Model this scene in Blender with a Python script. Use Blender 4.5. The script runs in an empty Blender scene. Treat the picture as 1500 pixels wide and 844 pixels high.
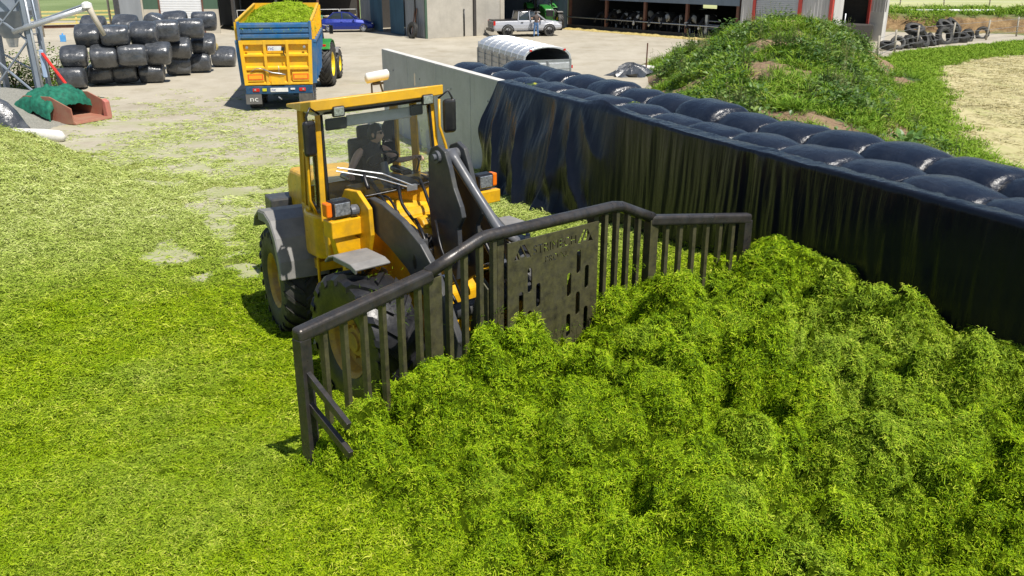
import bpy, bmesh, math, random
import numpy as np
from mathutils import Vector, Matrix

SC = bpy.context.scene
RAD = math.radians

# ------------------------------------------------------------------ camera, sky, sun, exposure
cam_data = bpy.data.cameras.new('camera')
cam = bpy.data.objects.new('camera', cam_data)
SC.collection.objects.link(cam)
cam.location = (0, 0, 5.2)
cam.rotation_euler = (RAD(90) - math.atan2(481, 1300), 0, 0)
cam_data.sensor_width = 36.0
cam_data.lens = 36.0 * 1300 / 1500
cam_data.clip_end = 3000
SC.camera = cam

SUN_EL, SUN_AZ = RAD(61), math.atan2(0.65, -0.76)       # azimuth measured from +Y towards +X
world = bpy.data.worlds.new('World')
SC.world = world
world.use_nodes = True
wn = world.node_tree.nodes
bg = wn['Background']
sky = wn.new('ShaderNodeTexSky')
sky.sky_type = 'NISHITA'
sky.sun_disc = False
sky.sun_elevation = SUN_EL
sky.sun_rotation = SUN_AZ
sky.air_density = 1.0
sky.dust_density = 0.8
world.node_tree.links.new(sky.outputs[0], bg.inputs[0])
bg.inputs[1].default_value = 0.085
sun_data = bpy.data.lights.new('sun', 'SUN')
sun_data.energy = 5.0
sun_data.angle = RAD(0.5)
sun_data.color = (1.0, 0.95, 0.87)
sun = bpy.data.objects.new('sun', sun_data)
SC.collection.objects.link(sun)
sd = Vector((math.sin(SUN_AZ) * math.cos(SUN_EL), math.cos(SUN_AZ) * math.cos(SUN_EL), math.sin(SUN_EL)))
sun.rotation_euler = sd.to_track_quat('Z', 'Y').to_euler()
sun.location = (0, 0, 40)
vs = SC.view_settings
vs.view_transform = 'Standard'
vs.look = 'None'
vs.gamma = 1.0
vs.use_curve_mapping = False
vs.exposure = 0.25
SC.cycles.max_bounces = 6
SC.cycles.transparent_max_bounces = 12
SC.cycles.caustics_reflective = False
SC.cycles.caustics_refractive = False

# ------------------------------------------------------------------ helpers
rnd = random.Random(11)
nrs = np.random.RandomState(5)


def tag(o, label=None, cat=None, group=None, kind=None):
    if label: o['label'] = label
    if cat: o['category'] = cat
    if group: o['group'] = group
    if kind: o['kind'] = kind
    return o


def thing(name, label, cat, loc=(0, 0, 0), rz=0.0, group=None):
    o = bpy.data.objects.new(name, None)
    o.empty_display_size = 0.2
    SC.collection.objects.link(o)
    o.location = loc
    o.rotation_euler = (0, 0, rz)
    return tag(o, label, cat, group)


def copy_tree(o, parent=None):
    c = o.copy()
    SC.collection.objects.link(c)
    if parent is not None:
        c.parent = parent
    for ch in list(o.children):
        copy_tree(ch, c)
    return c


def frame(O, deg, oz=0.0, roll=0.0, pitch=0.0, uc=0.0):
    """local (u to the side, w forward, z up) -> world, small lean baked in"""
    t = RAD(deg)
    def f(p):
        u, w, z = p
        z2 = z + oz + roll * (u - uc) + pitch * w
        return (O[0] + u * math.cos(t) + w * math.sin(t), O[1] + u * math.sin(t) - w * math.cos(t), z2)
    return f


class MB:
    def __init__(s, xf=None):
        s.v = []; s.f = []; s.xf = xf; s.fm = []; s.m = 0

    def add(s, vs_, fs_):
        n = len(s.v)
        s.v += [tuple(p) for p in vs_]
        s.f += [tuple(i + n for i in f) for f in fs_]
        s.fm += [s.m] * len(fs_)
        return s

    def box(s, c, d, rot=None):
        x, y, z = d[0] / 2, d[1] / 2, d[2] / 2
        ps = [Vector((i * x, j * y, k * z)) for i in (-1, 1) for j in (-1, 1) for k in (-1, 1)]
        if rot is not None:
            ps = [rot @ p for p in ps]
        return s.add([p + Vector(c) for p in ps], [(0, 1, 3, 2), (4, 6, 7, 5), (0, 4, 5, 1), (2, 3, 7, 6), (0, 2, 6, 4), (1, 5, 7, 3)])

    def b2(s, lo, hi):
        return s.box([(a + b) / 2 for a, b in zip(lo, hi)], [abs(b - a) for a, b in zip(lo, hi)])

    def beam(s, p, q, w, h, up=(0, 0, 1)):
        p, q = Vector(p), Vector(q)
        d = (q - p); L = d.length; d.normalize()
        a = d.cross(Vector(up))
        if a.length < 1e-4: a = d.cross(Vector((1, 0, 0)))
        a.normalize(); b = a.cross(d)
        vs_ = []
        for e in (p, q):
            for i, j in ((-1, -1), (1, -1), (1, 1), (-1, 1)):
                vs_.append(e + a * (i * w / 2) + b * (j * h / 2))
        return s.add(vs_, [(0, 1, 2, 3), (7, 6, 5, 4), (0, 4, 5, 1), (1, 5, 6, 2), (2, 6, 7, 3), (3, 7, 4, 0)])

    def tube(s, pts, r, n=10, cap=True):
        pts = [Vector(p) for p in pts]
        rs = r if isinstance(r, (list, tuple)) else [r] * len(pts)
        rings = []; up = None
        for i, p in enumerate(pts):
            if i == 0: d = pts[1] - p
            elif i == len(pts) - 1: d = p - pts[-2]
            else: d = (pts[i + 1] - p).normalized() + (p - pts[i - 1]).normalized()
            d.normalize()
            if up is None:
                up = d.cross(Vector((0, 0, 1)))
                if up.length < 1e-3: up = d.cross(Vector((1, 0, 0)))
            a = (up - d * up.dot(d)).normalized(); b = d.cross(a); up = a
            rings.append([p + (a * math.cos(2 * math.pi * k / n) + b * math.sin(2 * math.pi * k / n)) * rs[i] for k in range(n)])
        vs_ = [q for rg in rings for q in rg]
        fs_ = [(i * n + k, i * n + (k + 1) % n, (i + 1) * n + (k + 1) % n, (i + 1) * n + k) for i in range(len(pts) - 1) for k in range(n)]
        if cap:
            fs_.append(tuple(range(n))[::-1]); fs_.append(tuple((len(pts) - 1) * n + k for k in range(n)))
        return s.add(vs_, fs_)

    def prism(s, poly, a, b, plane='yz'):
        """poly in two axes, extruded along the third from a to b"""
        def mk(p, t):
            if plane == 'yz': return (t, p[0], p[1])
            if plane == 'xz': return (p[0], t, p[1])
            return (p[0], p[1], t)
        n = len(poly)
        vs_ = [mk(p, a) for p in poly] + [mk(p, b) for p in poly]
        fs_ = [tuple(range(n))[::-1], tuple(range(n, 2 * n))] + [(i, (i + 1) % n, n + (i + 1) % n, n + i) for i in range(n)]
        return s.add(vs_, fs_)

    def strip(s, poly, a, b, th, plane='yz'):
        """open polyline given thickness th (inwards normal), extruded a..b"""
        P = [Vector(p) for p in poly]; out = []; inn = []
        for i, p in enumerate(P):
            d = (P[min(i + 1, len(P) - 1)] - P[max(i - 1, 0)]).normalized()
            nrm = Vector((-d.y, d.x))
            out.append(p); inn.append(p - nrm * th)
        return s.prism([tuple(p) for p in out] + [tuple(p) for p in inn[::-1]], a, b, plane)

    def lathe(s, prof, c, axis='x', n=32, close=False):
        """prof: (along, radius)"""
        vs_ = []
        for t, r in prof:
            for k in range(n):
                a = 2 * math.pi * k / n
                q = (t, r * math.cos(a), r * math.sin(a)) if axis == 'x' else ((r * math.cos(a), t, r * math.sin(a)) if axis == 'y' else (r * math.cos(a), r * math.sin(a), t))
                vs_.append((q[0] + c[0], q[1] + c[1], q[2] + c[2]))
        m = len(prof)
        rng = range(m if close else m - 1)
        fs_ = [(i * n + k, i * n + (k + 1) % n, ((i + 1) % m) * n + (k + 1) % n, ((i + 1) % m) * n + k) for i in rng for k in range(n)]
        if not close:
            if prof[0][1] > 1e-4: fs_.append(tuple(range(n)))
            if prof[-1][1] > 1e-4: fs_.append(tuple((m - 1) * n + k for k in range(n)))
        return s.add(vs_, fs_)

    def loft(s, rings, cap=True, closed=True):
        n = len(rings[0])
        vs_ = [p for r in rings for p in r]
        kk = range(n) if closed else range(n - 1)
        fs_ = [(i * n + k, i * n + (k + 1) % n, (i + 1) * n + (k + 1) % n, (i + 1) * n + k) for i in range(len(rings) - 1) for k in kk]
        if cap and closed:
            fs_.append(tuple(range(n))[::-1]); fs_.append(tuple((len(rings) - 1) * n + k for k in range(n)))
        return s.add(vs_, fs_)

    def quad(s, a, b, c, d):
        return s.add([a, b, c, d], [(0, 1, 2, 3)])

    def build(s, name, mat, parent=None, bevel=0.0, smooth=False, recalc=True, seg=2):
        me = bpy.data.meshes.new(name)
        P = [s.xf(p) for p in s.v] if s.xf else s.v
        if parent is not None:
            L = parent['_o'] if '_o' in parent else None
            if L is not None: P = [(p[0] - L[0], p[1] - L[1], p[2] - L[2]) for p in P]
        me.from_pydata([tuple(p) for p in P], [], s.f)
        for m in (mat if isinstance(mat, (list, tuple)) else [mat]): me.materials.append(m)
        if any(s.fm): me.polygons.foreach_set('material_index', s.fm)
        if recalc:
            bm = bmesh.new(); bm.from_mesh(me)
            bmesh.ops.recalc_face_normals(bm, faces=bm.faces); bm.to_mesh(me); bm.free()
        if smooth: me.shade_smooth()
        o = bpy.data.objects.new(name, me)
        SC.collection.objects.link(o)
        if parent is not None:
            o.parent = parent
            if '_o' in parent: o['_o'] = parent['_o']
        if bevel:
            md = o.modifiers.new('bevel', 'BEVEL'); md.width = bevel; md.segments = seg
            md.limit_method = 'ANGLE'; md.angle_limit = RAD(35)
        return o


def root_at(name, label, cat, loc, group=None):
    """thing whose parts are given in world coordinates"""
    o = thing(name, label, cat, loc, 0, group)
    o['_o'] = list(loc)
    return o


# ---- numpy noise
_perm = nrs.permutation(256)
_grad = nrs.rand(256) * 2 * np.pi
def pnoise(x, y, seed=0):
    x = np.asarray(x, float) + seed * 17.31; y = np.asarray(y, float) + seed * 9.77
    xi = np.floor(x).astype(int); yi = np.floor(y).astype(int)
    xf = x - xi; yf = y - yi
    u = xf * xf * xf * (xf * (xf * 6 - 15) + 10); v = yf * yf * yf * (yf * (yf * 6 - 15) + 10)
    def g(ix, iy, dx, dy):
        h = _grad[_perm[(_perm[ix & 255] + iy) & 255]]
        return np.cos(h) * dx + np.sin(h) * dy
    a = g(xi, yi, xf, yf); b = g(xi + 1, yi, xf - 1, yf); c = g(xi, yi + 1, xf, yf - 1); d = g(xi + 1, yi + 1, xf - 1, yf - 1)
    return ((a * (1 - u) + b * u) * (1 - v) + (c * (1 - u) + d * u) * v) * 1.4
def fbm(x, y, oct=4, seed=0, gain=0.5):
    s = 0; a = 1
    for i in range(oct):
        s = s + a * pnoise(x * 2 ** i, y * 2 ** i, seed + i); a *= gain
    return s
def sstep(a, b, x):
    t = np.clip((x - a) / (b - a), 0, 1); return t * t * (3 - 2 * t)
def tps(pts):
    P = np.array(pts, float); n = len(P)
    def U(r2): return np.where(r2 > 1e-9, 0.5 * r2 * np.log(np.maximum(r2, 1e-9)), 0)
    r2 = ((P[:, None, :2] - P[None, :, :2]) ** 2).sum(-1)
    A = np.zeros((n + 3, n + 3)); A[:n, :n] = U(r2) + np.eye(n) * 0.05
    A[:n, n] = 1; A[:n, n + 1:] = P[:, :2]; A[n, :n] = 1; A[n + 1:, :n] = P[:, :2].T
    w = np.linalg.solve(A, np.concatenate([P[:, 2], np.zeros(3)]))
    def f(x, y):
        out = w[n] + w[n + 1] * x + w[n + 2] * y
        for i in range(n):
            out = out + w[i] * U((x - P[i, 0]) ** 2 + (y - P[i, 1]) ** 2)
        return out
    return f


def grid_mesh(name, X, Y, Z, mat, attrs=None, smooth=True):
    ny, nx = X.shape
    me = bpy.data.meshes.new(name)
    co = np.stack([X, Y, Z], -1).reshape(-1, 3)
    idx = np.arange(nx * ny).reshape(ny, nx)
    q = np.stack([idx[:-1, :-1], idx[:-1, 1:], idx[1:, 1:], idx[1:, :-1]], -1).reshape(-1, 4)
    me.from_pydata(co.tolist(), [], q.tolist())
    if attrs:
        for k, a in attrs.items():
            at_ = me.attributes.new(k, 'FLOAT', 'POINT'); at_.data.foreach_set('value', np.ascontiguousarray(a, dtype=np.float32).ravel())
    me.materials.append(mat)
    if smooth: me.shade_smooth()
    o = bpy.data.objects.new(name, me); SC.collection.objects.link(o)
    return o

# ------------------------------------------------------------------ materials
def new_mat(name):
    m = bpy.data.materials.new(name); m.use_nodes = True
    nt = m.node_tree
    return m, nt, nt.nodes['Principled BSDF']

def N(nt, t, **kw):
    n = nt.nodes.new('ShaderNode' + t)
    for k, v in kw.items(): setattr(n, k, v)
    return n

def noise(nt, co, scale, detail=4, rough=0.55, dist=0.0):
    n = N(nt, 'TexNoise'); n.inputs['Scale'].default_value = scale; n.inputs['Detail'].default_value = detail
    n.inputs['Roughness'].default_value = rough; n.inputs['Distortion'].default_value = dist
    if co is not None: nt.links.new(co, n.inputs['Vector'])
    return n.outputs['Fac']

def ramp(nt, fac, stops):
    r = N(nt, 'ValToRGB'); e = r.color_ramp.elements
    while len(e) < len(stops): e.new(0.5)
    for i, (p, c) in enumerate(stops):
        e[i].position = p
        e[i].color = (c, c, c, 1) if not isinstance(c, (tuple, list)) else (c[0], c[1], c[2], 1)
    nt.links.new(fac, r.inputs[0])
    return r.outputs[0]

def mix(nt, fac, a, b, mode='MIX'):
    m = N(nt, 'Mix', data_type='RGBA', blend_type=mode)
    for s, v in ((m.inputs[0], fac), (m.inputs[6], a), (m.inputs[7], b)):
        if isinstance(v, (int, float)): s.default_value = v
        elif isinstance(v, (tuple, list)): s.default_value = (v[0], v[1], v[2], 1)
        else: nt.links.new(v, s)
    return m.outputs[2]

def coords(nt, world_=False, scale=None):
    if world_:
        c = N(nt, 'NewGeometry').outputs['Position']
    else:
        c = N(nt, 'TexCoord').outputs['Object']
    if scale:
        mp = N(nt, 'Mapping'); mp.inputs['Scale'].default_value = scale; nt.links.new(c, mp.inputs[0]); c = mp.outputs[0]
    return c

def bump(nt, b, h, strength=0.3, dist=0.02):
    n = N(nt, 'Bump'); n.inputs['Strength'].default_value = strength; n.inputs['Distance'].default_value = dist
    nt.links.new(h, n.inputs['Height']); nt.links.new(n.outputs[0], b.inputs['Normal'])

def pmat(name, col, rough=0.5, metal=0.0, dirt=None, damt=0.35, dscale=2.5, var=0.12, vscale=6.0, bmp=0.0, bscale=60.0, spec=0.5, coat=0.0, stretch=None):
    m, nt, b = new_mat(name)
    co = coords(nt, scale=stretch)
    v = noise(nt, co, vscale, 5)
    lo = tuple(max(0, c * (1 - var)) for c in col); hi = tuple(min(1, c * (1 + var)) for c in col)
    c = mix(nt, ramp(nt, v, [(0.3, 0.0), (0.7, 1.0)]), lo, hi)
    rv = None
    if dirt is not None:
        d = noise(nt, co, dscale, 8, 0.68)
        fac = ramp(nt, d, [(max(0.02, 0.62 - damt * 0.6), 0.0), (0.72, damt * 1.4 if damt < 0.7 else 1.0)])
        c = mix(nt, fac, c, dirt)
    nt.links.new(c, b.inputs['Base Color'])
    b.inputs['Metallic'].default_value = metal
    b.inputs['Specular IOR Level'].default_value = spec
    rr = ramp(nt, noise(nt, co, vscale * 2.3, 6), [(0.25, max(0.03, rough - 0.12)), (0.75, min(1, rough + 0.12))])
    nt.links.new(rr, b.inputs['Roughness'])
    if coat: b.inputs['Coat Weight'].default_value = coat
    if bmp: bump(nt, b, noise(nt, co, bscale, 6, 0.6), bmp, 0.01)
    return m

def glass_mat(name, col=(0.75, 0.85, 0.85), alpha=0.18, rough=0.03):
    """thin window glass: see-through with a glossy face"""
    m = bpy.data.materials.new(name); m.use_nodes = True
    nt = m.node_tree
    for n in list(nt.nodes): nt.nodes.remove(n)
    out = N(nt, 'OutputMaterial'); tr = N(nt, 'BsdfTransparent'); gl = N(nt, 'BsdfGlossy'); df = N(nt, 'BsdfDiffuse')
    tr.inputs[0].default_value = (*col, 1); gl.inputs['Roughness'].default_value = rough
    df.inputs[0].default_value = (0.55, 0.6, 0.6, 1)
    fr = N(nt, 'Fresnel'); fr.inputs[0].default_value = 1.45
    m1 = N(nt, 'MixShader'); m2 = N(nt, 'MixShader')
    co = coords(nt)
    nt.links.new(ramp(nt, noise(nt, co, 3.0, 5, 0.65), [(0.35, alpha * 0.3), (0.75, alpha)]), m1.inputs[0])
    nt.links.new(tr.outputs[0], m1.inputs[1]); nt.links.new(df.outputs[0], m1.inputs[2])
    nt.links.new(fr.outputs[0], m2.inputs[0]); nt.links.new(m1.outputs[0], m2.inputs[1]); nt.links.new(gl.outputs[0], m2.inputs[2])
    nt.links.new(m2.outputs[0], out.inputs[0])
    return m

DUST = (0.30, 0.27, 0.20)
M = {}
M['yellow'] = pmat('machine_yellow', (0.84, 0.45, 0.006), 0.36, dirt=(0.24, 0.15, 0.035), damt=0.42, dscale=4.0, var=0.08, coat=0.15)
M['roof_yellow'] = pmat('faded_yellow', (0.80, 0.44, 0.02), 0.45, dirt=(0.42, 0.27, 0.08), damt=0.35, dscale=3.5, var=0.08)
M['trailer_yellow'] = pmat('trailer_yellow', (0.90, 0.50, 0.008), 0.42, dirt=(0.42, 0.27, 0.07), damt=0.42, var=0.05)
M['trailer_blue'] = pmat('trailer_blue', (0.012, 0.12, 0.31), 0.42, dirt=(0.17, 0.19, 0.20), damt=0.42, var=0.1)
M['blue_dark'] = pmat('chassis_blue', (0.008, 0.06, 0.15), 0.45, dirt=DUST, damt=0.25)
M['arm_grey'] = pmat('arm_charcoal', (0.045, 0.048, 0.055), 0.42, dirt=(0.14, 0.13, 0.10), damt=0.35, dscale=4)
M['rod_grey'] = pmat('rod_grey', (0.10, 0.105, 0.12), 0.38, dirt=(0.2, 0.19, 0.16), damt=0.25)
M['rim_yellow'] = pmat('muddy_rim', (0.60, 0.33, 0.02), 0.5, dirt=(0.16, 0.11, 0.05), damt=0.6, dscale=5)
M['plastic_grey'] = pmat('fender_grey', (0.20, 0.195, 0.19), 0.55, dirt=(0.36, 0.34, 0.30), damt=0.35)
M['black'] = pmat('black_plastic', (0.012, 0.012, 0.014), 0.35, dirt=(0.10, 0.09, 0.08), damt=0.15)
M['rubber'] = pmat('tyre_rubber', (0.022, 0.022, 0.023), 0.62, dirt=(0.11, 0.105, 0.085), damt=0.4, dscale=4, bmp=0.25, bscale=25)
M['rubber_wet'] = pmat('wet_tyre_rubber', (0.014, 0.014, 0.016), 0.40, dirt=(0.05, 0.045, 0.035), damt=0.2, dscale=6, bmp=0.3, bscale=25)
M['rubber_dusty'] = pmat('dusty_tyre_rubber', (0.035, 0.034, 0.033), 0.75, dirt=(0.17, 0.16, 0.14), damt=0.55, dscale=5, bmp=0.2, bscale=25)
M['steel_worn'] = pmat('worn_steel', (0.055, 0.055, 0.057), 0.34, metal=0.5, dirt=(0.115, 0.09, 0.07), damt=0.45, dscale=14, var=0.4, bmp=0.2, bscale=35)
M['steel_dirty'] = pmat('grass_stained_steel', (0.050, 0.046, 0.034), 0.45, metal=0.2, dirt=(0.15, 0.14, 0.055), damt=0.55, dscale=11, var=0.5, bmp=0.25, bscale=45)
M['bin_steel'] = pmat('blue_grey_steel', (0.30, 0.35, 0.42), 0.45, metal=0.25, var=0.15, vscale=5, dirt=(0.22, 0.23, 0.24), damt=0.35)
M['galv'] = pmat('galvanised', (0.42, 0.44, 0.46), 0.38, metal=0.65, var=0.15, vscale=9, dirt=(0.33, 0.33, 0.31), damt=0.3)
M['galv_light'] = pmat('bright_galvanised', (0.62, 0.64, 0.66), 0.35, metal=0.5, var=0.1, vscale=9)
M['chrome'] = pmat('bright_steel', (0.6, 0.6, 0.6), 0.2, metal=1.0)
M['concrete'] = None
M['glass'] = glass_mat('cab_glass', (0.97, 0.99, 0.985), 0.035)
M['car_glass'] = pmat('car_glass', (0.02, 0.03, 0.035), 0.08, spec=0.9, var=0.05)
M['lens'] = pmat('lamp_lens', (0.42, 0.44, 0.46), 0.15, metal=0.6, var=0.5, vscale=35, spec=0.8)
M['amber'] = pmat('amber_lens', (0.85, 0.18, 0.01), 0.2, var=0.1)
M['red'] = pmat('red_lens', (0.55, 0.015, 0.01), 0.25)
M['white'] = pmat('white_paint', (0.78, 0.78, 0.76), 0.45, dirt=(0.5, 0.48, 0.42), damt=0.3)
M['skin'] = pmat('skin', (0.74, 0.47, 0.35), 0.5, var=0.08)
M['hair'] = pmat('dark_hair', (0.018, 0.014, 0.011), 0.6, var=0.4, vscale=60, bmp=0.5, bscale=150)
M['navy'] = pmat('navy_cloth', (0.012, 0.016, 0.03), 0.85, var=0.2, bmp=0.3, bscale=40)
M['jeans'] = pmat('denim', (0.075, 0.16, 0.33), 0.85, var=0.2, bmp=0.3, bscale=60)
M['shorts'] = pmat('patterned_shorts', (0.22, 0.23, 0.24), 0.85, var=0.6, vscale=30)
M['brown_cloth'] = pmat('brown_cloth', (0.10, 0.075, 0.065), 0.85, var=0.25)
M['film'] = None
M['cream_lining'] = pmat('pale_lining', (0.5, 0.5, 0.48), 0.8)
# ================================================================== SETTING
def sheet(name, poly, z, mat, kind='structure', label=None, cat=None):
    mb = MB(); mb.add([(x, y, z) for x, y in poly], [tuple(range(len(poly)))])
    o = mb.build(name, mat, recalc=False)
    return tag(o, label, cat, kind=kind)

# --- pasture: ground to the horizon
m, nt, b = new_mat('pasture')
co = coords(nt, True)
c = ramp(nt, noise(nt, co, 0.09, 6, 0.6), [(0.3, (0.13, 0.18, 0.06)), (0.55, (0.20, 0.26, 0.10)), (0.8, (0.27, 0.32, 0.15))])
c = mix(nt, ramp(nt, noise(nt, co, 3.0, 6, 0.7), [(0.35, 0.0), (0.75, 0.5)]), c, (0.09, 0.15, 0.03))
nt.links.new(c, b.inputs['Base Color']); b.inputs['Roughness'].default_value = 0.9
bump(nt, b, noise(nt, co, 6, 6, 0.7), 0.5, 0.08)
M['pasture'] = m
tag(sheet('ground', [(-900, -60), (900, -60), (900, 1500), (-900, 1500)], -0.012, M['pasture']), 'green pasture reaching away behind the farm', 'ground')

# --- yard concrete
m, nt, b = new_mat('yard_concrete')
co = coords(nt, True)
big = noise(nt, co, 0.16, 6, 0.62)
c = ramp(nt, big, [(0.28, (0.32, 0.285, 0.215)), (0.5, (0.42, 0.375, 0.29)), (0.72, (0.50, 0.45, 0.355))])
med = noise(nt, coords(nt, True, (1.0, 0.35, 1.0)), 1.1, 7, 0.68)
c = mix(nt, ramp(nt, med, [(0.42, 0.0), (0.75, 0.55)]), c, (0.54, 0.495, 0.40))
c = mix(nt, ramp(nt, noise(nt, co, 0.55, 8, 0.7), [(0.50, 0.0), (0.7, 0.6)]), c, (0.29, 0.24, 0.155))
# trodden grass juice and chop, thicker towards the clamp
sep = N(nt, 'SeparateXYZ'); nt.links.new(coords(nt, True), sep.inputs[0])
mr = N(nt, 'MapRange'); mr.inputs[1].default_value = 40; mr.inputs[2].default_value = 17; mr.inputs[3].default_value = 0.0; mr.inputs[4].default_value = 0.26
nt.links.new(sep.outputs[1], mr.inputs[0])
gn = noise(nt, coords(nt, True, (0.45, 1.0, 1.0)), 0.75, 9, 0.72)
ad = N(nt, 'Math', operation='ADD'); nt.links.new(gn, ad.inputs[0]); nt.links.new(mr.outputs[0], ad.inputs[1])
c = mix(nt, ramp(nt, ad.outputs[0], [(0.60, 0.0), (0.80, 0.75)]), c, (0.29, 0.33, 0.10))
c = mix(nt, ramp(nt, noise(nt, co, 14, 5, 0.7), [(0.4, 0.0), (0.8, 0.35)]), c, (0.25, 0.235, 0.19))
nt.links.new(c, b.inputs['Base Color']); b.inputs['Roughness'].default_value = 0.88
bump(nt, b, noise(nt, co, 22, 6, 0.7), 0.35, 0.02)
M['yard'] = m
tag(sheet('yard', [(-60, -8), (9.5, -8), (9.0, 24), (7.6, 38), (7.2, 46), (19.5, 49.5), (24, 55.5), (38, 64.5), (37, 69.5), (28, 71), (31, 84), (-60, 84)], 0.0, M['yard']), 'pale dusty concrete farmyard', 'yard')

# --- clamp wall geometry:  s runs along the wall away from the camera, o across it
WP0 = np.array([5.55, 9.26]); WD = np.array([-0.4353, 0.9003]); WN = np.array([0.9003, 0.4353])
def W(s, o, z):
    p = WP0 + WD * s + WN * o
    return (p[0], p[1], z)

# --- cut grass of the clamp: one heaped, lumpy sheet, chopped blades scattered over it
cp = [(0.1, 9.0, 0.95), (0.75, 9.55, 0.92), (1.45, 10.15, 0.92), (2.1, 10.75, 1.02), (2.7, 11.0, 1.08), (3.2, 11.25, 1.18), (3.55, 10.7, 1.40), (3.75, 12.2, 1.05),
      (-0.9, 8.3, 1.05), (-1.3, 7.9, 0.92), (-1.65, 7.5, 0.85), (-2.0, 7.3, 0.58), (-2.5, 7.4, 0.42), (-1.7, 6.8, 0.58), (-2.2, 8.2, 0.40), (-0.4, 8.6, 1.05),
      (-1.0, 9.6, 0.45), (0.2, 10.5, 0.35), (1.3, 11.9, 0.45), (2.4, 12.9, 0.55), (-1.75, 8.6, 0.42), (-2.3, 9.6, 0.14), (-0.9, 10.6, 0.12),
      (4.2, 10.3, 1.12), (4.75, 9.2, 1.05), (5.15, 8.3, 1.05), (5.8, 7.0, 1.1), (6.4, 5.5, 1.0),
      (0, 7.3, 0.98), (1.4, 8.0, 1.05), (2.8, 8.9, 1.2), (3.6, 7.6, 0.98), (0, 5.8, 0.62), (2, 6, 0.95), (4, 6.2, 0.85), (2.4, 7.2, 1.12),
      (-1.5, 6.2, 0.45), (-3, 6, 0.42), (-4.5, 6.5, 0.32), (-3.4, 8, 0.34), (-5.5, 9, 0.16), (-4, 10.5, 0.08), (-4.2, 12.5, 0.04), (-3.2, 14.5, 0.0),
      (-13, 21.2, 1.6), (-14.2, 22.2, 1.5), (-10.8, 19.6, 0.62), (-9.0, 17.6, 0.16), (-12, 16, 0.55), (-14.5, 17, 0.9), (-9, 14, 0.2), (-14.5, 25.2, 0.25), (-10.5, 23, 0.04), (-16, 23.5, 1.0),
      (-6, 16, 0.0), (-5, 20, 0.0), (0.8, 17, 0.22), (1.9, 15, 0.42), (-0.6, 19.5, 0.1), (-1, 15.5, 0.0), (-7.5, 11, 0.18), (-8, 7, 0.35), (-6, 4, 0.5), (0, 3, 0.7), (5, 3, 0.8), (-16, 12, 0.4), (-5, 26, 0.0), (-18, 27, 0.0)]
HT = tps(cp)
_lr = np.random.RandomState(3)
lumps = []
for i in range(620):
    x = _lr.uniform(-3.2, 6.4); y = _lr.uniform(4.4, 13.2)
    lumps.append((x, y, _lr.uniform(0.22, 0.55) if i < 170 else _lr.uniform(0.07, 0.2), _lr.uniform(0.55, 0.85) if i < 170 else _lr.uniform(0.7, 1.1), _lr.uniform(-0.8, 0.8), _lr.uniform(0.6, 1.6)))
def cover(x, y):
    c = 1.25 - 0.85 * sstep(13.5, 23.5, y) - 0.75 * sstep(21.5, 27.5, y)
    c = c + 0.95 * np.exp(-(((x + 13) / 3.6) ** 2 + ((y - 20.2) / 4.2) ** 2) ** 2)
    so = (x - WP0[0]) * WN[0] + (y - WP0[1]) * WN[1]
    c = c + 0.75 * sstep(-3.6, -1.2, so) * (1 - sstep(21.0, 22.5, y))
    c = c - 0.9 * np.exp(-(((x + 6.55) / 0.55) ** 2 + ((y - 15.9) / 0.75) ** 2))
    c = c - 0.75 * np.exp(-(((x + 5.35) / 0.34) ** 2 + ((y - 14.4) / 0.9) ** 2)) - 0.6 * np.exp(-(((x + 4.5) / 0.4) ** 2 + ((y - 14.9) / 0.5) ** 2))
    for ax, ay in ((-3.4, 12.6), (-1.7, 13.5)):      # wheel lanes left by the loader backing off
        tt = (x - ax) * -0.47 + (y - ay) * 0.88; dd = (x - ax) * 0.88 + (y - ay) * 0.47 + 0.10 * np.sin(tt * 0.8)
        c = c - (0.62 + 0.3 * np.sin(tt * 9.0)) * np.exp(-(dd / 0.30) ** 4) * sstep(0.3, 1.0, tt) * (1 - sstep(6, 9, tt))
    c = c - 0.25 * np.exp(-(((x + 6.0) / 2.5) ** 2 + ((y - 19.0) / 3.0) ** 2))
    return c + 0.62 * fbm(x * 0.55, y * 0.75, 5, 3, 0.6)
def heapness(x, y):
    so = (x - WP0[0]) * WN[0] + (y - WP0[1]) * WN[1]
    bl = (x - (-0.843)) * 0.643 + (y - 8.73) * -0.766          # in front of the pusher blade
    return sstep(-0.35, 0.55, x + 1.95 - np.clip(7.3 - y, -1.2, 9) * 1.15 + 0.35 * pnoise(x * 1.1, y * 1.1, 171)) * sstep(-0.25, 0.3, bl) * (1 - 0.75 * sstep(-1.0, -0.3, so))
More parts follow.
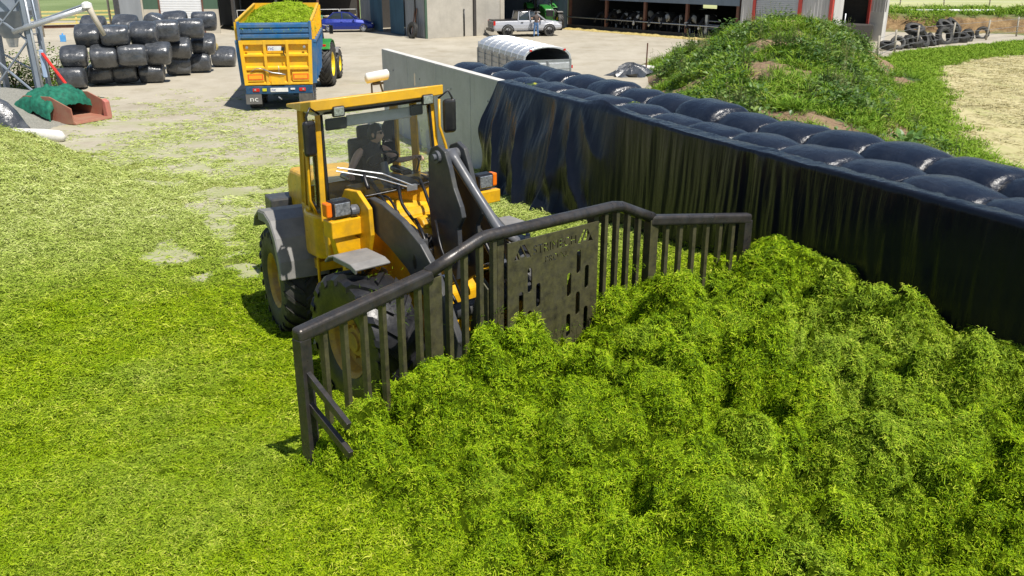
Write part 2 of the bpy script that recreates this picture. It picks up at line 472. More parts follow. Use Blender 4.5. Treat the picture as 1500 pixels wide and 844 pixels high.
def grass_h(x, y, fine=True):
    c = cover(x, y)
    h = -0.05 + 0.085 * sstep(0.25, 0.75, c) + np.maximum(HT(x, y), 0) * sstep(0.2, 0.6, c)
    hp = heapness(x, y)
    lh = np.exp(-(((x + 13) / 3.6) ** 2 + ((y - 20.2) / 4.2) ** 2) ** 2)
    h = h + hp * (0.16 * fbm(x * 0.95, y * 0.95, 3, 7)) + (0.045 + 0.13 * lh) * fbm(x * 1.3, y * 1.3, 4, 9) * sstep(0.3, 0.8, c)
    if fine:
        L = np.zeros_like(h)
        for lx, ly, r, k, e, asp in lumps:
            mk = (np.abs(x - lx) < r * 1.7) & (np.abs(y - ly) < r * 1.7)
            if not mk.any(): continue
            dx = x[mk] - lx; dy = y[mk] - ly
            ce, se = math.cos(e), math.sin(e)
            d2 = ((dx * ce + dy * se) / r) ** 2 + ((-dx * se + dy * ce) / (r * min(asp, 1.4))) ** 2
            L[mk] = np.maximum(L[mk], k * r * np.sqrt(np.maximum(0, 1 - d2)))
        h = h + L * (0.16 + 1.0 * hp)
        cr = fbm(x * 1.15 + 3, y * 1.15, 3, 131); cm = sstep(-0.1, 0.25, pnoise(x * 0.5, y * 0.5, 132))
        h = h - hp * cm * 0.42 * np.exp(-(cr / 0.06) ** 2) - 0.14 * hp
        for sd_, fq, amp in ((161, 0.48, 0.20), (141, 0.8, 0.34), (147, 1.3, 0.24), (153, 2.4, 0.06)):   # ragged scarps where clods broke away
            q = fbm(x * fq, y * fq, 4, sd_, 0.55)
            h = h + hp * amp * (sstep(-0.035, 0.035, q) - 0.5)
        h = h + (0.012 + 0.03 * hp) * fbm(x * 5, y * 5, 3, 21)
    return h

# grass material for blades (shared by every scattered chop)
def grass_material(name, fresh_shade, mid, dry, wilt_zone):
    m, nt, b = new_mat(name)
    oi = N(nt, 'ObjectInfo'); at_ = N(nt, 'Attribute', attribute_name='tint')
    wp = coords(nt, True)
    f1 = N(nt, 'Math', operation='MULTIPLY'); f1.inputs[1].default_value = 0.6
    nt.links.new(at_.outputs['Fac'], f1.inputs[0])
    f2 = N(nt, 'Math', operation='MULTIPLY_ADD'); f2.inputs[1].default_value = 0.4
    nt.links.new(oi.outputs['Random'], f2.inputs[0]); nt.links.new(f1.outputs[0], f2.inputs[2])
    c = ramp(nt, f2.outputs[0], [(0.05, fresh_shade[0]), (0.40, fresh_shade[1]), (0.72, mid), (0.95, dry)])
    c = mix(nt, ramp(nt, noise(nt, wp, 0.8, 5, 0.6), [(0.35, 0.0), (0.7, 0.55)]), c, (fresh_shade[1][0] * 0.78, fresh_shade[1][1] * 0.85, fresh_shade[1][2]))
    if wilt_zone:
        # heap grass: self-shadowing painted in as darker greens, besides its fresher, wetter tone
        fa = N(nt, 'Attribute', attribute_name='fresh_shade'); fa.attribute_type = 'INSTANCER'
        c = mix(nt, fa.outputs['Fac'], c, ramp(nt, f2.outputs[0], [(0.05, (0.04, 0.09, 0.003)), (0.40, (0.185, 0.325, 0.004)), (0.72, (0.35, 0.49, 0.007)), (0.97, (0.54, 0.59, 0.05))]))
        # older, wilted grass: the paler heap by the gravel and the far trodden carpet
        sep = N(nt, 'SeparateXYZ'); nt.links.new(wp, sep.inputs[0])
        mr = N(nt, 'MapRange'); mr.inputs[1].default_value = 12.8; mr.inputs[2].default_value = 20.5
        nt.links.new(sep.outputs[1], mr.inputs[0])
        ad = N(nt, 'Math', operation='MULTIPLY_ADD'); ad.inputs[1].default_value = 1.1; ad.inputs[2].default_value = -0.55
        nt.links.new(noise(nt, wp, 0.35, 6, 0.65), ad.inputs[0])
        m2 = N(nt, 'MapRange'); m2.inputs[1].default_value = -6.5; m2.inputs[2].default_value = -11.5; m2.inputs[4].default_value = 0.55; nt.links.new(sep.outputs[0], m2.inputs[0])
        a3 = N(nt, 'Math', operation='ADD'); nt.links.new(mr.outputs[0], a3.inputs[0]); nt.links.new(m2.outputs[0], a3.inputs[1]); mr = a3
        a2 = N(nt, 'Math', operation='ADD', use_clamp=True); nt.links.new(ad.outputs[0], a2.inputs[0]); nt.links.new(mr.outputs[0], a2.inputs[1])
        c = mix(nt, a2.outputs[0], c, ramp(nt, f2.outputs[0], [(0.05, (0.24, 0.30, 0.05)), (0.5, (0.44, 0.52, 0.14)), (0.9, (0.64, 0.66, 0.30))]))
    nt.links.new(c, b.inputs['Base Color'])
    b.inputs['Roughness'].default_value = 0.6
    b.inputs['Specular IOR Level'].default_value = 0.13
    tl = N(nt, 'BsdfTranslucent'); nt.links.new(c, tl.inputs[0])
    ms = N(nt, 'MixShader'); ms.inputs[0].default_value = 0.12
    nt.links.new(b.outputs[0], ms.inputs[1]); nt.links.new(tl.outputs[0], ms.inputs[2])
    nt.links.new(ms.outputs[0], nt.nodes['Material Output'].inputs[0])
    return m
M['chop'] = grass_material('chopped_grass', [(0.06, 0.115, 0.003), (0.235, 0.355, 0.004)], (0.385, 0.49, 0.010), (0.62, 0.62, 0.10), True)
M['lush'] = grass_material('tall_grass', [(0.07, 0.15, 0.012), (0.15, 0.28, 0.02)], (0.26, 0.38, 0.03), (0.46, 0.46, 0.13), False)

m, nt, b = new_mat('matted_grass')
co = coords(nt, True)
c = ramp(nt, noise(nt, co, 16, 6, 0.75), [(0.3, (0.018, 0.035, 0.002)), (0.5, (0.06, 0.10, 0.004)), (0.72, (0.16, 0.23, 0.01))])  # base kept dark so gaps between blades read as shaded crevices
sep = N(nt, 'SeparateXYZ'); nt.links.new(co, sep.inputs[0])
mr = N(nt, 'MapRange'); mr.inputs[1].default_value = 12.5; mr.inputs[2].default_value = 20; nt.links.new(sep.outputs[1], mr.inputs[0])
c = mix(nt, mr.outputs[0], c, ramp(nt, noise(nt, co, 14, 6, 0.75), [(0.3, (0.17, 0.20, 0.04)), (0.7, (0.40, 0.42, 0.13))]))
nt.links.new(c, b.inputs['Base Color']); b.inputs['Roughness'].default_value = 0.9; b.inputs['Specular IOR Level'].default_value = 0.0
bump(nt, b, noise(nt, co, 45, 6, 0.8), 0.8, 0.05)
M['matted'] = m

# ---- scatter helpers
def variants(name, meshes, mat):
    col = bpy.data.collections.new(name)
    for i, me in enumerate(meshes):
        me.materials.append(mat)
        col.objects.link(bpy.data.objects.new(name + '_piece', me))
    return col

def blade_clump(nb, rad, l0, l1, w, up0, up1, curl, seed, base=0.0, zdrop=0.0, nseg=2):
    r = np.random.RandomState(seed); V = []; Fc = []; T = []
    for i in range(nb):
        a = r.uniform(0, 2 * np.pi); q = rad * math.sqrt(r.rand()); px, py = q * math.cos(a), q * math.sin(a)
        d = r.uniform(0, 2 * np.pi); e = RAD(r.uniform(up0, up1)); L = r.uniform(l0, l1); ww = w * r.uniform(0.6, 1.3) / 2
        z = base + r.uniform(-zdrop, zdrop * 0.6); t = r.rand()
        side = (-math.sin(d) * ww, math.cos(d) * ww)
        x, y = px, py; hd = d; dh = r.uniform(-curl, curl) * 0.6
        n0 = len(V)
        tw = r.uniform(-0.7, 0.7)
        for k in range(nseg + 1):
            wk = 1.0 if k < nseg else 0.25
            sx, sy = -math.sin(hd) * ww * wk, math.cos(hd) * ww * wk; sz = tw * ww * wk
            V += [(x - sx, y - sy, z - sz), (x + sx, y + sy, z + sz)]; T += [t, t]
            st = L / nseg
            x += math.cos(hd) * math.cos(e) * st; y += math.sin(hd) * math.cos(e) * st; z += math.sin(e) * st
            e -= RAD(curl * 40 * r.uniform(0.6, 1.4)) / nseg * 2; hd += dh
        for k in range(nseg): Fc.append((n0 + 2 * k, n0 + 2 * k + 1, n0 + 2 * k + 3, n0 + 2 * k + 2))
    me = bpy.data.meshes.new('clump'); me.from_pydata(V, [], Fc)
    at_ = me.attributes.new('tint', 'FLOAT', 'POINT'); at_.data.foreach_set('value', T)
    return me

def leaf_clump(nl, rad, l0, l1, wr, up0, up1, seed, hgt=0.0):
    r = np.random.RandomState(seed); V = []; Fc = []; T = []
    for i in range(nl):
        a = r.uniform(0, 2 * np.pi); q = rad * math.sqrt(r.rand())
        p = np.array([q * math.cos(a), q * math.sin(a), r.uniform(0, hgt) * (1 - (q / rad) ** 2 * 0.7)])
        d = a + r.uniform(-0.9, 0.9); e = RAD(r.uniform(up0, up1)); L = r.uniform(l0, l1); w = L * wr / 2
        f = np.array([math.cos(d) * math.cos(e), math.sin(d) * math.cos(e), math.sin(e)]); sd_ = np.array([-math.sin(d), math.cos(d), r.uniform(-.3, .3)])
        dn = np.array([0, 0, -L * 0.18]); n0 = len(V)
        V += [p, p + f * L * .4 + sd_ * w, p + f * L * .45 - np.array([0, 0, w * .35]), p + f * L * .4 - sd_ * w, p + f * L * .8 + sd_ * w * .6 + dn, p + f * L * .8 - sd_ * w * .6 + dn, p + f * L + dn * 1.6]
        Fc += [(n0, n0 + 1, n0 + 2), (n0, n0 + 2, n0 + 3), (n0 + 1, n0 + 4, n0 + 6, n0 + 2), (n0 + 3, n0 + 2, n0 + 6, n0 + 5)]
        t = r.rand(); T += [t] * 7
    me = bpy.data.meshes.new('leaves'); me.from_pydata([tuple(v) for v in V], [], Fc)
    at_ = me.attributes.new('tint', 'FLOAT', 'POINT'); at_.data.foreach_set('value', T)
    return me

def scatter(obj, col, seed, smin, smax, tilt, dens_attr='dens', size_attr=None, align=1.0):
    ng = bpy.data.node_groups.new('scatter_' + col.name, 'GeometryNodeTree')
    ng.interface.new_socket('Geometry', in_out='INPUT', socket_type='NodeSocketGeometry')
    ng.interface.new_socket('Geometry', in_out='OUTPUT', socket_type='NodeSocketGeometry')
    A = lambda t: ng.nodes.new(t); Lk = ng.links.new
    gi, go = A('NodeGroupInput'), A('NodeGroupOutput')
    dp = A('GeometryNodeDistributePointsOnFaces'); dp.inputs['Seed'].default_value = seed
    na = A('GeometryNodeInputNamedAttribute'); na.data_type = 'FLOAT'; na.inputs[0].default_value = dens_attr
    Lk(gi.outputs[0], dp.inputs['Mesh']); Lk(na.outputs[0], dp.inputs['Density'])
    ci = A('GeometryNodeCollectionInfo'); ci.inputs['Collection'].default_value = col
    ci.inputs['Separate Children'].default_value = True; ci.inputs['Reset Children'].default_value = True
    ip = A('GeometryNodeInstanceOnPoints'); ip.inputs['Pick Instance'].default_value = True
    Lk(dp.outputs['Points'], ip.inputs['Points']); Lk(ci.outputs[0], ip.inputs['Instance'])
    al = A('FunctionNodeAlignEulerToVector'); al.axis = 'Z'; al.inputs['Factor'].default_value = align
    Lk(dp.outputs['Normal'], al.inputs['Vector'])
    rr = A('FunctionNodeRandomValue'); rr.data_type = 'FLOAT_VECTOR'
    rr.inputs[0].default_value = (-tilt, -tilt, 0); rr.inputs[1].default_value = (tilt, tilt, 6.283); rr.inputs['Seed'].default_value = seed + 1
    ro = A('FunctionNodeRotateEuler'); ro.space = 'LOCAL'
    Lk(al.outputs[0], ro.inputs[0]); Lk(rr.outputs[0], ro.inputs[1]); Lk(ro.outputs[0], ip.inputs['Rotation'])
    rs = A('FunctionNodeRandomValue'); rs.inputs[2].default_value = smin; rs.inputs[3].default_value = smax; rs.inputs['Seed'].default_value = seed + 2
    sc_out = rs.outputs[1]
    if size_attr:
        ns = A('GeometryNodeInputNamedAttribute'); ns.data_type = 'FLOAT'; ns.inputs[0].default_value = size_attr
        mu = A('ShaderNodeMath'); mu.operation = 'MULTIPLY'; Lk(rs.outputs[1], mu.inputs[0]); Lk(ns.outputs[0], mu.inputs[1]); sc_out = mu.outputs[0]
    Lk(sc_out, ip.inputs['Scale'])
    jn = A('GeometryNodeJoinGeometry'); Lk(ip.outputs[0], jn.inputs[0]); Lk(gi.outputs[0], jn.inputs[0]); Lk(jn.outputs[0], go.inputs[0])
    md = obj.modifiers.new(ng.name, 'NODES'); md.node_group = ng
    return md

# ---- the sheet itself
ys = [3.6]
while ys[-1] < 29.5: ys.append(ys[-1] + 0.045 + max(0, ys[-1] - 8) * 0.0068)
xs = np.concatenate([np.arange(-19.0, -3.0, 0.10), np.arange(-3.0, 7.3, 0.044)])
X, Y = np.meshgrid(xs, np.array(ys))
so = (X - WP0[0]) * WN[0] + (Y - WP0[1]) * WN[1]
Zg = grass_h(X, Y)
Zg = np.where(so > -0.03, np.minimum(Zg, -0.06), Zg)
dist = np.hypot(X, Y)
cv = sstep(0.15, 0.7, cover(X, Y)) * (Zg > -0.035) * (so < -0.05)
view = (np.abs(X) < 0.62 * Y + 1.6)
dens = cv * view * np.clip(300 * (8.0 / np.maximum(dist, 8)) ** 1.7, 16, 300)
loose = (1 - cv) * view * (so < -0.05) * sstep(-0.35, 0.3, cover(X, Y)) * 0
size = np.clip(dist / 8.0, 0.9, 2.6) ** 0.75 * (1 - 0.22 * np.clip(heapness(X, Y), 0, 1))
gy_, gx_ = np.gradient(Zg); dxs = np.gradient(X, axis=1); dys = np.gradient(Y, axis=0)
slope = np.hypot(gx_ / dxs, gy_ / dys)
dens = dens * (1 - 0.30 * sstep(1.0, 2.4, slope))
grass = grid_mesh('cut_grass', X, Y, Zg, M['matted'], {'dens': dens, 'sz': size, 'fresh_shade': np.clip(heapness(X, Y), 0, 1)})
tag(grass, 'freshly chopped bright green grass heaped and spread over the silage clamp', 'grass', kind='stuff')
chopcol = variants('chop', [blade_clump(60, 0.10, 0.018, 0.062, 0.0058, -16, 26, 0.8, 40 + i, base=0.004, zdrop=0.014) for i in range(7)], M['chop'])
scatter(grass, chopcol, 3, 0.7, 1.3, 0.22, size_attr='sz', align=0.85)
def gz(x, y):
    return float(grass_h(np.array([[x]], float), np.array([[y]], float))[0, 0])

# stray chop lying on the concrete further out
xs2 = np.arange(-20, 4, 0.4); ys2 = np.arange(13.5, 40, 0.4)
X2, Y2 = np.meshgrid(xs2, ys2)
so2 = (X2 - WP0[0]) * WN[0] + (Y2 - WP0[1]) * WN[1]
n2 = 0.5 + 0.75 * fbm(X2 * 0.4, Y2 * 0.6, 5, 31, 0.65)
dn2 = np.clip(n2 - 0.30, 0, 1) * 75 * (1 - sstep(22, 40, Y2)) * (so2 < -0.3) * (np.abs(X2) < 0.62 * Y2 + 1) 
stray = grid_mesh('stray_grass', X2, Y2, np.full_like(X2, 0.003), M['yard'], {'dens': dn2})
tag(stray, 'loose wisps of dropped grass over the concrete', 'grass', kind='stuff')
straycol = variants('wisp', [blade_clump(14, 0.22, 0.06, 0.2, 0.014, 0, 14, 0.5, 90 + i, base=0.003) for i in range(4)], M['chop'])
scatter(stray, straycol, 8, 0.6, 1.5, 0.03)
# ---- concrete materials
def concrete(name, col, streak=True, dark=(0.16, 0.15, 0.13)):
    m, nt, b = new_mat(name)
    co = coords(nt, True)
    c = ramp(nt, noise(nt, co, 0.9, 7, 0.65), [(0.3, tuple(k * 0.82 for k in col)), (0.7, tuple(min(1, k * 1.12) for k in col))])
    if streak:
        st = noise(nt, coords(nt, True, (1, 1, 0.08)), 5.0, 7, 0.65)
        c = mix(nt, ramp(nt, st, [(0.55, 0.0), (0.85, 0.3)]), c, dark)
    c = mix(nt, ramp(nt, noise(nt, co, 30, 5, 0.7), [(0.45, 0.0), (0.8, 0.3)]), c, dark)
    nt.links.new(c, b.inputs['Base Color']); b.inputs['Roughness'].default_value = 0.85
    bump(nt, b, noise(nt, co, 40, 6, 0.65), 0.2, 0.01)
    return m
M['concrete'] = concrete('wall_concrete', (0.46, 0.455, 0.49))
M['render'] = concrete('rendered_wall', (0.46, 0.43, 0.37))
M['cap'] = concrete('pale_lit_concrete', (0.66, 0.645, 0.60), False)  # pale concrete; on the clamp wall its tone stands for sunlight

def film(name, col=(0.010, 0.011, 0.014), rough=0.22, stretch=(1, 1, 1), bs=5.0, bst=0.35, dust_sheen=0.12, dcol=(0.26, 0.24, 0.20), spec=0.5):
    m, nt, b = new_mat(name)
    co = coords(nt, False, stretch)
    d = noise(nt, coords(nt, True), 1.7, 8, 0.7)
    c = mix(nt, ramp(nt, d, [(0.45, 0.0), (0.85, dust_sheen)]), col, dcol)
    nt.links.new(c, b.inputs['Base Color'])
    nt.links.new(ramp(nt, noise(nt, co, 3, 6), [(0.3, rough * 0.7), (0.75, rough * 1.7)]), b.inputs['Roughness'])
    b.inputs['Specular IOR Level'].default_value = spec
    bump(nt, b, noise(nt, co, bs, 7, 0.62, 0.4), bst, 0.04)
    return m
M['sheet'] = film('black_polythene', (0.006, 0.008, 0.014), rough=0.13, stretch=(1, 1, 0.06), bs=11.0, bst=0.3, dust_sheen=0.02, spec=0.24)
M['bale_film'] = film('bale_film', (0.045, 0.05, 0.058), rough=0.22, bs=3.2, bst=0.9, dust_sheen=0.55, dcol=(0.27, 0.28, 0.30), spec=0.8)  # grey-blue blotches paint sky sheen into the film, along with dust
M['tube_film'] = film('tube_film', (0.009, 0.013, 0.024), rough=0.20, bs=9, bst=0.5, dust_sheen=0.10, dcol=(0.2, 0.22, 0.25), spec=0.6)

# ---- clamp wall of precast panels
WL = root_at('clamp_wall', 'tall grey precast concrete clamp wall with white-lit top edge', 'wall', W(10, 0.1, 0))
s = -4.0; k = 0
while s < 22.3:
    e = min(s + 2.4, 22.42)
    mb = MB()
    a, b_, c_, d_ = W(s + 0.008, 0, 0), W(e - 0.008, 0, 0), W(e - 0.008, 0.22, 0), W(s + 0.008, 0.22, 0)
    mb.prism([a[:2], b_[:2], c_[:2], d_[:2]], -0.02, 2.5, 'xy')
    mb.build('panel', M['concrete'], WL, bevel=0.012)
    if s > 12.4: MB().prism([W(max(s, 13.5) + 0.006, 0.004, 0)[:2], W(e - 0.006, 0.004, 0)[:2], W(e - 0.006, 0.216, 0)[:2], W(max(s, 13.5) + 0.006, 0.216, 0)[:2]], 2.5, 2.512, 'xy').build('sunlit_top', M['cap'], WL, bevel=0.004)  # paler strip puts the sunlit top edge into the colour
    s += 2.4; k += 1
mb = MB()
for sj in (21.3, 18.9, 16.5, 14.1):
    for z in (0.45, 1.95):
        p = W(sj, -0.004, z); mb.lathe([(-0.006, 0.0), (-0.006, 0.022), (0.01, 0.022)], p, 'x', 8)
mb.build('lifting_socket', M['black'], WL)

# ---- black sheet hung over the wall
sA, sB = -4.0, 13.45
ss = np.arange(sA, sB + 0.001, 0.028); zz = np.concatenate([np.linspace(0.0, 2.515, 46)])
Sg, Zs = np.meshgrid(ss, zz)
down = (2.515 - Zs) / 2.515
big = sstep(7.5, 9.5, Sg)
edge = sstep(12.2, 13.4, Sg)
Sw = Sg + 0.5 * pnoise(Sg * 0.6, Zs * 0.25, 56) * down
w1 = pnoise(Sw * 3.1 + 0.25 * down, Zs * 0.22, 41); w2 = pnoise(Sw * 8.5 + 0.5 * down, Zs * 0.5, 42); w3 = pnoise(Sg * 0.55, Zs * 0.2, 43)
w4 = 1 - np.abs(pnoise(Sg * 1.7 + 0.9 * down * (pnoise(Sg * 0.2, 0 * Sg, 44)), Zs * 0.15, 45)) * 2
vary = np.clip(0.55 + 1.1 * pnoise(Sg * 0.45, Zs * 0.12, 54), 0.3, 1.5)
off = 0.03 + down * 0.10 + vary * (down ** 0.55) * (0.045 * w1 * (1 + pnoise(Sg * 0.9, Zs * 0.3, 57)) + 0.05 * w2 + 0.03 * w3 + 0.075 * np.clip(w4, 0, 1) + 0.03 * pnoise(Sg * 17 + 1.2 * down, Zs * 0.4, 53))
sw = np.sin((Sg - 7.6) * 1.55 + 2.2 * down + 0.8 * pnoise(Sg * 0.6, Zs * 0.7, 46))
fold = 1 - np.abs(pnoise(Sg * 0.9 + 1.1 * down, Zs * 0.35, 47)) * 2.2
off = off + big * (0.22 * down + 0.12 * down * (1 + sw) + 0.26 * np.clip(fold, 0, 1) ** 1.5 * down ** 0.7 + 0.09 * pnoise(Sg * 2.2 - 2.0 * down, Zs * 1.1, 48) * down)
off = off + big * 0.16 * np.exp(-((down - 0.55) / 0.3) ** 2)
off = np.maximum(off, 0.014)
# the near-left end gathers and its hem rides up in swags
hem = big * (0.10 + 0.10 * np.sin((Sg - 9) * 1.3) + 0.06 * pnoise(Sg * 1.5, 0 * Sg, 49)) * (down > 0.0)
Zd = 2.515 - (2.515 - np.maximum(hem, 0) * 1.0) * down
Sd = Sg + edge * (0.32 * down ** 1.6 + 0.10 * np.sin(down * 7)) + 0.03 * pnoise(Sg * 1.1, Zs * 1.3, 50) * down
Xs = WP0[0] + WD[0] * Sd - WN[0] * off; Ys = WP0[1] + WD[1] * Sd - WN[1] * off
# over the top: rows laid back over the wall head
rows = []
for j, o in enumerate((0.0, 0.06, 0.13, 0.21, 0.27, 0.31)):
    zt = 2.52 + (0.012 * np.abs(pnoise(ss * 7, np.full_like(ss, j * 0.6), 51)) + 0.018 * np.abs(pnoise(ss * 2.1 + j * 0.35, np.full_like(ss, j * 0.2), 52)))
    zt = zt + 0.022 * pnoise(ss * 0.8, np.full_like(ss, j * 0.15), 55)
    if j == 5: zt = zt - 0.10
    zt = zt + 0.10 * np.exp(-((ss - 8.9) / 0.5) ** 2) * (j == 1) + 0.05 * np.exp(-((ss - 8.7) / 0.8) ** 2)
    rows.append((WP0[0] + WD[0] * ss + WN[0] * o, WP0[1] + WD[1] * ss + WN[1] * o, zt))
Xs = np.vstack([Xs] + [r[0] for r in rows]); Ys = np.vstack([Ys] + [r[1] for r in rows]); Zd = np.vstack([Zd] + [r[2] for r in rows])
sh = grid_mesh('wall_sheet', Xs, Ys, Zd, M['sheet'])
tag(sh, 'wrinkled black plastic sheet draped over the concrete clamp wall', 'plastic sheet')

# ---- two rows of bales wrapped end to end in black film, stacked two high
def ring_bale(seed, L=1.2, R=0.61, flat=0.96):
    r = np.random.RandomState(seed)
    mb = MB(); rings = []; nt_ = 14; nk = 28
    ph = r.uniform(0, 6)
    for i in range(nt_ + 1):
        t = i / nt_
        v = (2 * t - 1)
        rad = R * (1 - 0.16 * (abs(v) ** 3.6)) * (1 - 0.02 * math.cos(3 * v + ph))
        ring = []
        for k in range(nk):
            a = 2 * math.pi * k / nk
            wr = 1 + 0.012 * math.sin(5 * a + ph + 4 * v) + 0.03 * (abs(v) ** 6) * math.sin(11 * a + ph * 3)
            ca, sa = math.cos(a), math.sin(a)
            q = (abs(ca) ** 2.5 + abs(sa) ** 2.5) ** (-1 / 2.5)
            ring.append((rad * wr * q * ca, (t - 0.5) * L, rad * wr * q * sa * flat))
        rings.append(ring)
    mb.loft(rings, cap=True)
    return mb
proto = [ring_bale(60 + i).build('bale', M['tube_film'], None, smooth=True) for i in range(5)]
protos = [p.data for p in proto]
for p in proto: bpy.data.objects.remove(p)
axis_rot = math.atan2(-WD[0], WD[1])
def tube_row(lbl, o, s0, n, crest):
    R_ = root_at('wrapped_bale_row', lbl, 'bale row', W(s0, o, 0), 'film-wrapped bale rows behind the clamp wall')
    for tier in (0, 1):
        for i in range(n):
            ob = bpy.data.objects.new('bale', protos[(i * 3 + tier + int(o)) % 5]); SC.collection.objects.link(ob); ob.parent = R_
            r_ = 0.61
            p = W(s0 + i * 1.185 + rnd.uniform(-.02, .02), o + rnd.uniform(-.035, .035), 0.59 + tier * (crest - 0.59 - 0.60) + rnd.uniform(-.02, .02) * tier)
            ob.location = (p[0] - R_['_o'][0], p[1] - R_['_o'][1], p[2])
            ob.rotation_euler = (rnd.uniform(-.02, .02), rnd.choice((0, 1)) * math.pi, axis_rot + rnd.uniform(-.03, .03))
            k = rnd.uniform(0.94, 1.06); ob.scale = (k * rnd.uniform(.97, 1.03), 1.02, k)
    return R_
tube_row('row of black wrapped bales lying right behind the sheeted clamp wall', 0.86, -2.0, 17, 2.56)
tube_row('row of black wrapped bales lying against the weedy mound', 2.08, -1.4, 16, 2.60)

# ragged scraps of green-striped net on the film
def rag(x, y, z, rz, lab, w=0.5, h=0.3):
    xs_ = np.linspace(-w / 2, w / 2, 12); ys_ = np.linspace(-h / 2, h / 2, 8); A, B = np.meshgrid(xs_, ys_)
    Z_ = 0.05 + 0.05 * fbm(A * 5 + x, B * 5 + y, 3, 71) - 0.30 * B ** 2 - 0.12 * A ** 2
    c_, s_ = math.cos(rz), math.sin(rz)
    o = grid_mesh('net_scrap', x + A * c_ - B * s_, y + A * s_ + B * c_, z + Z_, M['rag'])
    tag(o, lab, 'net scrap', 'scraps of netting on the wrapped bales')
m, nt, b = new_mat('rag_net')
c = ramp(nt, noise(nt, coords(nt, True), 7, 5, 0.6), [(0.42, (0.012, 0.018, 0.02)), (0.52, (0.03, 0.07, 0.03)), (0.6, (0.45, 0.42, 0.03)), (0.68, (0.02, 0.03, 0.03))])
nt.links.new(c, b.inputs['Base Color']); b.inputs['Roughness'].default_value = 0.5
M['rag'] = m
p = W(12.9, 0.62, 2.5); rag(p[0], p[1], 2.42, 2.2, 'yellow-edged net scrap on the bales beside the end of the sheet', 0.62, 0.42)
p = W(9.2, 1.0, 2.5); rag(p[0], p[1], 2.44, 1.9, 'dark green net scrap lying mid-way along the wrapped bales', 0.6, 0.4)

# ---- weedy mound of spoil behind the bales
mound_pts = [(12.4, 42, 2.5), (14.4, 42.5, 2.35), (9.4, 41.5, 1.75), (6.6, 42.5, 0.1), (10.5, 46.5, 1.2), (15.5, 46, 1.5), (18.5, 44, 0.1), (11.5, 38, 2.5), (14.3, 38, 1.4), (16.3, 38.5, 0.0),
             (8.2, 36, 1.4), (6.3, 37.5, 0.1), (10.2, 33, 2.0), (12.6, 33, 1.1), (14.4, 33.5, 0), (7.4, 31, 1.5), (5.0, 33, 0.0), (9.2, 28, 1.5), (11.2, 28, 0.8), (13, 28.5, 0), (6.8, 26, 1.2), (4.4, 28.5, 0),
             (8.2, 23, 1.0), (10.2, 22.5, 0.4), (12.2, 23.5, 0), (7.2, 19, 0.6), (9.5, 18, 0.1), (10.5, 14, 0), (6.3, 20, 0.5), (8, 50, 0.0), (13, 50.5, 0.1), (18, 49, -0.1), (20, 40, -0.2), (18, 32, -0.2), (15, 22, -0.2), (3.5, 36, -0.1)]
MH = tps(mound_pts)
xm = np.arange(3.0, 20.5, 0.16); ym = np.arange(13, 52, 0.2)
Xm, Ym = np.meshgrid(xm, ym)
def mound_h(x, y):
    so_ = (x - WP0[0]) * WN[0] + (y - WP0[1]) * WN[1]
    h = MH(x, y)
    h = np.where(h > 0.05, h + 0.22 * fbm(x * 0.55, y * 0.55, 4, 61) * sstep(0.05, 0.7, h), h)
    return np.where((so_ < 2.85), -0.3, np.maximum(h, -0.3))
Zm = mound_h(Xm, Ym)
bare = fbm(Xm * 0.34, Ym * 0.34, 5, 63, 0.6)
dm = sstep(0.0, 0.3, Zm) * (1 - 0.97 * sstep(0.08, 0.20, bare)) * (Ym < 48)
m, nt, b = new_mat('weedy_soil')
co = coords(nt, True)
at_ = N(nt, 'Attribute', attribute_name='bare')
c = ramp(nt, noise(nt, co, 4, 6, 0.7), [(0.3, (0.03, 0.06, 0.012)), (0.7, (0.09, 0.15, 0.03))])
soil = ramp(nt, noise(nt, co, 3, 7, 0.7), [(0.3, (0.15, 0.09, 0.05)), (0.7, (0.36, 0.25, 0.15))])
c = mix(nt, ramp(nt, at_.outputs['Fac'], [(0.06, 0.0), (0.18, 1.0)]), c, soil)
nt.links.new(c, b.inputs['Base Color']); b.inputs['Roughness'].default_value = 0.95
bump(nt, b, noise(nt, co, 9, 7, 0.75), 0.8, 0.08)
M['soil'] = m
mound = grid_mesh('mound', Xm, Ym, Zm, M['soil'], {'bare': bare, 'dens': dm * 11, 'dens2': dm * sstep(0.0, 0.25, fbm(Xm * 0.35, Ym * 0.35, 3, 66)) * 7, 'dens3': dm * 12})
tag(mound, 'grassy spoil mound overgrown with weeds', 'mound', kind='structure')

def leaf_material(name, a, b_, c_):
    m, nt, b = new_mat(name)
    oi = N(nt, 'ObjectInfo'); at_ = N(nt, 'Attribute', attribute_name='tint')
    f = N(nt, 'Math', operation='MULTIPLY_ADD'); f.inputs[1].default_value = 0.5
    nt.links.new(oi.outputs['Random'], f.inputs[0])
    g = N(nt, 'Math', operation='MULTIPLY'); g.inputs[1].default_value = 0.5; nt.links.new(at_.outputs['Fac'], g.inputs[0]); nt.links.new(g.outputs[0], f.inputs[2])
    c = ramp(nt, f.outputs[0], [(0.1, a), (0.5, b_), (0.9, c_)])
    nt.links.new(c, b.inputs['Base Color']); b.inputs['Roughness'].default_value = 0.45
    tl = N(nt, 'BsdfTranslucent'); nt.links.new(c, tl.inputs[0]); ms = N(nt, 'MixShader'); ms.inputs[0].default_value = 0.25
    nt.links.new(b.outputs[0], ms.inputs[1]); nt.links.new(tl.outputs[0], ms.inputs[2]); nt.links.new(ms.outputs[0], nt.nodes['Material Output'].inputs[0])
    return m
M['weed'] = leaf_material('weed_leaf', (0.035, 0.085, 0.012), (0.10, 0.19, 0.03), (0.24, 0.33, 0.07))
M['dock'] = leaf_material('dock_leaf', (0.09, 0.19, 0.04), (0.15, 0.27, 0.06), (0.22, 0.35, 0.09))
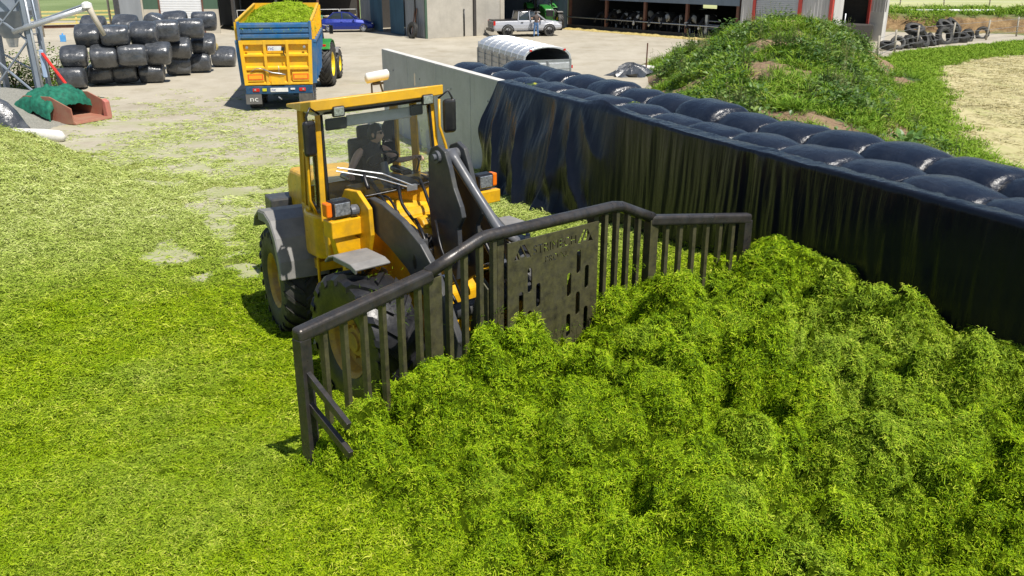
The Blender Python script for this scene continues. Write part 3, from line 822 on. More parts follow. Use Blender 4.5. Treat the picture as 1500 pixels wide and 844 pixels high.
M['bush'] = leaf_material('bush_leaf', (0.07, 0.14, 0.012), (0.16, 0.25, 0.02), (0.28, 0.36, 0.04))
M['hedge'] = leaf_material('hedge_leaf', (0.05, 0.09, 0.015), (0.10, 0.16, 0.03), (0.17, 0.23, 0.05))
weeds = tag(mound.copy(), 'dark leafy weeds covering the spoil mound', 'weeds', kind='stuff'); weeds.name = 'mound_weeds'
tufts = tag(mound.copy(), 'rank green grass tufts on the spoil mound', 'grass', kind='stuff'); tufts.name = 'mound_grass'
def as_scatter_only(o, *a, **k):
    """keep only the scattered pieces, not a second copy of the ground below"""
    md = scatter(o, *a, **k)
    for n in md.node_group.nodes:
        if n.bl_idname == 'GeometryNodeJoinGeometry':
            for l in list(n.inputs[0].links):
                if l.from_node.bl_idname == 'NodeGroupInput': md.node_group.links.remove(l)
for o in (weeds, tufts): SC.collection.objects.link(o)
weedcol = variants('weed', [leaf_clump(60, 0.42, 0.07, 0.17, 0.5, -10, 65, 300 + i, 0.4) for i in range(5)], M['weed'])
as_scatter_only(weeds, weedcol, 21, 0.5, 1.8, 0.25, 'dens2', align=0.5)
tuftcol = variants('tuft', [blade_clump(46, 0.2, 0.16, 0.45, 0.016, 45, 85, 1.0, 320 + i, nseg=3) for i in range(5)], M['lush'])
as_scatter_only(tufts, tuftcol, 22, 0.6, 1.3, 0.2, 'dens3', align=0.4)
def stalk_mesh(seed):
    r = np.random.RandomState(seed); V = []; Fc = []; T = []
    for k in range(7):
        a = r.uniform(0, 6.28); lean = r.uniform(.02, .25); h = r.uniform(.5, 1.0); bx, by = r.uniform(-.2, .2, 2); n0 = len(V)
        for t in (0, 1):
            cx, cy = bx + math.cos(a) * lean * h * t, by + math.sin(a) * lean * h * t; w = .012 * (1 - .6 * t)
            V += [(cx - w, cy, h * t), (cx + w, cy, h * t), (cx, cy + w, h * t)]; T += [.8] * 3
        Fc += [(n0, n0 + 1, n0 + 4, n0 + 3), (n0 + 1, n0 + 2, n0 + 5, n0 + 4), (n0 + 2, n0, n0 + 3, n0 + 5)]
        for q in range(14):
            t = r.uniform(.15, 1); cx, cy = bx + math.cos(a) * lean * h * t, by + math.sin(a) * lean * h * t; d = r.uniform(0, 6.28); L = r.uniform(.05, .14) * (1.3 - t * .8); n0 = len(V)
            V += [(cx, cy, h * t), (cx + math.cos(d + .4) * L * .6, cy + math.sin(d + .4) * L * .6, h * t + L * .3), (cx + math.cos(d) * L, cy + math.sin(d) * L, h * t + L * .2), (cx + math.cos(d - .4) * L * .6, cy + math.sin(d - .4) * L * .6, h * t + L * .3)]
            Fc.append((n0, n0 + 1, n0 + 2, n0 + 3)); T += [r.rand()] * 4
    me = bpy.data.meshes.new('stalks'); me.from_pydata([tuple(float(c_) for c_ in v) for v in V], [], Fc)
    at_ = me.attributes.new('tint', 'FLOAT', 'POINT'); at_.data.foreach_set('value', T)
    return me
tall = tag(mound.copy(), 'tall leafy weed stalks standing on the spoil mound', 'weeds', kind='stuff'); tall.name = 'tall_weeds'; SC.collection.objects.link(tall)
at4 = tall.data = mound.data.copy(); a4 = at4.attributes.new('dens4', 'FLOAT', 'POINT'); a4.data.foreach_set('value', np.ascontiguousarray(dm * 1.6 * sstep(-.1, .3, fbm(Xm * .5, Ym * .5, 3, 69)), dtype=np.float32).ravel())
as_scatter_only(tall, variants('stalk', [stalk_mesh(390 + i) for i in range(4)], leaf_material('stalk_leaf', (0.05, 0.10, 0.02), (0.12, 0.18, 0.04), (0.34, 0.33, 0.14))), 23, .6, 1.2, .1, 'dens4', align=.3)
# broad-leaved docks that can be told apart
def dock(x, y, s, lab):
    me = leaf_clump(26, 0.22 * s, 0.28 * s, 0.5 * s, 0.42, 5, 70, int(x * 31 + y * 7), 0.2 * s); me.materials.append(M['dock'])
    o = bpy.data.objects.new('dock_plant', me); SC.collection.objects.link(o)
    z = float(mound_h(np.array([[x]], float), np.array([[y]], float))[0, 0]); o.location = (x, y, z + 0.02)
    tag(o, lab, 'dock plant', 'broad-leaved dock plants on the mound')
for x, y, s, lab in ((8.0, 22.4, 1.3, 'big pale dock plant at the mound foot above the wrapped bales'), (8.6, 25.6, 1.15, 'broad dock plant half way up the mound near bare soil'), (9.8, 28.4, 1.1, 'dock plant high on the mound beside a reddish bare patch'), (7.3, 27.0, 1.0, 'dock plant on the mound slope facing the yard'), (10.9, 24.4, 1.1, 'dock plant low on the field side of the mound'), (9.3, 21.3, 1.1, 'rightmost low dock plant beside the field grass')):
    dock(x, y, s, lab)

# ---- rank grass strip round the mound and the mown hay field
def blob(pts): return pts
hay = [(14.6, 14), (13.6, 21), (13.6, 25.5), (14.6, 29.5), (17.2, 35.5), (19.4, 41), (21.4, 46.6), (24.5, 50.5), (30, 54), (40, 58), (60, 62), (60, 14)]
m, nt, b = new_mat('mown_hay')
co = coords(nt, True)
c = ramp(nt, noise(nt, coords(nt, True, (0.9, 0.12, 1)), 0.9, 8, 0.65), [(0.36, (0.36, 0.36, 0.14)), (0.5, (0.50, 0.44, 0.23)), (0.7, (0.60, 0.52, 0.31))])
c = mix(nt, ramp(nt, noise(nt, coords(nt, True, (1, 0.2, 1)), 5, 6, 0.7), [(0.4, 0.0), (0.75, 0.6)]), c, (0.42, 0.40, 0.17))
nt.links.new(c, b.inputs['Base Color']); b.inputs['Roughness'].default_value = 0.95
bump(nt, b, noise(nt, co, 14, 6, 0.75), 0.2, 0.03)
M['hay'] = m
xh = np.arange(11, 60, 0.4); yh = np.arange(11, 66, 0.4); Xh, Yh = np.meshgrid(xh, yh)
edge_x = np.interp(Yh, [11, 21, 25.5, 29.5, 35.5, 41, 46.6, 50.5, 54, 58, 62, 66], [14.8, 13.5, 13.5, 14.6, 17.2, 19.4, 21.8, 25.5, 31, 41, 60, 90]) + 0.5 * fbm(Xh * 0.3, Yh * 0.3, 3, 81)
dh_ = np.where((Xh > edge_x) & (np.abs(Xh) < 0.62 * Yh + 3), 3.0, 0.0)
hayo = grid_mesh('hay_field', Xh, Yh, np.where(Xh > edge_x - 0.3, 0.006, -0.03), M['hay'], {'dens': dh_})
tag(hayo, 'pale mown hay field at the right', 'field', kind='structure')
strawcol = variants('straw', [blade_clump(40, 0.5, 0.1, 0.3, 0.02, 0, 20, 0.5, 350 + i) for i in range(3)], grass_material('straw_wisps', [(0.38, 0.34, 0.15), (0.50, 0.44, 0.22)], (0.58, 0.51, 0.28), (0.66, 0.60, 0.36), False))
scatter(hayo, strawcol, 31, 0.7, 1.6, 0.05)
xg = np.arange(5, 46, 0.4); yg = np.arange(12, 68, 0.4); Xg, Yg = np.meshgrid(xg, yg)
ex = np.interp(Yg, [11, 21, 25.5, 29.5, 35.5, 41, 46.6, 50.5, 54, 58, 62, 68], [14.8, 13.5, 13.5, 14.6, 17.2, 19.4, 21.8, 25.5, 31, 41, 60, 100])
lx = np.interp(Yg, [11, 20, 30, 38, 44, 49.5, 55.5, 64.5, 68], [8.5, 9, 12, 14, 16.5, 19.6, 24.2, 38, 44])
dg = np.where((Xg < ex + 0.3 * fbm(Xg * 0.6, Yg * 0.6, 3, 82)) & (Xg > lx), 13.0, 0.0) * (np.abs(Xg) < 0.62 * Yg + 2)
strip = grid_mesh('rank_grass', Xg, Yg, np.full_like(Xg, -0.02), M['pasture'], {'dens': dg})
tag(strip, 'rank bright green grass margin round the hay field', 'grass', kind='stuff')
scatter(strip, variants('margin', [blade_clump(60, 0.32, 0.10, 0.24, 0.02, 30, 75, 0.9, 360 + i, nseg=3) for i in range(4)], grass_material('margin_grass', [(0.10, 0.19, 0.012), (0.18, 0.30, 0.02)], (0.25, 0.37, 0.03), (0.36, 0.42, 0.08), False)), 41, 0.7, 1.4, 0.15)
# ================================================================== WHEELS
def wheel(parent, xf, c, R, Wd, rimR, out=-1, tyre=None, rim=None, lugs=20, lugh=0.04, sweep=0.36, name='wheel', n=44, slope=True, hub=None):
    """axle along local x; out = which side faces outwards"""
    tyre = tyre or M['rubber']; rim = rim or M['rim_yellow']
    mb = MB(xf)
    h = Wd / 2
    prof = [(-h * 0.80, rimR * 0.97), (-h * 0.97, rimR + (R - rimR) * 0.25), (-h * 1.0, rimR + (R - rimR) * 0.55), (-h * 0.93, R * 0.955), (-h * 0.72, R * 0.99), (0, R), (h * 0.72, R * 0.99), (h * 0.93, R * 0.955), (h * 1.0, rimR + (R - rimR) * 0.55), (h * 0.97, rimR + (R - rimR) * 0.25), (h * 0.80, rimR * 0.97)]
    mb.lathe(prof, c, 'x', n, close=True)
    if lugs:
        for sd_ in (-1, 1):
            for i in range(lugs):
                a0 = 2 * math.pi * (i + (0.5 if sd_ > 0 else 0)) / lugs
                rings = []
                for t, da, rb, rt in ((0.03, 0.0, R * 0.985, R + lugh), (0.5, sweep * 0.45, R * 0.98, R + lugh * 0.95), (0.86, sweep * 0.85, R * 0.95, R + lugh * 0.7), (1.02, sweep, R * 0.87, R * 0.965)):
                    hw = 0.30 * 2 * math.pi / lugs / 2 * (1.0 + 0.25 * t)
                    ring = []
                    for rr_, s_ in ((rb, -1), (rb, 1), (rt, 0.8), (rt, -0.8)):
                        a = a0 + da + hw * s_
                        ring.append((c[0] + sd_ * h * t, c[1] + rr_ * math.cos(a), c[2] + rr_ * math.sin(a)))
                    rings.append(ring)
                mb.loft(rings)
    w = mb.build(name, tyre, parent, smooth=False)
    w.data.shade_smooth()
    md = w.modifiers.new('e', 'EDGE_SPLIT'); md.split_angle = RAD(38)
    mb = MB(xf)
    o = out
    pr_ = [(o * h * 0.86, rimR * 1.03), (o * h * 0.80, rimR * 0.97), (o * h * 0.70, rimR * 0.90), (o * h * 0.35, rimR * 0.82), (o * h * 0.28, rimR * 0.55), (o * h * 0.50, rimR * 0.42), (o * h * 0.52, rimR * 0.30), (o * h * 0.60, rimR * 0.28), (o * h * 0.60, 0.0), (-o * h * 0.1, 0.0), (-o * h * 0.1, rimR * 0.9), (-o * h * 0.8, rimR * 0.97)]
    mb.lathe(pr_, c, 'x', 28, close=True)
    for i in range(8):
        a = 2 * math.pi * i / 8
        mb.box((c[0] + o * h * 0.44, c[1] + rimR * 0.48 * math.cos(a), c[2] + rimR * 0.48 * math.sin(a)), (0.05, 0.035, 0.035))
    r = mb.build('rim', rim, w, smooth=False)
    return w

# ================================================================== PEOPLE
def person(name, label, sk, edges, hands, head, place, extra=None):
    """sk: {joint: (x,y,z,r,region)}; skinned into one continuous body, hands given real fingers"""
    names = list(sk); idx = {k: i for i, k in enumerate(names)}
    me = bpy.data.meshes.new('skeleton')
    me.from_pydata([sk[k][:3] for k in names], [(idx[a], idx[b]) for a, b in edges], [])
    ob = bpy.data.objects.new('skeleton', me); SC.collection.objects.link(ob)
    ob.modifiers.new('skin', 'SKIN').use_smooth_shade = True
    if not me.skin_vertices: 
        bpy.context.view_layer.objects.active = ob
        bpy.ops.mesh.customdata_skin_add()
    for i, k in enumerate(names):
        me.skin_vertices[0].data[i].radius = (sk[k][3], sk[k][3] * (sk[k][5] if len(sk[k]) > 5 else 1.0))
        me.skin_vertices[0].data[i].use_root = (k == 'pelvis')
    ob.modifiers.new('sub', 'SUBSURF').levels = 2
    dg = bpy.context.evaluated_depsgraph_get()
    body = bpy.data.meshes.new_from_object(ob.evaluated_get(dg))
    bpy.data.objects.remove(ob)
    mats = [M['skin'], place['top'], place['legs'], M['black']]
    reg = {'skin': 0, 'top': 1, 'legs': 2, 'shoe': 3}
    bm = bmesh.new(); bm.from_mesh(body)
    J = [(Vector(sk[k][:3]), reg[sk[k][4]]) for k in names]
    seg = []
    for a, b in edges:
        for t in (0.15, 0.5, 0.85):
            q = sk[a] if t < 0.5 else sk[b]
            seg.append((Vector(sk[a][:3]).lerp(Vector(sk[b][:3]), t), reg[q[4]]))
    for f in bm.faces:
        c = f.calc_center_median()
        f.material_index = min(seg + J, key=lambda s: (s[0] - c).length_squared)[1]
        a_, b_ = Vector(sk['waist'][:3]), Vector(sk['ucoll'][:3]); t_ = max(-0.3, min(0.93, (c - a_).dot(b_ - a_) / (b_ - a_).length_squared))
        if t_ > 0 and (c - (a_ + (b_ - a_) * t_)).length < 0.185 - 0.06 * max(0, t_ - .6): f.material_index = 1
        f.smooth = True
    # fingers
    for hd in hands:
        P, fw, sdv, up_ = [Vector(v) for v in hd[:4]]
        tmp = MB()
        tmp.loft([[P + fw * t + sdv * (sx * wd) + up_ * (sz * th) for sx, sz in ((-1, -1), (1, -1), (1, 1), (-1, 1))] for t, wd, th in ((-0.03, .026, .018), (0.02, .038, .017), (0.075, .042, .014))])
        for q, (o_, L) in enumerate(((-.032, .07), (-.011, .082), (.011, .078), (.032, .06))):
            b0 = P + fw * .07 + sdv * o_
            tmp.tube([b0, b0 + fw * L * .45 + up_ * -.006, b0 + fw * L * .75 - up_ * .03, b0 + fw * L * .85 - up_ * .055], [.0095, .009, .008, .006], 7)
        b0 = P + sdv * -.03 + fw * .01
        tmp.tube([b0, b0 + sdv * -.03 + fw * .03, b0 + sdv * -.035 + fw * .062 - up_ * .012], [.012, .0105, .008], 7)
        v0 = [bm.verts.new(v) for v in tmp.v]
        for f in tmp.f:
            try: nf = bm.faces.new([v0[i] for i in f]); nf.material_index = 0; nf.smooth = True
            except ValueError: pass
    bmesh.ops.recalc_face_normals(bm, faces=bm.faces)
    # head with face
    Hc, fwd, scl = Vector(head['c']), Vector(head['fwd']).normalized(), head.get('s', 1.0)
    right = fwd.cross(Vector((0, 0, 1))).normalized(); up_ = right.cross(fwd)
    def hp(x, y, z): return Hc + (right * x + fwd * y + up_ * z) * scl
    hv = []
    nu, nv = 20, 14
    base = []
    for j in range(nv + 1):
        ph = math.pi * j / nv; ring = []
        for i in range(nu):
            a = 2 * math.pi * i / nu
            x, y, z = math.sin(ph) * math.cos(a), math.sin(ph) * math.sin(a), -math.cos(ph)
            X_ = x * .076 * (1 - .18 * max(0, -z)); Y_ = y * .095 * (1 - .10 * max(0, -z)) + (.012 if (z < -.2 and y > .5) else 0); Z_ = z * .118
            fr = max(0, y) ** 6 * math.exp(-(x / .25) ** 2)
            Y_ += fr * (.026 * math.exp(-((z + .12) / .16) ** 2) + .009 * math.exp(-((z + .45) / .07) ** 2) + .008 * math.exp(-((z + .75) / .12) ** 2) - .010 * math.exp(-((z + .33) / .05) ** 2))
            Y_ -= .012 * max(0, y) ** 3 * math.exp(-((z - .05) / .1) ** 2) * math.exp(-((abs(x) - .38) / .15) ** 2)
            ring.append(bm.verts.new(hp(X_, Y_, Z_)))
        base.append(ring)
    for j in range(nv):
        for i in range(nu):
            try: f = bm.faces.new((base[j][i], base[j][(i + 1) % nu], base[j + 1][(i + 1) % nu], base[j + 1][i])); f.material_index = 0; f.smooth = True
            except ValueError: pass
    for sx in (-1, 1):
        t2 = MB(); t2.loft([[hp(sx * (.072 + d_), -.005 + math.cos(a) * r_ * .6, math.sin(a) * r_ - .005) for a in [k * math.pi / 4 for k in range(8)]] for d_, r_ in ((0, .026), (.012, .032), (.016, .022))])
        v0 = [bm.verts.new(v) for v in t2.v]
        for f in t2.f: nf = bm.faces.new([v0[i] for i in f]); nf.material_index = 0; nf.smooth = True
    bm.to_mesh(body); bm.free()
    for m_ in mats: body.materials.append(m_)
    root = thing(name, label, 'person', place['loc'], place.get('rz', 0))
    o = bpy.data.objects.new('body', body); SC.collection.objects.link(o); o.parent = root
    # hair: a cap of uneven locks
    mb = MB(); rings = []
    for j in range(9):
        ph = RAD(8 + j * 13); ring = []
        for i in range(22):
            a = 2 * math.pi * i / 22; y = math.sin(a)
            ph2 = ph * (0.62 if y > .35 else 1.0) * (1.0 if y > -.2 else 1.08)
            k = 1.10 + .05 * math.sin(i * 3.3 + j * 2.1) + (0.10 if head.get('quiff') and y > .2 and j < 5 else 0)
            ring.append(hp(math.sin(ph2) * math.cos(a) * .076 * k, math.sin(ph2) * y * .095 * k, math.cos(ph2) * .118 * k))
        rings.append(ring)
    mb.loft(rings, cap=True); mb.build('hair', M['hair'], o, smooth=True)
    if head.get('shades'):
        mb = MB()
        for sx in (-1, 1):
            mb.loft([[hp(sx * .034 + math.cos(a) * .027, .088 + d_, .012 + math.sin(a) * .019) for a in [k * math.pi / 5 for k in range(10)]] for d_ in (0, .012)])
            mb.beam(hp(sx * .06, .085, .018), hp(sx * .082, -.005, .018), .006, .008)
        mb.beam(hp(-.01, .096, .018), hp(.01, .096, .018), .006, .006)
        mb.build('sunglasses', M['black'], o)
    return root

# ================================================================== WHEEL LOADER
CO, FO = (-2.41, 12.84), (-1.9, 11.5)
cf = frame((-2.18, 12.92), 25, oz=-0.15, roll=0.062, uc=-0.3, pitch=0.095)
cw = frame(CO, 28)                       # rear chassis and wheels
ff = frame(FO, 40)
LD = root_at('wheel_loader', 'yellow articulated wheel loader pushing grass with its front blade', 'wheel loader', (-1.8, 11.6, 0))

# wheels
wheel(LD, cw, (-0.97, 0.0, 0.78), 0.755, 0.58, 0.40, -1, lugs=20, lugh=0.035)
wheel(LD, cw, (0.85, 0.0, 0.78), 0.755, 0.58, 0.40, 1, lugs=20, lugh=0.035)
wheel(LD, ff, (-0.98, 1.4, 0.93), 0.82, 0.64, 0.41, -1, M['rubber_wet'], lugs=18, lugh=0.04)
wheel(LD, ff, (1.28, 1.4, 0.93), 0.82, 0.64, 0.41, 1, M['rubber_wet'], lugs=18, lugh=0.04)
MB(cw).tube([(-0.9, 0, 0.78), (0.8, 0, 0.78)], 0.15, 12).box((-.06, 0, .8), (.5, .5, .5)).build('axle', M['arm_grey'], LD)
MB(ff).tube([(-0.85, 1.4, 0.93), (1.2, 1.4, 0.93)], 0.17, 12).box((.15, 1.4, .95), (.5, .55, .5)).build('axle', M['arm_grey'], LD)

# rear chassis, engine cover
mb = MB(cw); mb.prism([(-2.1, 1.25), (-2.15, 1.8), (-1.9, 2.0), (-0.3, 2.12), (0.15, 2.12), (0.15, 1.2)], -0.40, 0.6, 'yz')
mb.build('engine_cover', M['yellow'], LD, bevel=0.07, seg=3)
mb = MB(cw); mb.b2((-0.5, -1.9, 0.7), (0.4, 1.5, 1.3)); mb.b2((-0.75, -2.35, 0.75), (0.62, -1.9, 1.5)); mb.build('rear_frame', M['arm_grey'], LD, bevel=0.03)
# front frame: tower between the arms, with sloping deck
mb = MB(ff)
mb.prism([(0.02, 0.75), (0.0, 2.42), (0.30, 2.40), (0.62, 2.14), (0.95, 2.0), (1.35, 1.75), (1.75, 1.35), (1.8, 0.8)], -0.30, 0.62, 'yz')
mb.build('front_frame', M['yellow'], LD, bevel=0.03)
mb = MB(ff)
mb.b2((-0.36, 0.03, 2.05), (0.95, 0.28, 2.46))
mb.tube([(-0.28, 0.62, 2.06), (0.6, 0.62, 2.06)], 0.12, 14); mb.tube([(0.2, 0.86, 1.98), (0.56, 0.86, 2.0)], 0.13, 14)
mb.build('cross_tube', M['yellow'], LD, bevel=0.02)
for u0 in (-0.46, 0.70):       # pivot plates beside the arms
    mb = MB(ff); mb.prism([(0.25, 1.2), (0.18, 2.2), (0.42, 2.52), (0.72, 2.55), (0.98, 2.38), (1.0, 2.05), (0.8, 1.45), (0.8, 1.15)], u0 - (0.14 if u0 < 0 else -0.06), u0 - (0.08 if u0 < 0 else -0.14), 'yz')
    mb.build('pivot_plate', M['yellow'], LD, bevel=0.012)
    mb = MB(ff); e = u0 - 0.2 if u0 < 0 else u0 + 0.2
    mb.lathe([(-0.05, 0.0), (-0.05, 0.065), (0.0, 0.075), (0.05, 0.07), (0.05, 0)], (e, 0.72, 2.32), 'x', 16); mb.lathe([(-0.07, 0.0), (-0.07, 0.03), (0.07, 0.03), (0.07, 0)], (e, 0.72, 2.32), 'x', 10)
    mb.build('pivot_pin', M['rod_grey'], LD)

# lift arms
ARM = [(0.60, 2.26), (0.68, 2.42), (0.86, 2.48), (1.12, 2.46), (1.55, 2.33), (1.92, 2.14), (2.16, 1.92), (2.36, 1.60), (2.62, 1.15), (2.58, 0.92), (2.40, 0.90), (2.22, 1.15), (1.98, 1.48), (1.62, 1.76), (1.25, 1.94), (0.85, 2.08)]
for u0 in (-0.46, 0.72):
    a = MB(ff).prism(ARM, u0 - 0.045, u0 + 0.045, 'yz').build('lift_arm', M['arm_grey'], LD, bevel=0.014)
    mb = MB(ff)
    for sgn in (-1, 1):
        e = u0 + sgn * 0.048
        mb.loft([[(e + d_ * sgn, 1.80 + math.cos(k * math.pi / 6) * .035, 1.90 + math.sin(k * math.pi / 6) * .09) for k in range(12)] for d_ in (-.004, .003)])
    mb.build('slot', M['black'], a)
MB(ff).tube([(-0.5, 2.25, 1.35), (0.76, 2.25, 1.35)], 0.10, 14).build('arm_cross_tube', M['arm_grey'], LD, smooth=True)
# lift cylinders
for u0 in (-0.28, 0.54):
    c_ = MB(ff).tube([(u0, 0.75, 1.15), (u0, 1.55, 1.50)], 0.075, 12).build('lift_cylinder', M['arm_grey'], LD, smooth=False)
    MB(ff).tube([(u0, 1.5, 1.48), (u0, 2.1, 1.74)], 0.04, 12).build('piston_rod', M['chrome'], c_, smooth=True)
# bell crank plates and tilt rod
BC = [(1.42, 3.02), (1.48, 3.13), (1.62, 3.18), (1.76, 3.12), (1.84, 2.95), (1.92, 2.72), (2.04, 2.52), (2.08, 2.40), (1.98, 2.25), (2.0, 1.95), (1.94, 1.6), (1.72, 1.45), (1.52, 1.6), (1.46, 2.0), (1.40, 2.4)]
for u0 in (0.02, 0.30):
    MB(ff).prism(BC, u0 - 0.032, u0 + 0.032, 'yz').build('bell_crank', M['arm_grey'], LD, bevel=0.012)
for r1_, w1_, z1_ in ((0.075, 1.62, 3.04), (0.09, 1.75, 1.75)):
    mb = MB(ff); mb.tube([(-0.09, w1_, z1_), (-0.05, w1_, z1_), (-0.05, w1_, z1_), (0.37, w1_, z1_), (0.37, w1_, z1_), (0.41, w1_, z1_)], [r1_ * .5, r1_ * .5, r1_, r1_, r1_ * .5, r1_ * .5], 16); mb.build('crank_pin', M['rod_grey'], LD)
mb = MB(ff)
mb.tube([(0.17, 1.62, 3.04), (0.19, 1.70, 2.98), (0.22, 2.1, 2.60), (0.25, 2.40, 2.31), (0.26, 2.52, 2.20)], [0.105, 0.062, 0.055, 0.062, 0.09], 14)
for e in (0.12, 0.40): mb.tube([(0.26, 2.42, 2.29), (e, 2.55, 2.16), (e, 2.66, 1.95), (e, 2.70, 1.8)], [0.07, 0.055, 0.05, 0.07], 10)
mb.build('tilt_rod', M['rod_grey'], LD, smooth=True)
mb = MB(ff); mb.tube([(0.16, 0.55, 1.75), (0.16, 1.25, 1.88)], 0.09, 14); mb.tube([(0.16, 1.2, 1.87), (0.16, 1.6, 1.93)], 0.045, 10); mb.build('tilt_cylinder', M['arm_grey'], LD, smooth=False)
# hoses
hs = [[(-0.12, 0.35, 2.35), (-0.18, 0.62, 2.38), (-0.2, 0.85, 2.2), (-0.15, 1.0, 1.95)], [(-0.05, 0.35, 2.33), (-0.1, 0.66, 2.36), (-0.12, 0.95, 2.16), (-0.05, 1.15, 1.9)],
      [(0.72, 0.2, 2.45), (0.68, 0.5, 2.42), (0.62, 0.8, 2.2), (0.55, 1.0, 2.0)], [(0.80, 0.25, 2.5), (0.76, 0.55, 2.35), (0.66, 0.9, 2.12), (0.5, 1.1, 1.95)],
      [(0.12, 1.3, 2.1), (-0.02, 1.55, 2.25), (-0.16, 1.85, 2.0), (-0.1, 2.05, 1.6), (-.05, 2.1, 1.4)], [(-0.16, 1.0, 2.1), (-0.2, 1.35, 2.15), (-0.2, 1.6, 1.9), (-0.1, 1.75, 1.55)],
      [(0.02, 1.05, 2.15), (-0.08, 1.35, 2.05), (-0.1, 1.55, 1.75)], [(-0.33, 0.55, 2.5), (-0.3, 0.4, 2.66), (-0.2, 0.3, 2.6), (-0.12, 0.45, 2.4)]]
hs += [[(0.35, 0.9, 2.1), (0.42, 1.3, 2.3), (0.45, 1.7, 2.15), (0.48, 2.1, 1.7), (0.45, 2.4, 1.3)], [(0.55, 0.8, 2.1), (0.58, 1.2, 2.2), (0.6, 1.7, 2.0), (0.56, 2.2, 1.5)], [(-0.2, 0.7, 2.2), (-0.28, 1.1, 2.25), (-0.3, 1.6, 2.0), (-0.26, 2.1, 1.6), (-0.2, 2.4, 1.2)], [(0.3, 0.25, 2.45), (0.15, 0.5, 2.5), (0.0, 0.8, 2.3), (0.05, 1.1, 2.05)], [(0.5, 0.25, 2.46), (0.45, 0.55, 2.5), (0.35, 0.9, 2.25), (0.25, 1.2, 2.1)]]
for h_ in hs:
    P = [Vector(p) for p in h_]; pts = []
    for i in range(len(P) - 1):
        p0, p1, p2, p3 = P[max(i - 1, 0)], P[i], P[i + 1], P[min(i + 2, len(P) - 1)]
        for t in (0, .25, .5, .75):
            pts.append(0.5 * ((2 * p1) + (-p0 + p2) * t + (2 * p0 - 5 * p1 + 4 * p2 - p3) * t * t + (-p0 + 3 * p1 - 3 * p2 + p3) * t ** 3))
    pts.append(P[-1])
    MB(ff).tube(pts, rnd.choice((0.017, 0.022, 0.027)), 7).build('hose', M['black'], LD, smooth=True)
mb = MB(ff)
for i in range(26):
    mb.box((rnd.uniform(-.22, .55), rnd.uniform(1.0, 1.5), rnd.uniform(1.72, 2.1)), (rnd.uniform(.05, .16), rnd.uniform(.05, .16), rnd.uniform(.05, .14)), Matrix.Rotation(rnd.uniform(0, 3), 3, 'Z') @ Matrix.Rotation(rnd.uniform(-.5, .5), 3, 'X'))
tag(mb.build('valve_block', M['arm_grey'], LD, bevel=0.01), kind='stuff')

# headlamp brackets
mb = MB(ff); mb.b2((-1.0, 0.56, 2.02), (-0.55, 0.78, 2.24)); mb.prism([(-1.0, 2.20), (-0.54, 1.92), (-0.54, 1.75), (-0.9, 1.75)], 0.60, 0.74, 'xz'); brL = mb.build('lamp_bracket', M['yellow'], LD, bevel=0.015)
mb = MB(ff); mb.b2((0.82, 0.56, 2.06), (1.62, 0.78, 2.24)); brR = mb.build('lamp_bracket', M['yellow'], LD, bevel=0.015)
for u0, br, amb in ((-0.82, brL, -1), (1.40, brR, 1)):
    hl = MB(ff).b2((u0 - 0.13, 0.58, 2.26), (u0 + 0.13, 0.74, 2.47)).build('headlamp', M['black'], LD, bevel=0.025)
    MB(ff).b2((u0 - 0.105, 0.738, 2.285), (u0 + 0.105, 0.752, 2.445)).build('lens', M['lens'], hl, bevel=0.01)
    MB(ff).b2((u0 + amb * 0.13, 0.60, 2.28), (u0 + amb * 0.205, 0.73, 2.46)).build('indicator', M['amber'], hl, bevel=0.02)

# fenders
mb = MB(cw); mb.strip([(-0.75, 1.45), (-0.62, 1.62), (-0.3, 1.80), (0.1, 1.86), (0.42, 1.80), (0.66, 1.60), (0.80, 1.30), (0.84, 1.05)], -1.30, -0.62, 0.035, 'yz')
mb.strip([(-0.3, 1.78), (0.1, 1.84), (0.42, 1.78), (0.66, 1.58), (0.80, 1.28), (0.84, 1.05)], -1.31, -1.27, 0.14, 'yz')
mb.build('rear_fender', M['plastic_grey'], LD, bevel=0.015)
mb = MB(cw); mb.strip([(-0.75, 1.45), (-0.3, 1.80), (0.1, 1.86), (0.42, 1.80), (0.66, 1.60), (0.80, 1.30)], 0.5, 1.18, 0.035, 'yz'); mb.build('rear_fender', M['plastic_grey'], LD, bevel=0.015)
for a0, a1 in ((-1.32, -0.62), (0.92, 1.62)):
    mb = MB(ff); mb.strip([(0.86, 1.82), (0.96, 1.90), (1.10, 1.945), (1.50, 1.94), (1.62, 1.90)], a0 + .14, a1 - .10, 0.03, 'yz'); mb.strip([(1.10, 1.945), (1.50, 1.94), (1.62, 1.90)], a0 + .13, a0 + .16, 0.07, 'yz')
    mb.build('front_fender', M['plastic_grey'], LD, bevel=0.012)
# steps and side box
mb = MB(cf)
mb.b2((-1.02, 0.62, 1.28), (-0.55, 1.12, 1.42)); mb.b2((-1.0, 0.66, 0.98), (-0.6, 1.08, 1.03)); mb.b2((-1.0, 0.68, 0.66), (-0.62, 1.06, 0.71))
mb.tube([(-1.03, 0.62, 0.62), (-1.03, 0.60, 1.55)], 0.022, 8); mb.tube([(-1.03, 1.12, 0.62), (-1.03, 1.12, 1.5)], 0.022, 8)
mb.tube([(-1.06, 0.40, 1.86), (-1.10, 0.52, 1.72), (-1.08, 0.62, 1.66), (-0.95, 0.66, 1.66)], 0.016, 7)
mb.build('step', M['yellow'], LD, bevel=0.01)
mb = MB(cf); prof = [(-1.08, 0.62), (-1.12, 0.9), (-1.08, 1.30), (-0.92, 1.48), (-0.62, 1.52), (-0.5, 0.6)]
mb.prism(prof, 1.50, 2.14, 'xy'); mb.build('side_tank', M['yellow'], LD, bevel=0.07, seg=4)
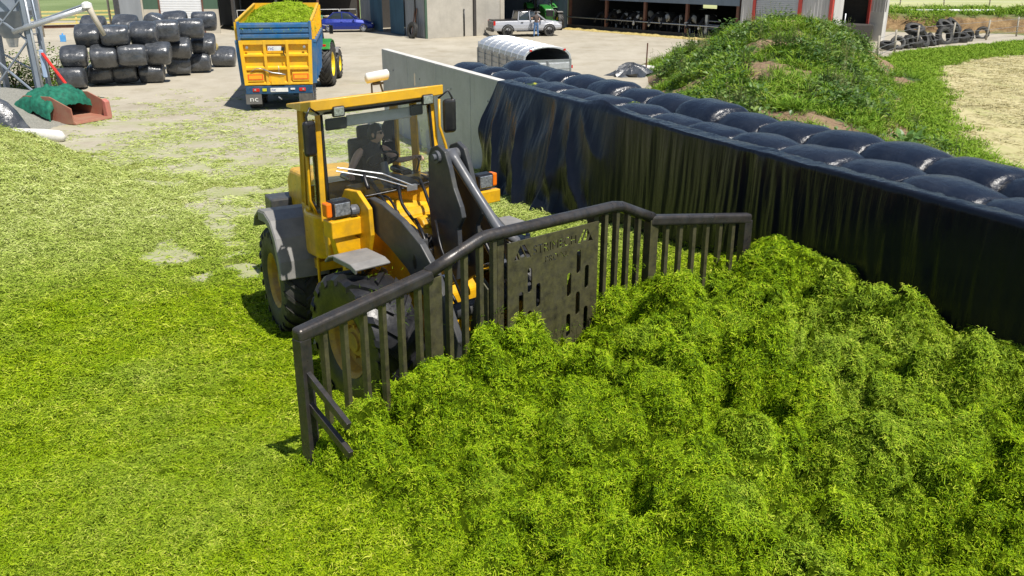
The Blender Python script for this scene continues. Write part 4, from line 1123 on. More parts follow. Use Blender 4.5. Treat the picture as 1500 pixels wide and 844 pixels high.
mb = MB(cf); mb.prism([(-1.02, 0.7), (-1.05, 0.95), (-1.0, 1.28), (-0.9, 1.38), (-0.7, 1.3), (-0.7, 0.7)], 2.14, 2.20, 'xy'); mb.build('tank_lid', M['plastic_grey'], LD, bevel=0.03)
mb = MB(cf); mb.b2((-0.92, 0.0, 1.75), (-0.55, 0.5, 2.2)); mb.build('side_panel', M['yellow'], LD, bevel=0.06, seg=3)

# cab
cabroof = MB(cf).prism([(-1.02, 0.12), (-1.14, 0.40), (-1.19, 1.55), (-1.12, 1.80), (-0.9, 1.86), (0.36, 1.86), (0.60, 1.78), (0.66, 1.45), (0.62, 0.2), (0.5, 0.12)], 3.50, 3.63, 'xy')
cabroof.v = [(p[0], p[1], p[2] - (0.06 * (1.86 - p[1]) if p[2] > 3.6 else 0.0)) for p in cabroof.v]
cabroof = cabroof.build('cab_roof', M['roof_yellow'], LD, bevel=0.03, seg=4)
MB(cf).prism([(-1.0, 0.25), (-1.06, 1.68), (0.50, 1.68), (0.50, 0.25)], 3.44, 3.51, 'xy').build('headliner', M['cream_lining'], LD)
def pillar(p, q, w, h, mat='yellow', nm='pillar'): return MB(cf).beam(p, q, w, h).build(nm, M[mat], LD, bevel=0.012)
pillar((-1.04, 1.74, 2.10), (-1.0, 1.62, 3.46), 0.07, 0.10); pillar((0.50, 1.76, 2.35), (0.47, 1.62, 3.46), 0.07, 0.10)
pillar((-1.06, 0.95, 2.12), (-1.03, 0.92, 3.46), 0.06, 0.10); pillar((0.50, 0.92, 2.2), (0.48, 0.9, 3.46), 0.06, 0.10)
pillar((-0.96, 0.30, 2.12), (-0.93, 0.32, 3.46), 0.09, 0.10); pillar((0.46, 0.12, 2.2), (0.44, 0.15, 3.46), 0.10, 0.12)
mb = MB(cf); mb.beam((-1.1, 0.98, 2.2), (-1.07, 0.96, 2.95), 0.03, 0.04); mb.beam((-1.1, 1.22, 2.2), (-1.07, 1.2, 2.95), 0.03, 0.04); mb.beam((-1.1, 0.97, 2.2), (-1.1, 1.23, 2.2), 0.03, 0.04); mb.beam((-1.07, 0.95, 2.95), (-1.07, 1.21, 2.95), 0.03, 0.04)
mb.build('door_frame', M['yellow'], LD, bevel=0.008)
mb = MB(cf); mb.tube([(-1.12, 1.68, 2.2), (-1.2, 1.72, 2.4), (-1.19, 1.72, 3.1), (-1.08, 1.72, 3.4)], 0.018, 8); mb.build('grab_rail', M['yellow'], LD, smooth=True)
mb = MB(cf); mb.tube([(0.55, 1.78, 2.25), (0.66, 1.82, 2.5), (0.60, 1.82, 2.85), (0.53, 1.80, 3.1), (0.54, 1.78, 3.45)], 0.018, 8); mb.build('grab_rail', M['yellow'], LD, smooth=True)
MB(cf).b2((-1.03, 1.60, 1.60), (0.50, 1.80, 2.36)).build('cowl', M['yellow'], LD, bevel=0.03)
mb = MB(cf); mb.b2((-1.0, 0.25, 1.75), (0.5, 1.62, 1.95)); mb.b2((-1.02, 0.3, 1.95), (-0.97, 0.95, 2.15)); mb.b2((-0.9, 0.20, 1.9), (0.46, 0.26, 2.35)); mb.b2((0.46, 0.1, 1.9), (0.50, 1.62, 2.3)); mb.build('cab_tub', M['yellow'], LD)
# glazing with dark rubber surrounds
ws = [(-0.985, 1.79, 2.34), (0.47, 1.80, 2.40), (0.44, 1.66, 3.45), (-0.97, 1.66, 3.45)]
g = MB(cf); rowsW = 6
rr = []
for j in range(rowsW + 1):
    t = j / rowsW; row = []
    for i in range(9):
        q = i / 8; a = Vector(ws[0]).lerp(Vector(ws[1]), q); b_ = Vector(ws[3]).lerp(Vector(ws[2]), q); p = a.lerp(b_, t); p.y += 0.10 * (1 - (2 * q - 1) ** 2); row.append(p)
    rr.append(row)
g.loft(rr, cap=False, closed=False); wsO = g.build('windscreen', M['glass'], LD, smooth=True, recalc=False)
g = MB(cf)
for row in (rr[0], rr[-1]): g.tube(row, 0.016, 6)
g.tube([r_[0] for r_ in rr], 0.02, 6); g.tube([r_[-1] for r_ in rr], 0.02, 6); g.build('rubber_seal', M['black'], wsO, smooth=True)
for nm, q in (('door_window', [(-1.05, 1.0, 2.16), (-1.04, 1.68, 2.16), (-1.0, 1.60, 3.44), (-1.03, 0.98, 3.44)]), ('side_window', [(-0.98, 0.36, 2.2), (-1.05, 0.88, 2.2), (-1.03, 0.86, 3.44), (-0.95, 0.38, 3.44)]), ('rear_window', [(-0.92, 0.1, 2.52), (0.38, 0.1, 2.52), (0.36, 0.14, 3.44), (-0.9, 0.14, 3.44)]), ('side_window', [(0.49, 0.2, 2.32), (0.50, 0.86, 2.32), (0.48, 0.84, 3.44), (0.46, 0.2, 3.44)]), ('door_window', [(0.50, 0.98, 2.32), (0.50, 1.68, 2.32), (0.47, 1.58, 3.44), (0.48, 0.96, 3.44)])):
    MB(cf).quad(*q).build(nm, M['glass'], LD, recalc=False)
# interior
mb = MB(cf); mb.b2((-0.36, 0.42, 2.1), (0.16, 0.90, 2.30)); mb.prism([(0.40, 2.3), (0.52, 2.3), (0.46, 2.95), (0.36, 2.95)], -0.34, 0.14, 'yz'); mb.b2((-.2, .36, 2.93), (0.02, .44, 3.12)); mb.b2((-.5, .45, 2.42), (-.4, 1.0, 2.5)); mb.b2((.22, .5, 2.42), (.36, 1.15, 2.5)); mb.build('seat', M['black'], LD, bevel=0.05, seg=3)
mb = MB(cf)
prof = [(0.50 * math.cos(a), 0.34 * math.sin(a)) for a in [k * math.pi / 10 for k in range(11)]]
mb.prism([(-0.02 + x * .75, 2.05 + max(z, 0) + .12) for x, z in prof] + [(-.42, 2.0), (.36, 2.0)], 1.36, 1.66, 'xz')
mb.tube([(-0.05, 1.4, 2.3), (-0.06, 1.2, 2.66)], 0.05, 10); mb.build('dashboard', M['plastic_grey'], LD, bevel=0.03)
mb = MB(cf)
sw_c = Vector((-0.06, 1.16, 2.70)); ax = Vector((0, -0.55, 0.84)); e1 = Vector((1, 0, 0)); e2 = ax.cross(e1)
ring = [sw_c + (e1 * math.cos(k * math.pi / 12) + e2 * math.sin(k * math.pi / 12)) * 0.21 for k in range(25)]
mb.tube(ring, 0.017, 8, cap=False)
for k in (0, 8, 16): mb.tube([sw_c - ax * .03, ring[k]], 0.012, 6)
mb.build('steering_wheel', M['black'], LD, smooth=True)
mb = MB(cf); mb.tube([(0.44, 1.1, 2.45), (0.46, 1.16, 2.62)], 0.016, 8); mb.lathe([(-.03, 0.0), (-.025, .03), (.02, .034), (.035, .02), (.04, 0)], (0.46, 1.17, 2.63), 'z', 10); mb.b2((.3, .9, 2.3), (.48, 1.3, 2.44)); mb.build('joystick', M['black'], LD)
mb = MB(cf); mb.prism([(0.20, 2.5), (0.40, 2.5), (0.40, 3.15), (0.32, 3.2), (0.22, 3.05)], 0.2, 0.32, 'xz'); mb.build('hanging_jacket', M['navy'], LD, bevel=0.06, seg=3)
mb = MB(cf); mb.b2((-0.62, 1.50, 3.24), (0.25, 1.53, 3.38)); mb.build('sun_visor', M['white'], LD, bevel=0.03)
MB(cf).b2((-0.90, 1.52, 3.22), (-0.62, 1.56, 3.37)).build('interior_mirror', M['black'], LD, bevel=0.02); MB(cf).b2((0.22, 1.52, 3.26), (0.40, 1.56, 3.40)).build('interior_mirror', M['black'], LD, bevel=0.02)
mb = MB(cf); mb.b2((-0.98, 1.0, 2.2), (-0.9, 1.5, 2.9)); mb.build('monitor_rack', M['black'], LD, bevel=0.03)
# wipers
mb = MB(cf); mb.tube([(0.10, 1.93, 2.40), (-0.30, 1.915, 2.62), (-0.86, 1.855, 2.78)], 0.012, 6); mb.tube([(0.02, 1.93, 2.40), (-0.38, 1.92, 2.58), (-0.88, 1.86, 2.74)], 0.010, 6); mb.box((0.08, 1.90, 2.38), (.14, .08, .07)); mb.build('wiper', M['galv'], LD)
# work lamps, mirrors, beacon
for u0, z0 in ((-0.80, 3.47), (0.35, 3.47)):
    wl = MB(cf).box((u0, 1.86, z0), (0.15, 0.09, 0.13)).build('work_lamp', M['black'], LD, bevel=0.02)
    MB(cf).box((u0, 1.908, z0), (0.125, 0.012, 0.105)).build('lens', M['lens'], wl, bevel=0.01)
for u0, zc, sgn in ((-1.16, 3.18, -1), (0.67, 3.22, 1)):
    mi = MB(cf).box((u0, 1.80, zc), (0.17, 0.09, 0.44), Matrix.Rotation(0.35 * sgn, 3, 'Z')).build('mirror', M['black'], LD, bevel=0.045, seg=3)
    MB(cf).tube([(u0 - sgn * .14, 1.78, 3.46), (u0 - sgn * .02, 1.82, 3.55), (u0 + sgn * .03, 1.83, 3.45), (u0, 1.80, zc)], 0.014, 7).build('mirror_arm', M['black'], mi, smooth=True)
bc = MB(cf).tube([(-0.20, 1.02, 3.78), (-0.18, 1.02, 3.78), (0.10, 1.02, 3.80), (0.12, 1.02, 3.80)], [0.04, 0.07, 0.07, 0.04], 12).build('beacon_bar', M['white'], LD, smooth=True)
mb = MB(cf); mb.tube([(-0.12, 1.02, 3.54), (-0.12, 1.02, 3.70), (-0.02, 1.02, 3.72)], 0.014, 6); mb.tube([(0.04, 1.02, 3.54), (-0.02, 1.02, 3.76)], 0.014, 6); mb.b2((-.1, 1.0, 3.68), (.04, 1.04, 3.71)); mb.build('bracket', M['steel_worn'], bc)
MB(cf).tube([(0.42, 1.2, 3.62), (0.42, 1.2, 3.78)], 0.006, 5).build('aerial', M['galv'], LD)
mb = MB(ff); mb.box((0.45, .305, 2.28), (.02, .02, .02)); mb.build('bolt', M['arm_grey'], LD)

# ================================================================== PUSHER BLADE
BL = root_at('push_blade', 'worn steel silage push blade with barred folding wings ahead of the loader', 'push blade', (0.46, 9.8, 0))
def rail(pts, nm='top_rail'): return MB(ff).tube(pts, 0.070, 16).build(nm, M['steel_worn'], BL, smooth=True)
tipL, hL, hR, tipR = (-2.62, 3.10, 2.00), (-0.99, 2.82, 2.13), (2.47, 2.80, 2.10), (3.98, 3.16, 1.90)
ra = MB(ff).beam((tipL[0] - .07, tipL[1] + .01, tipL[2]), hL, 0.135, 0.135).build('wing_rail', M['steel_worn'], BL, bevel=0.035, seg=3)
rail([(-1.03, 2.82, 2.15), (-0.66, 2.81, 2.27), (-0.33, 2.80, 2.375), (-0.24, 2.80, 2.39), (1.74, 2.80, 2.38), (1.88, 2.80, 2.355), (2.20, 2.80, 2.22), (2.47, 2.80, 2.11)])
MB(ff).beam((2.40, 2.80, 2.09), (tipR[0] + .06, tipR[1] + .01, tipR[2]), 0.135, 0.135).build('wing_rail', M['steel_worn'], BL, bevel=0.035, seg=3)
def bar(u0, w0, zt, zb, sx=0.05, sy=0.075, nm='bar', mt='steel_dirty', deg=0.0):
    MB(ff).box((u0, w0, (zt + zb) / 2), (sx, sy, zt - zb), Matrix.Rotation(deg, 3, 'Z')).build(nm, M[mt], BL, bevel=0.006)
dl = math.atan2(tipL[1] - hL[1], tipL[0] - hL[0])
for i in range(6):
    t = (i + 0.95) / 6.75; u0 = tipL[0] + (hL[0] - tipL[0]) * t; w0 = tipL[1] + (hL[1] - tipL[1]) * t
    bar(u0, w0, tipL[2] + (hL[2] - tipL[2]) * t - .05, 0.62, deg=dl)
bar(-2.63, 3.10, 1.96, 0.66, 0.12, 0.13, 'end_post', 'steel_worn', dl)
bar(-0.96, 2.80, 2.10, 0.7, 0.16, 0.12, 'hinge_post')
for u0, zt in ((-0.75, 2.20), (-0.54, 2.27), (-0.33, 2.33), (-0.14, 2.36)): bar(u0, 2.80, zt, 0.7, 0.055)
bar(-0.03, 2.74, 2.34, 0.7, 0.10, 0.12, 'channel')
for u0, zt in ((1.60, 2.34), (1.80, 2.33), (2.0, 2.28), (2.2, 2.2)): bar(u0, 2.80, zt, 0.75, 0.055)
bar(1.46, 2.74, 2.34, 0.75, 0.08, 0.12, 'channel')
bar(2.46, 2.80, 2.10, 0.75, 0.15, 0.12, 'hinge_post')
dr = math.atan2(tipR[1] - hR[1], tipR[0] - hR[0])
for i in range(6):
    t = (i + 1.05) / 7.1; u0 = hR[0] + (tipR[0] - hR[0]) * t; w0 = hR[1] + (tipR[1] - hR[1]) * t
    bar(u0, w0, hR[2] + (tipR[2] - hR[2]) * t - .05, 0.8, 0.055, deg=dr)
bar(3.99, 3.16, 1.88, 0.8, 0.13, 0.12, 'end_post', 'steel_worn', dr)
MB(ff).beam((-1.0, 2.72, 0.78), (2.5, 2.72, 0.78), 0.12, 0.16).build('bottom_rail', M['steel_dirty'], BL, bevel=0.01)
for z0, z1 in ((1.62, 1.32), (1.30, 1.03)):
    MB(ff).beam((-2.62, 3.10, z0), (-2.58, 3.78, z1), 0.05, 0.085).build('tine', M['steel_worn'], BL, bevel=0.006)
mb = MB(ff)
for u0 in (-0.15, 1.35): mb.prism([(2.45, 0.85), (2.75, 0.85), (2.75, 1.75), (2.6, 1.85), (2.4, 1.2)], u0 - .03, u0 + .03, 'yz')
mb.build('mounting_lug', M['steel_dirty'], BL, bevel=0.01)
# plate: outline, slots, cut-out mark and lettering as one filled outline with real holes
def spl(cu, pts):
    sp = cu.splines.new('POLY'); sp.points.add(len(pts) - 1)
    for q, p in zip(sp.points, pts): q.co = (p[0], p[1], 0, 1)
    sp.use_cyclic_u = True
def text_polys(txt, size, x0, y0, sx=1.0):
    tc = bpy.data.curves.new('t', 'FONT'); tc.body = txt; tc.size = size; tc.space_character = 1.05
    to = bpy.data.objects.new('t', tc); SC.collection.objects.link(to)
    dg = bpy.context.evaluated_depsgraph_get()
    me = bpy.data.meshes.new_from_object(to.evaluated_get(dg))
    bm = bmesh.new(); bm.from_mesh(me)
    bmesh.ops.remove_doubles(bm, verts=bm.verts, dist=1e-5)
    be = [e for e in bm.edges if len(e.link_faces) == 1]
    nxt = {}
    for e in be:
        for v in e.verts: nxt.setdefault(v.index, []).append(e.other_vert(v).index)
    bm.verts.ensure_lookup_table(); polys = []; seen = set()
    for s0 in list(nxt):
        if s0 in seen: continue
        loop = [s0]; seen.add(s0); cur = s0
        while True:
            nn = [q for q in nxt[cur] if q not in seen]
            if not nn: break
            cur = nn[0]; seen.add(cur); loop.append(cur)
        if len(loop) > 2: polys.append([(bm.verts[i].co.x * sx + x0, bm.verts[i].co.y + y0) for i in loop])
    wmax = max(v.co.x for v in bm.verts) * sx
    bm.free(); bpy.data.objects.remove(to)
    return polys, wmax
cu = bpy.data.curves.new('plate_outline', 'CURVE'); cu.dimensions = '2D'; cu.fill_mode = 'BOTH'; cu.extrude = 0.009
PW, PH = 1.42, 1.52
spl(cu, [(0, 0), (PW, 0), (PW, PH), (0, PH)])
for x, y in ((0.33, 1.02), (0.20, 0.76), (0.46, 0.81), (0.33, 0.50), (0.20, 0.24), (0.46, 0.29), (1.10, 1.08), (0.95, 0.82), (1.24, 0.86), (1.10, 0.55), (0.95, 0.30), (1.24, 0.33)):
    w_, h_ = 0.034, 0.15
    pts = [(x + w_ * math.cos(a), y + (h_ - w_) * (1 if k <= 6 else -1) + w_ * math.sin(a)) for k, a in enumerate([math.pi * i / 6 for i in range(7)] + [math.pi + math.pi * i / 6 for i in range(7)])]
    spl(cu, pts)
def tri(x0, y0, s, flip=1):
    spl(cu, [(x0, y0), (x0 + flip * .05 * s, y0 + .085 * s), (x0 + flip * .085 * s, y0)])
    spl(cu, [(x0 + flip * .06 * s, y0 + .10 * s), (x0 + flip * .10 * s, y0 + .165 * s), (x0 + flip * .175 * s, y0 + .02 * s), (x0 + flip * .105 * s, y0 + .02 * s)])
    spl(cu, [(x0 + flip * .115 * s, y0 + .165 * s), (x0 + flip * .16 * s, y0 + .165 * s), (x0 + flip * .26 * s, y0), (x0 + flip * .195 * s, y0)])
tri(0.09, PH - 0.22, 1.0, 1); tri(PW - 0.09, PH - 0.22, 1.0, -1)
ps, wm = text_polys('STRIMECH', 0.155, 0, 0, 0.92)
for p in ps: spl(cu, [(x + (PW - wm) / 2, y + PH - 0.205) for x, y in p])
ps, wm = text_polys('PRO XL', 0.11, 0, 0, 0.95)
for p in ps: spl(cu, [(x + (PW - wm) / 2 + .03, y + PH - 0.335) for x, y in p])
tmp = bpy.data.objects.new('tmp', cu); SC.collection.objects.link(tmp)
pm = bpy.data.meshes.new_from_object(tmp.evaluated_get(bpy.context.evaluated_depsgraph_get())); bpy.data.objects.remove(tmp)
mb = MB(ff); mb.v = [(0.01 + v.co.x, 2.86 - v.co.z, 0.75 + v.co.y) for v in pm.vertices]; mb.f = [tuple(p.vertices) for p in pm.polygons]; mb.fm = [0] * len(mb.f)
mb.build('cutout_plate', M['steel_dirty'], BL)

# chop caught on the machine
cg = MB(); T_ = []
rg_ = random.Random(77)
spots = [(-0.98, 1.15, 1.78, .3, .28), (-0.9, 1.55, 1.78, .28, .22), (-1.05, 1.85, 1.60, .22, .2), (-0.85, 2.05, 1.40, .25, .15), (0.2, 1.2, 2.02, .3, .2), (0.35, 0.5, 2.36, .3, .12), (-0.7, 0.66, 2.26, .2, .08), (-0.2, 2.83, 1.5, .5, .02), (0.7, 2.89, 1.05, .6, .02), (2.2, 2.83, 1.5, .3, .02), (1.5, 2.85, 1.3, .2, .02), (-1.8, 2.98, 1.2, .6, .03)]
for u_, w_, z_, su, sw2 in spots:
    for q in range(34):
        p = Vector((u_ + rg_.gauss(0, su * .5), w_ + rg_.gauss(0, sw2 * .5), z_ + rg_.gauss(0, .02)))
        if abs(u_ + 1) < .2 and z_ < 1.9:
            rr_ = math.hypot(p.y - 1.4, p.z - .93); k_ = .865 / rr_; p.y = 1.4 + (p.y - 1.4) * k_; p.z = .93 + (p.z - .93) * k_
        d = Vector((rg_.uniform(-1, 1), rg_.uniform(-1, 1), rg_.uniform(-.3, .4))).normalized() * rg_.uniform(.025, .07); s2 = d.cross(Vector((0, 0, 1))).normalized() * .004
        cg.add([p - s2, p + s2, p + d + s2 * .3, p + d - s2 * .3], [(0, 1, 2, 3)])
cg.xf = ff
tag(cg.build('caught_grass', M['chop'], recalc=False), 'bits of chopped grass stuck to the loader wheel and blade', 'grass', kind='stuff')

# ================================================================== DRIVER
def cfp(u, v, z): return Vector(cf((u, v, z)))
O_ = cfp(-0.06, 0.62, 2.3)
def L_(u, v, z, r, reg, asp=1.0):
    p = cfp(u, v, z) - O_; return (p.x, p.y, p.z, r, reg, asp)
sk = {'pelvis': L_(-.06, .62, 2.36, .13, 'legs'), 'waist': L_(-.06, .60, 2.50, .125, 'top'), 'chest': L_(-.06, .60, 2.66, .145, 'top'), 'ucoll': L_(-.05, .61, 2.775, .095, 'top'), 'neck': L_(-.03, .64, 2.85, .052, 'skin'), 'headb': L_(-.02, .67, 2.93, .06, 'skin'),
      'shL': L_(-.25, .62, 2.755, .065, 'skin'), 'elL': L_(-.42, .80, 2.56, .045, 'skin'), 'wrL': L_(-.50, 1.08, 2.55, .032, 'skin'),
      'shR': L_(.14, .62, 2.76, .065, 'skin'), 'elR': L_(.26, .84, 2.60, .045, 'skin'), 'wrR': L_(.42, 1.06, 2.64, .032, 'skin'),
      'hipL': L_(-.16, .66, 2.34, .10, 'legs'), 'knL': L_(-.24, 1.06, 2.40, .072, 'legs'), 'anL': L_(-.24, 1.16, 2.04, .045, 'skin'), 'toL': L_(-.24, 1.32, 1.99, .04, 'shoe'),
      'hipR': L_(.04, .66, 2.34, .10, 'legs'), 'knR': L_(.12, 1.06, 2.40, .072, 'legs'), 'anR': L_(.12, 1.16, 2.04, .045, 'skin'), 'toR': L_(.12, 1.32, 1.99, .04, 'shoe')}
ed = [('pelvis', 'waist'), ('waist', 'chest'), ('chest', 'ucoll'), ('ucoll', 'neck'), ('neck', 'headb'), ('ucoll', 'shL'), ('shL', 'elL'), ('elL', 'wrL'), ('ucoll', 'shR'), ('shR', 'elR'), ('elR', 'wrR'), ('pelvis', 'hipL'), ('hipL', 'knL'), ('knL', 'anL'), ('anL', 'toL'), ('pelvis', 'hipR'), ('hipR', 'knR'), ('knR', 'anR'), ('anR', 'toR')]
def dirv(u, v, z): return cfp(u, v, z) - cfp(0, 0, 0)
fwv = dirv(0, 1, 0).normalized(); sdv = dirv(1, 0, 0).normalized()
person('person', 'driver in black vest and sunglasses sitting at the loader cab wheel', sk, ed,
       [(cfp(-.51, 1.12, 2.545) - O_, (fwv * .9 - sdv * .1).normalized(), sdv, Vector((0, 0, 1))), (cfp(.435, 1.09, 2.655) - O_, (fwv * .8 + sdv * .3).normalized(), sdv, Vector((0, 0, 1)))],
       {'c': cfp(-.01, .69, 3.0) - O_, 'fwd': fwv * .6 + sdv * .85, 'shades': True, 'quiff': True, 's': 1.06}, {'top': M['navy'], 'legs': M['shorts'], 'loc': O_})
# ================================================================== BACKGROUND BUILDINGS
def frame2(O, F, oz=0.0):
    L = math.hypot(*F); F = (F[0] / L, F[1] / L); R = (F[1], -F[0])
    return lambda p: (O[0] + p[0] * R[0] + p[1] * F[0], O[1] + p[0] * R[1] + p[1] * F[1], p[2] + oz)
def along(p, q): return frame2(p, (-(q[1] - p[1]), q[0] - p[0])), math.hypot(q[0] - p[0], q[1] - p[1])   # u runs p->q, w goes behind the face

def corrugated(name, col, pitch=0.16, axis='x', dark=0.75, rough=0.5, dirt=None):
    m, nt, b = new_mat(name)
    co = N(nt, 'TexCoord').outputs['Object']
    n1 = noise(nt, coords(nt, True, (1, 1, 0.12)), 2.5, 7, 0.65)
    c = ramp(nt, n1, [(0.3, tuple(k * dark for k in col)), (0.7, col)])
    nt.links.new(c, b.inputs['Base Color']); b.inputs['Roughness'].default_value = rough
    return m
M['clad_grey'] = corrugated('grey_cladding', (0.30, 0.32, 0.34))
M['clad_white'] = corrugated('pale_cladding', (0.62, 0.60, 0.58))
M['clad_blue'] = corrugated('weathered_blue_doors', (0.045, 0.13, 0.20), dark=0.55)
M['clad_fascia'] = corrugated('blue_grey_fascia', (0.17, 0.22, 0.28))
M['roof_sheet'] = corrugated('roof_sheeting', (0.25, 0.26, 0.27))
M['shutter'] = corrugated('roller_shutter', (0.52, 0.54, 0.56), dark=0.9)
M['shutter_white'] = corrugated('white_roller_shutter', (0.74, 0.75, 0.76), dark=0.93)
M['red_trim'] = pmat('red_trim', (0.50, 0.06, 0.045), 0.5)
M['green_clad'] = corrugated('green_cladding', (0.07, 0.13, 0.085))
M['rust_steel'] = pmat('oxide_steel', (0.14, 0.055, 0.035), 0.6, dirt=(0.2, 0.12, 0.08))
M['yellow_rail'] = pmat('yellow_rail', (0.66, 0.55, 0.18), 0.55, dirt=(0.5, 0.45, 0.3))
M['cream'] = concrete('cream_pier', (0.52, 0.47, 0.38))
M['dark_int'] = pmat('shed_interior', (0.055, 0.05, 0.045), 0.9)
M['feed'] = pmat('feed_straw', (0.46, 0.36, 0.13), 0.9, var=0.35, vscale=8)

def ribs(xf, u0, u1, z0, z1, w, pitch, mat, parent, nm='cladding', deep=0.035):
    """profiled sheet: one part with real ribs"""
    pts = []; u = u0
    while u < u1 - pitch * 0.2:
        e = min(u + pitch, u1); d = e - u
        pts += [(u, w), (u + d * .55, w), (u + d * .65, w - deep), (u + d * .9, w - deep)]; u = e
    pts.append((u1, w))
    mb = MB(xf); n = len(pts)
    mb.add([(p[0], p[1], z0) for p in pts] + [(p[0], p[1], z1) for p in pts], [(i, i + 1, n + i + 1, n + i) for i in range(n - 1)])
    return mb.build(nm, mat, parent, recalc=False)
def shutter(xf, u0, u1, z0, z1, w, mat, parent):
    sh_ = MB(xf).b2((u0, w + .03, z0), (u1, w + .06, z1)).build('roller_shutter', mat, parent)
    z = z0
    while z < z1 - 0.02:
        MB(xf).prism([(w + .03, z + .008), (w, z + .03), (w, z + .09), (w + .03, z + .112)], u0, u1, 'yz').build('slat', mat, sh_)
        z += 0.12 if z1 - z0 < 4 else 0.12
    return sh_

# building with white roller shutter, left
xf, L = along((-28.4, 68.6), (-21.9, 69.2))
B1 = root_at('shutter_building', 'farm building with white roller shutter behind the black bale stack', 'building', (-25, 72, 0))
MB(xf).b2((1.15, 0, 0), (2.25, 0.3, 1.75)).build('pier', M['cream'], B1); MB(xf).b2((1.15, .02, 1.75), (2.25, .28, 5.5)).build('upper_cladding', M['green_clad'], B1)
MB(xf).b2((5.45, 0, 0), (6.5, 0.3, 1.75)).build('pier', M['cream'], B1); MB(xf).b2((5.45, .02, 1.75), (6.5, .28, 5.5)).build('upper_cladding', M['green_clad'], B1)
shutter(xf, 2.35, 5.35, 0, 4.2, 0.06, M['shutter_white'], B1); MB(xf).b2((2.25, 0, 4.2), (5.45, .3, 5.5)).build('lintel', M['green_clad'], B1)
for u in (2.25, 5.38): MB(xf).b2((u, -.03, 0), (u + .1, .05, 4.2)).build('guide_rail', M['rust_steel'], B1)
MB(xf).b2((-.55, 0.0, 0), (1.1, .12, 3.2)).build('sliding_door', M['clad_grey'], B1); MB(xf).b2((-.95, -.03, 0), (-.55, .3, 5.5)).build('corner_post', M['arm_grey'], B1); MB(xf).b2((1.02, -.04, 0), (1.14, .1, 5.5)).build('corner_post', M['cream'], B1)
MB(xf).b2((-.9, .3, 0), (-.6, 9, 5.5)).build('side_wall', M['clad_grey'], B1); MB(xf).b2((-1, -.1, 5.5), (6.6, 9.2, 5.7)).build('roof', M['roof_sheet'], B1); MB(xf).b2((-.6, 8.7, 0), (6.5, 9, 5.5)).build('rear_wall', M['clad_grey'], B1); MB(xf).b2((-.5, .12, 3.2), (1.1, .28, 5.5)).build('lintel', M['green_clad'], B1)

# dark open-fronted shed with gates
xf, L = along((-21.7, 72.2), (-12.1, 74.2))
B2 = root_at('open_shed', 'dark open-fronted shed closed by white pipe gates', 'shed', (-17, 78, 0))
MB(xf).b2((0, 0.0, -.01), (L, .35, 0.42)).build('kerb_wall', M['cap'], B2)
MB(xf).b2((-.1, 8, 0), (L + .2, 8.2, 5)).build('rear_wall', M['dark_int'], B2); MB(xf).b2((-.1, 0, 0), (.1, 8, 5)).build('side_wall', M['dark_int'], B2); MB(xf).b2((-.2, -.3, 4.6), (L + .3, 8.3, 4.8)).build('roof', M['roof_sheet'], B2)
for u in (0.1, 3.3, 6.5, L - .15): MB(xf).b2((u - .09, .05, .4), (u + .09, .25, 4.6)).build('post', M['rust_steel'] if u > 6 else M['arm_grey'], B2)
for u0, u1 in ((0.3, 3.2), (3.4, 6.4), (6.6, 8.1), (8.2, 9.5)):
    g = MB(xf); g.tube([(u0, .0, .5), (u0, .0, 1.5), (u1, .0, 1.5), (u1, 0, .5), (u0, 0, .5)], .032, 7); g = g.build('gate', M['white'], B2, smooth=True)
    for z in (0.75, 1.0): MB(xf).tube([(u0, 0, z), (u1, 0, z)], .026, 6).build('gate_bar', M['white'], g, smooth=True)
fo = MB(xf)
for i in range(60): fo.box((rnd.uniform(7, L - .3), rnd.uniform(.5, 1.4), rnd.uniform(.35, 1.0)), (rnd.uniform(.1, .4), rnd.uniform(.1, .3), rnd.uniform(.05, .2)), Matrix.Rotation(rnd.uniform(0, 3), 3, 'Z') @ Matrix.Rotation(rnd.uniform(-.4, .4), 3, 'Y'))
tag(fo.build('forage_heap', M['feed']), 'straw-coloured fodder heap behind the white gate by the blue car', 'fodder', kind='stuff')

# workshop: shaded wall with blue sliding doors, sunlit rendered wall
B3 = root_at('workshop', 'workshop with faded blue sliding doors and sunlit rendered end wall', 'building', (-3, 72, 0))
xf, L = along((-12.1, 74.2), (-5.97, 64.33))
ribs(xf, 0, 2.2, 0, 5.5, 0.0, .3, M['clad_grey'], B3); ribs(xf, 8.2, L - .1, 0, 5.5, 0.0, .3, M['clad_grey'], B3); ribs(xf, 2.2, 8.2, 3.6, 5.5, 0, .3, M['clad_grey'], B3)
ribs(xf, 2.2, 4.5, 0.05, 3.6, -.12, .2, M['clad_blue'], B3, 'sliding_door', .03); ribs(xf, 5.9, 8.3, 0.05, 3.6, -.12, .2, M['clad_blue'], B3, 'sliding_door', .03)
MB(xf).b2((0.0, 4, 0), (11.3, 4.2, 5.4)).build('inner_wall', M['dark_int'], B3); MB(xf).b2((0.0, .3, 0), (.2, 4, 5.4)).build('inner_wall', M['dark_int'], B3); MB(xf).b2((4.55, .5, 0), (5.85, .9, 1.4)).build('stored_crate', M['dark_int'], B3, bevel=.05)
MB(xf).b2((1.9, -.2, 3.6), (8.6, -.02, 3.72)).build('door_track', M['galv'], B3); MB(xf).tube([(L - 1.5, -.1, .2), (L - 1.5, -.1, 5.5)], .05, 8).build('downpipe', M['black'], B3, smooth=True); MB(xf).b2((L - .12, -.06, 0), (L, .1, 5.5)).build('corner_trim', M['green_clad'], B3)
xf2, L2 = along((-5.97, 64.33), (-0.61, 68.58))
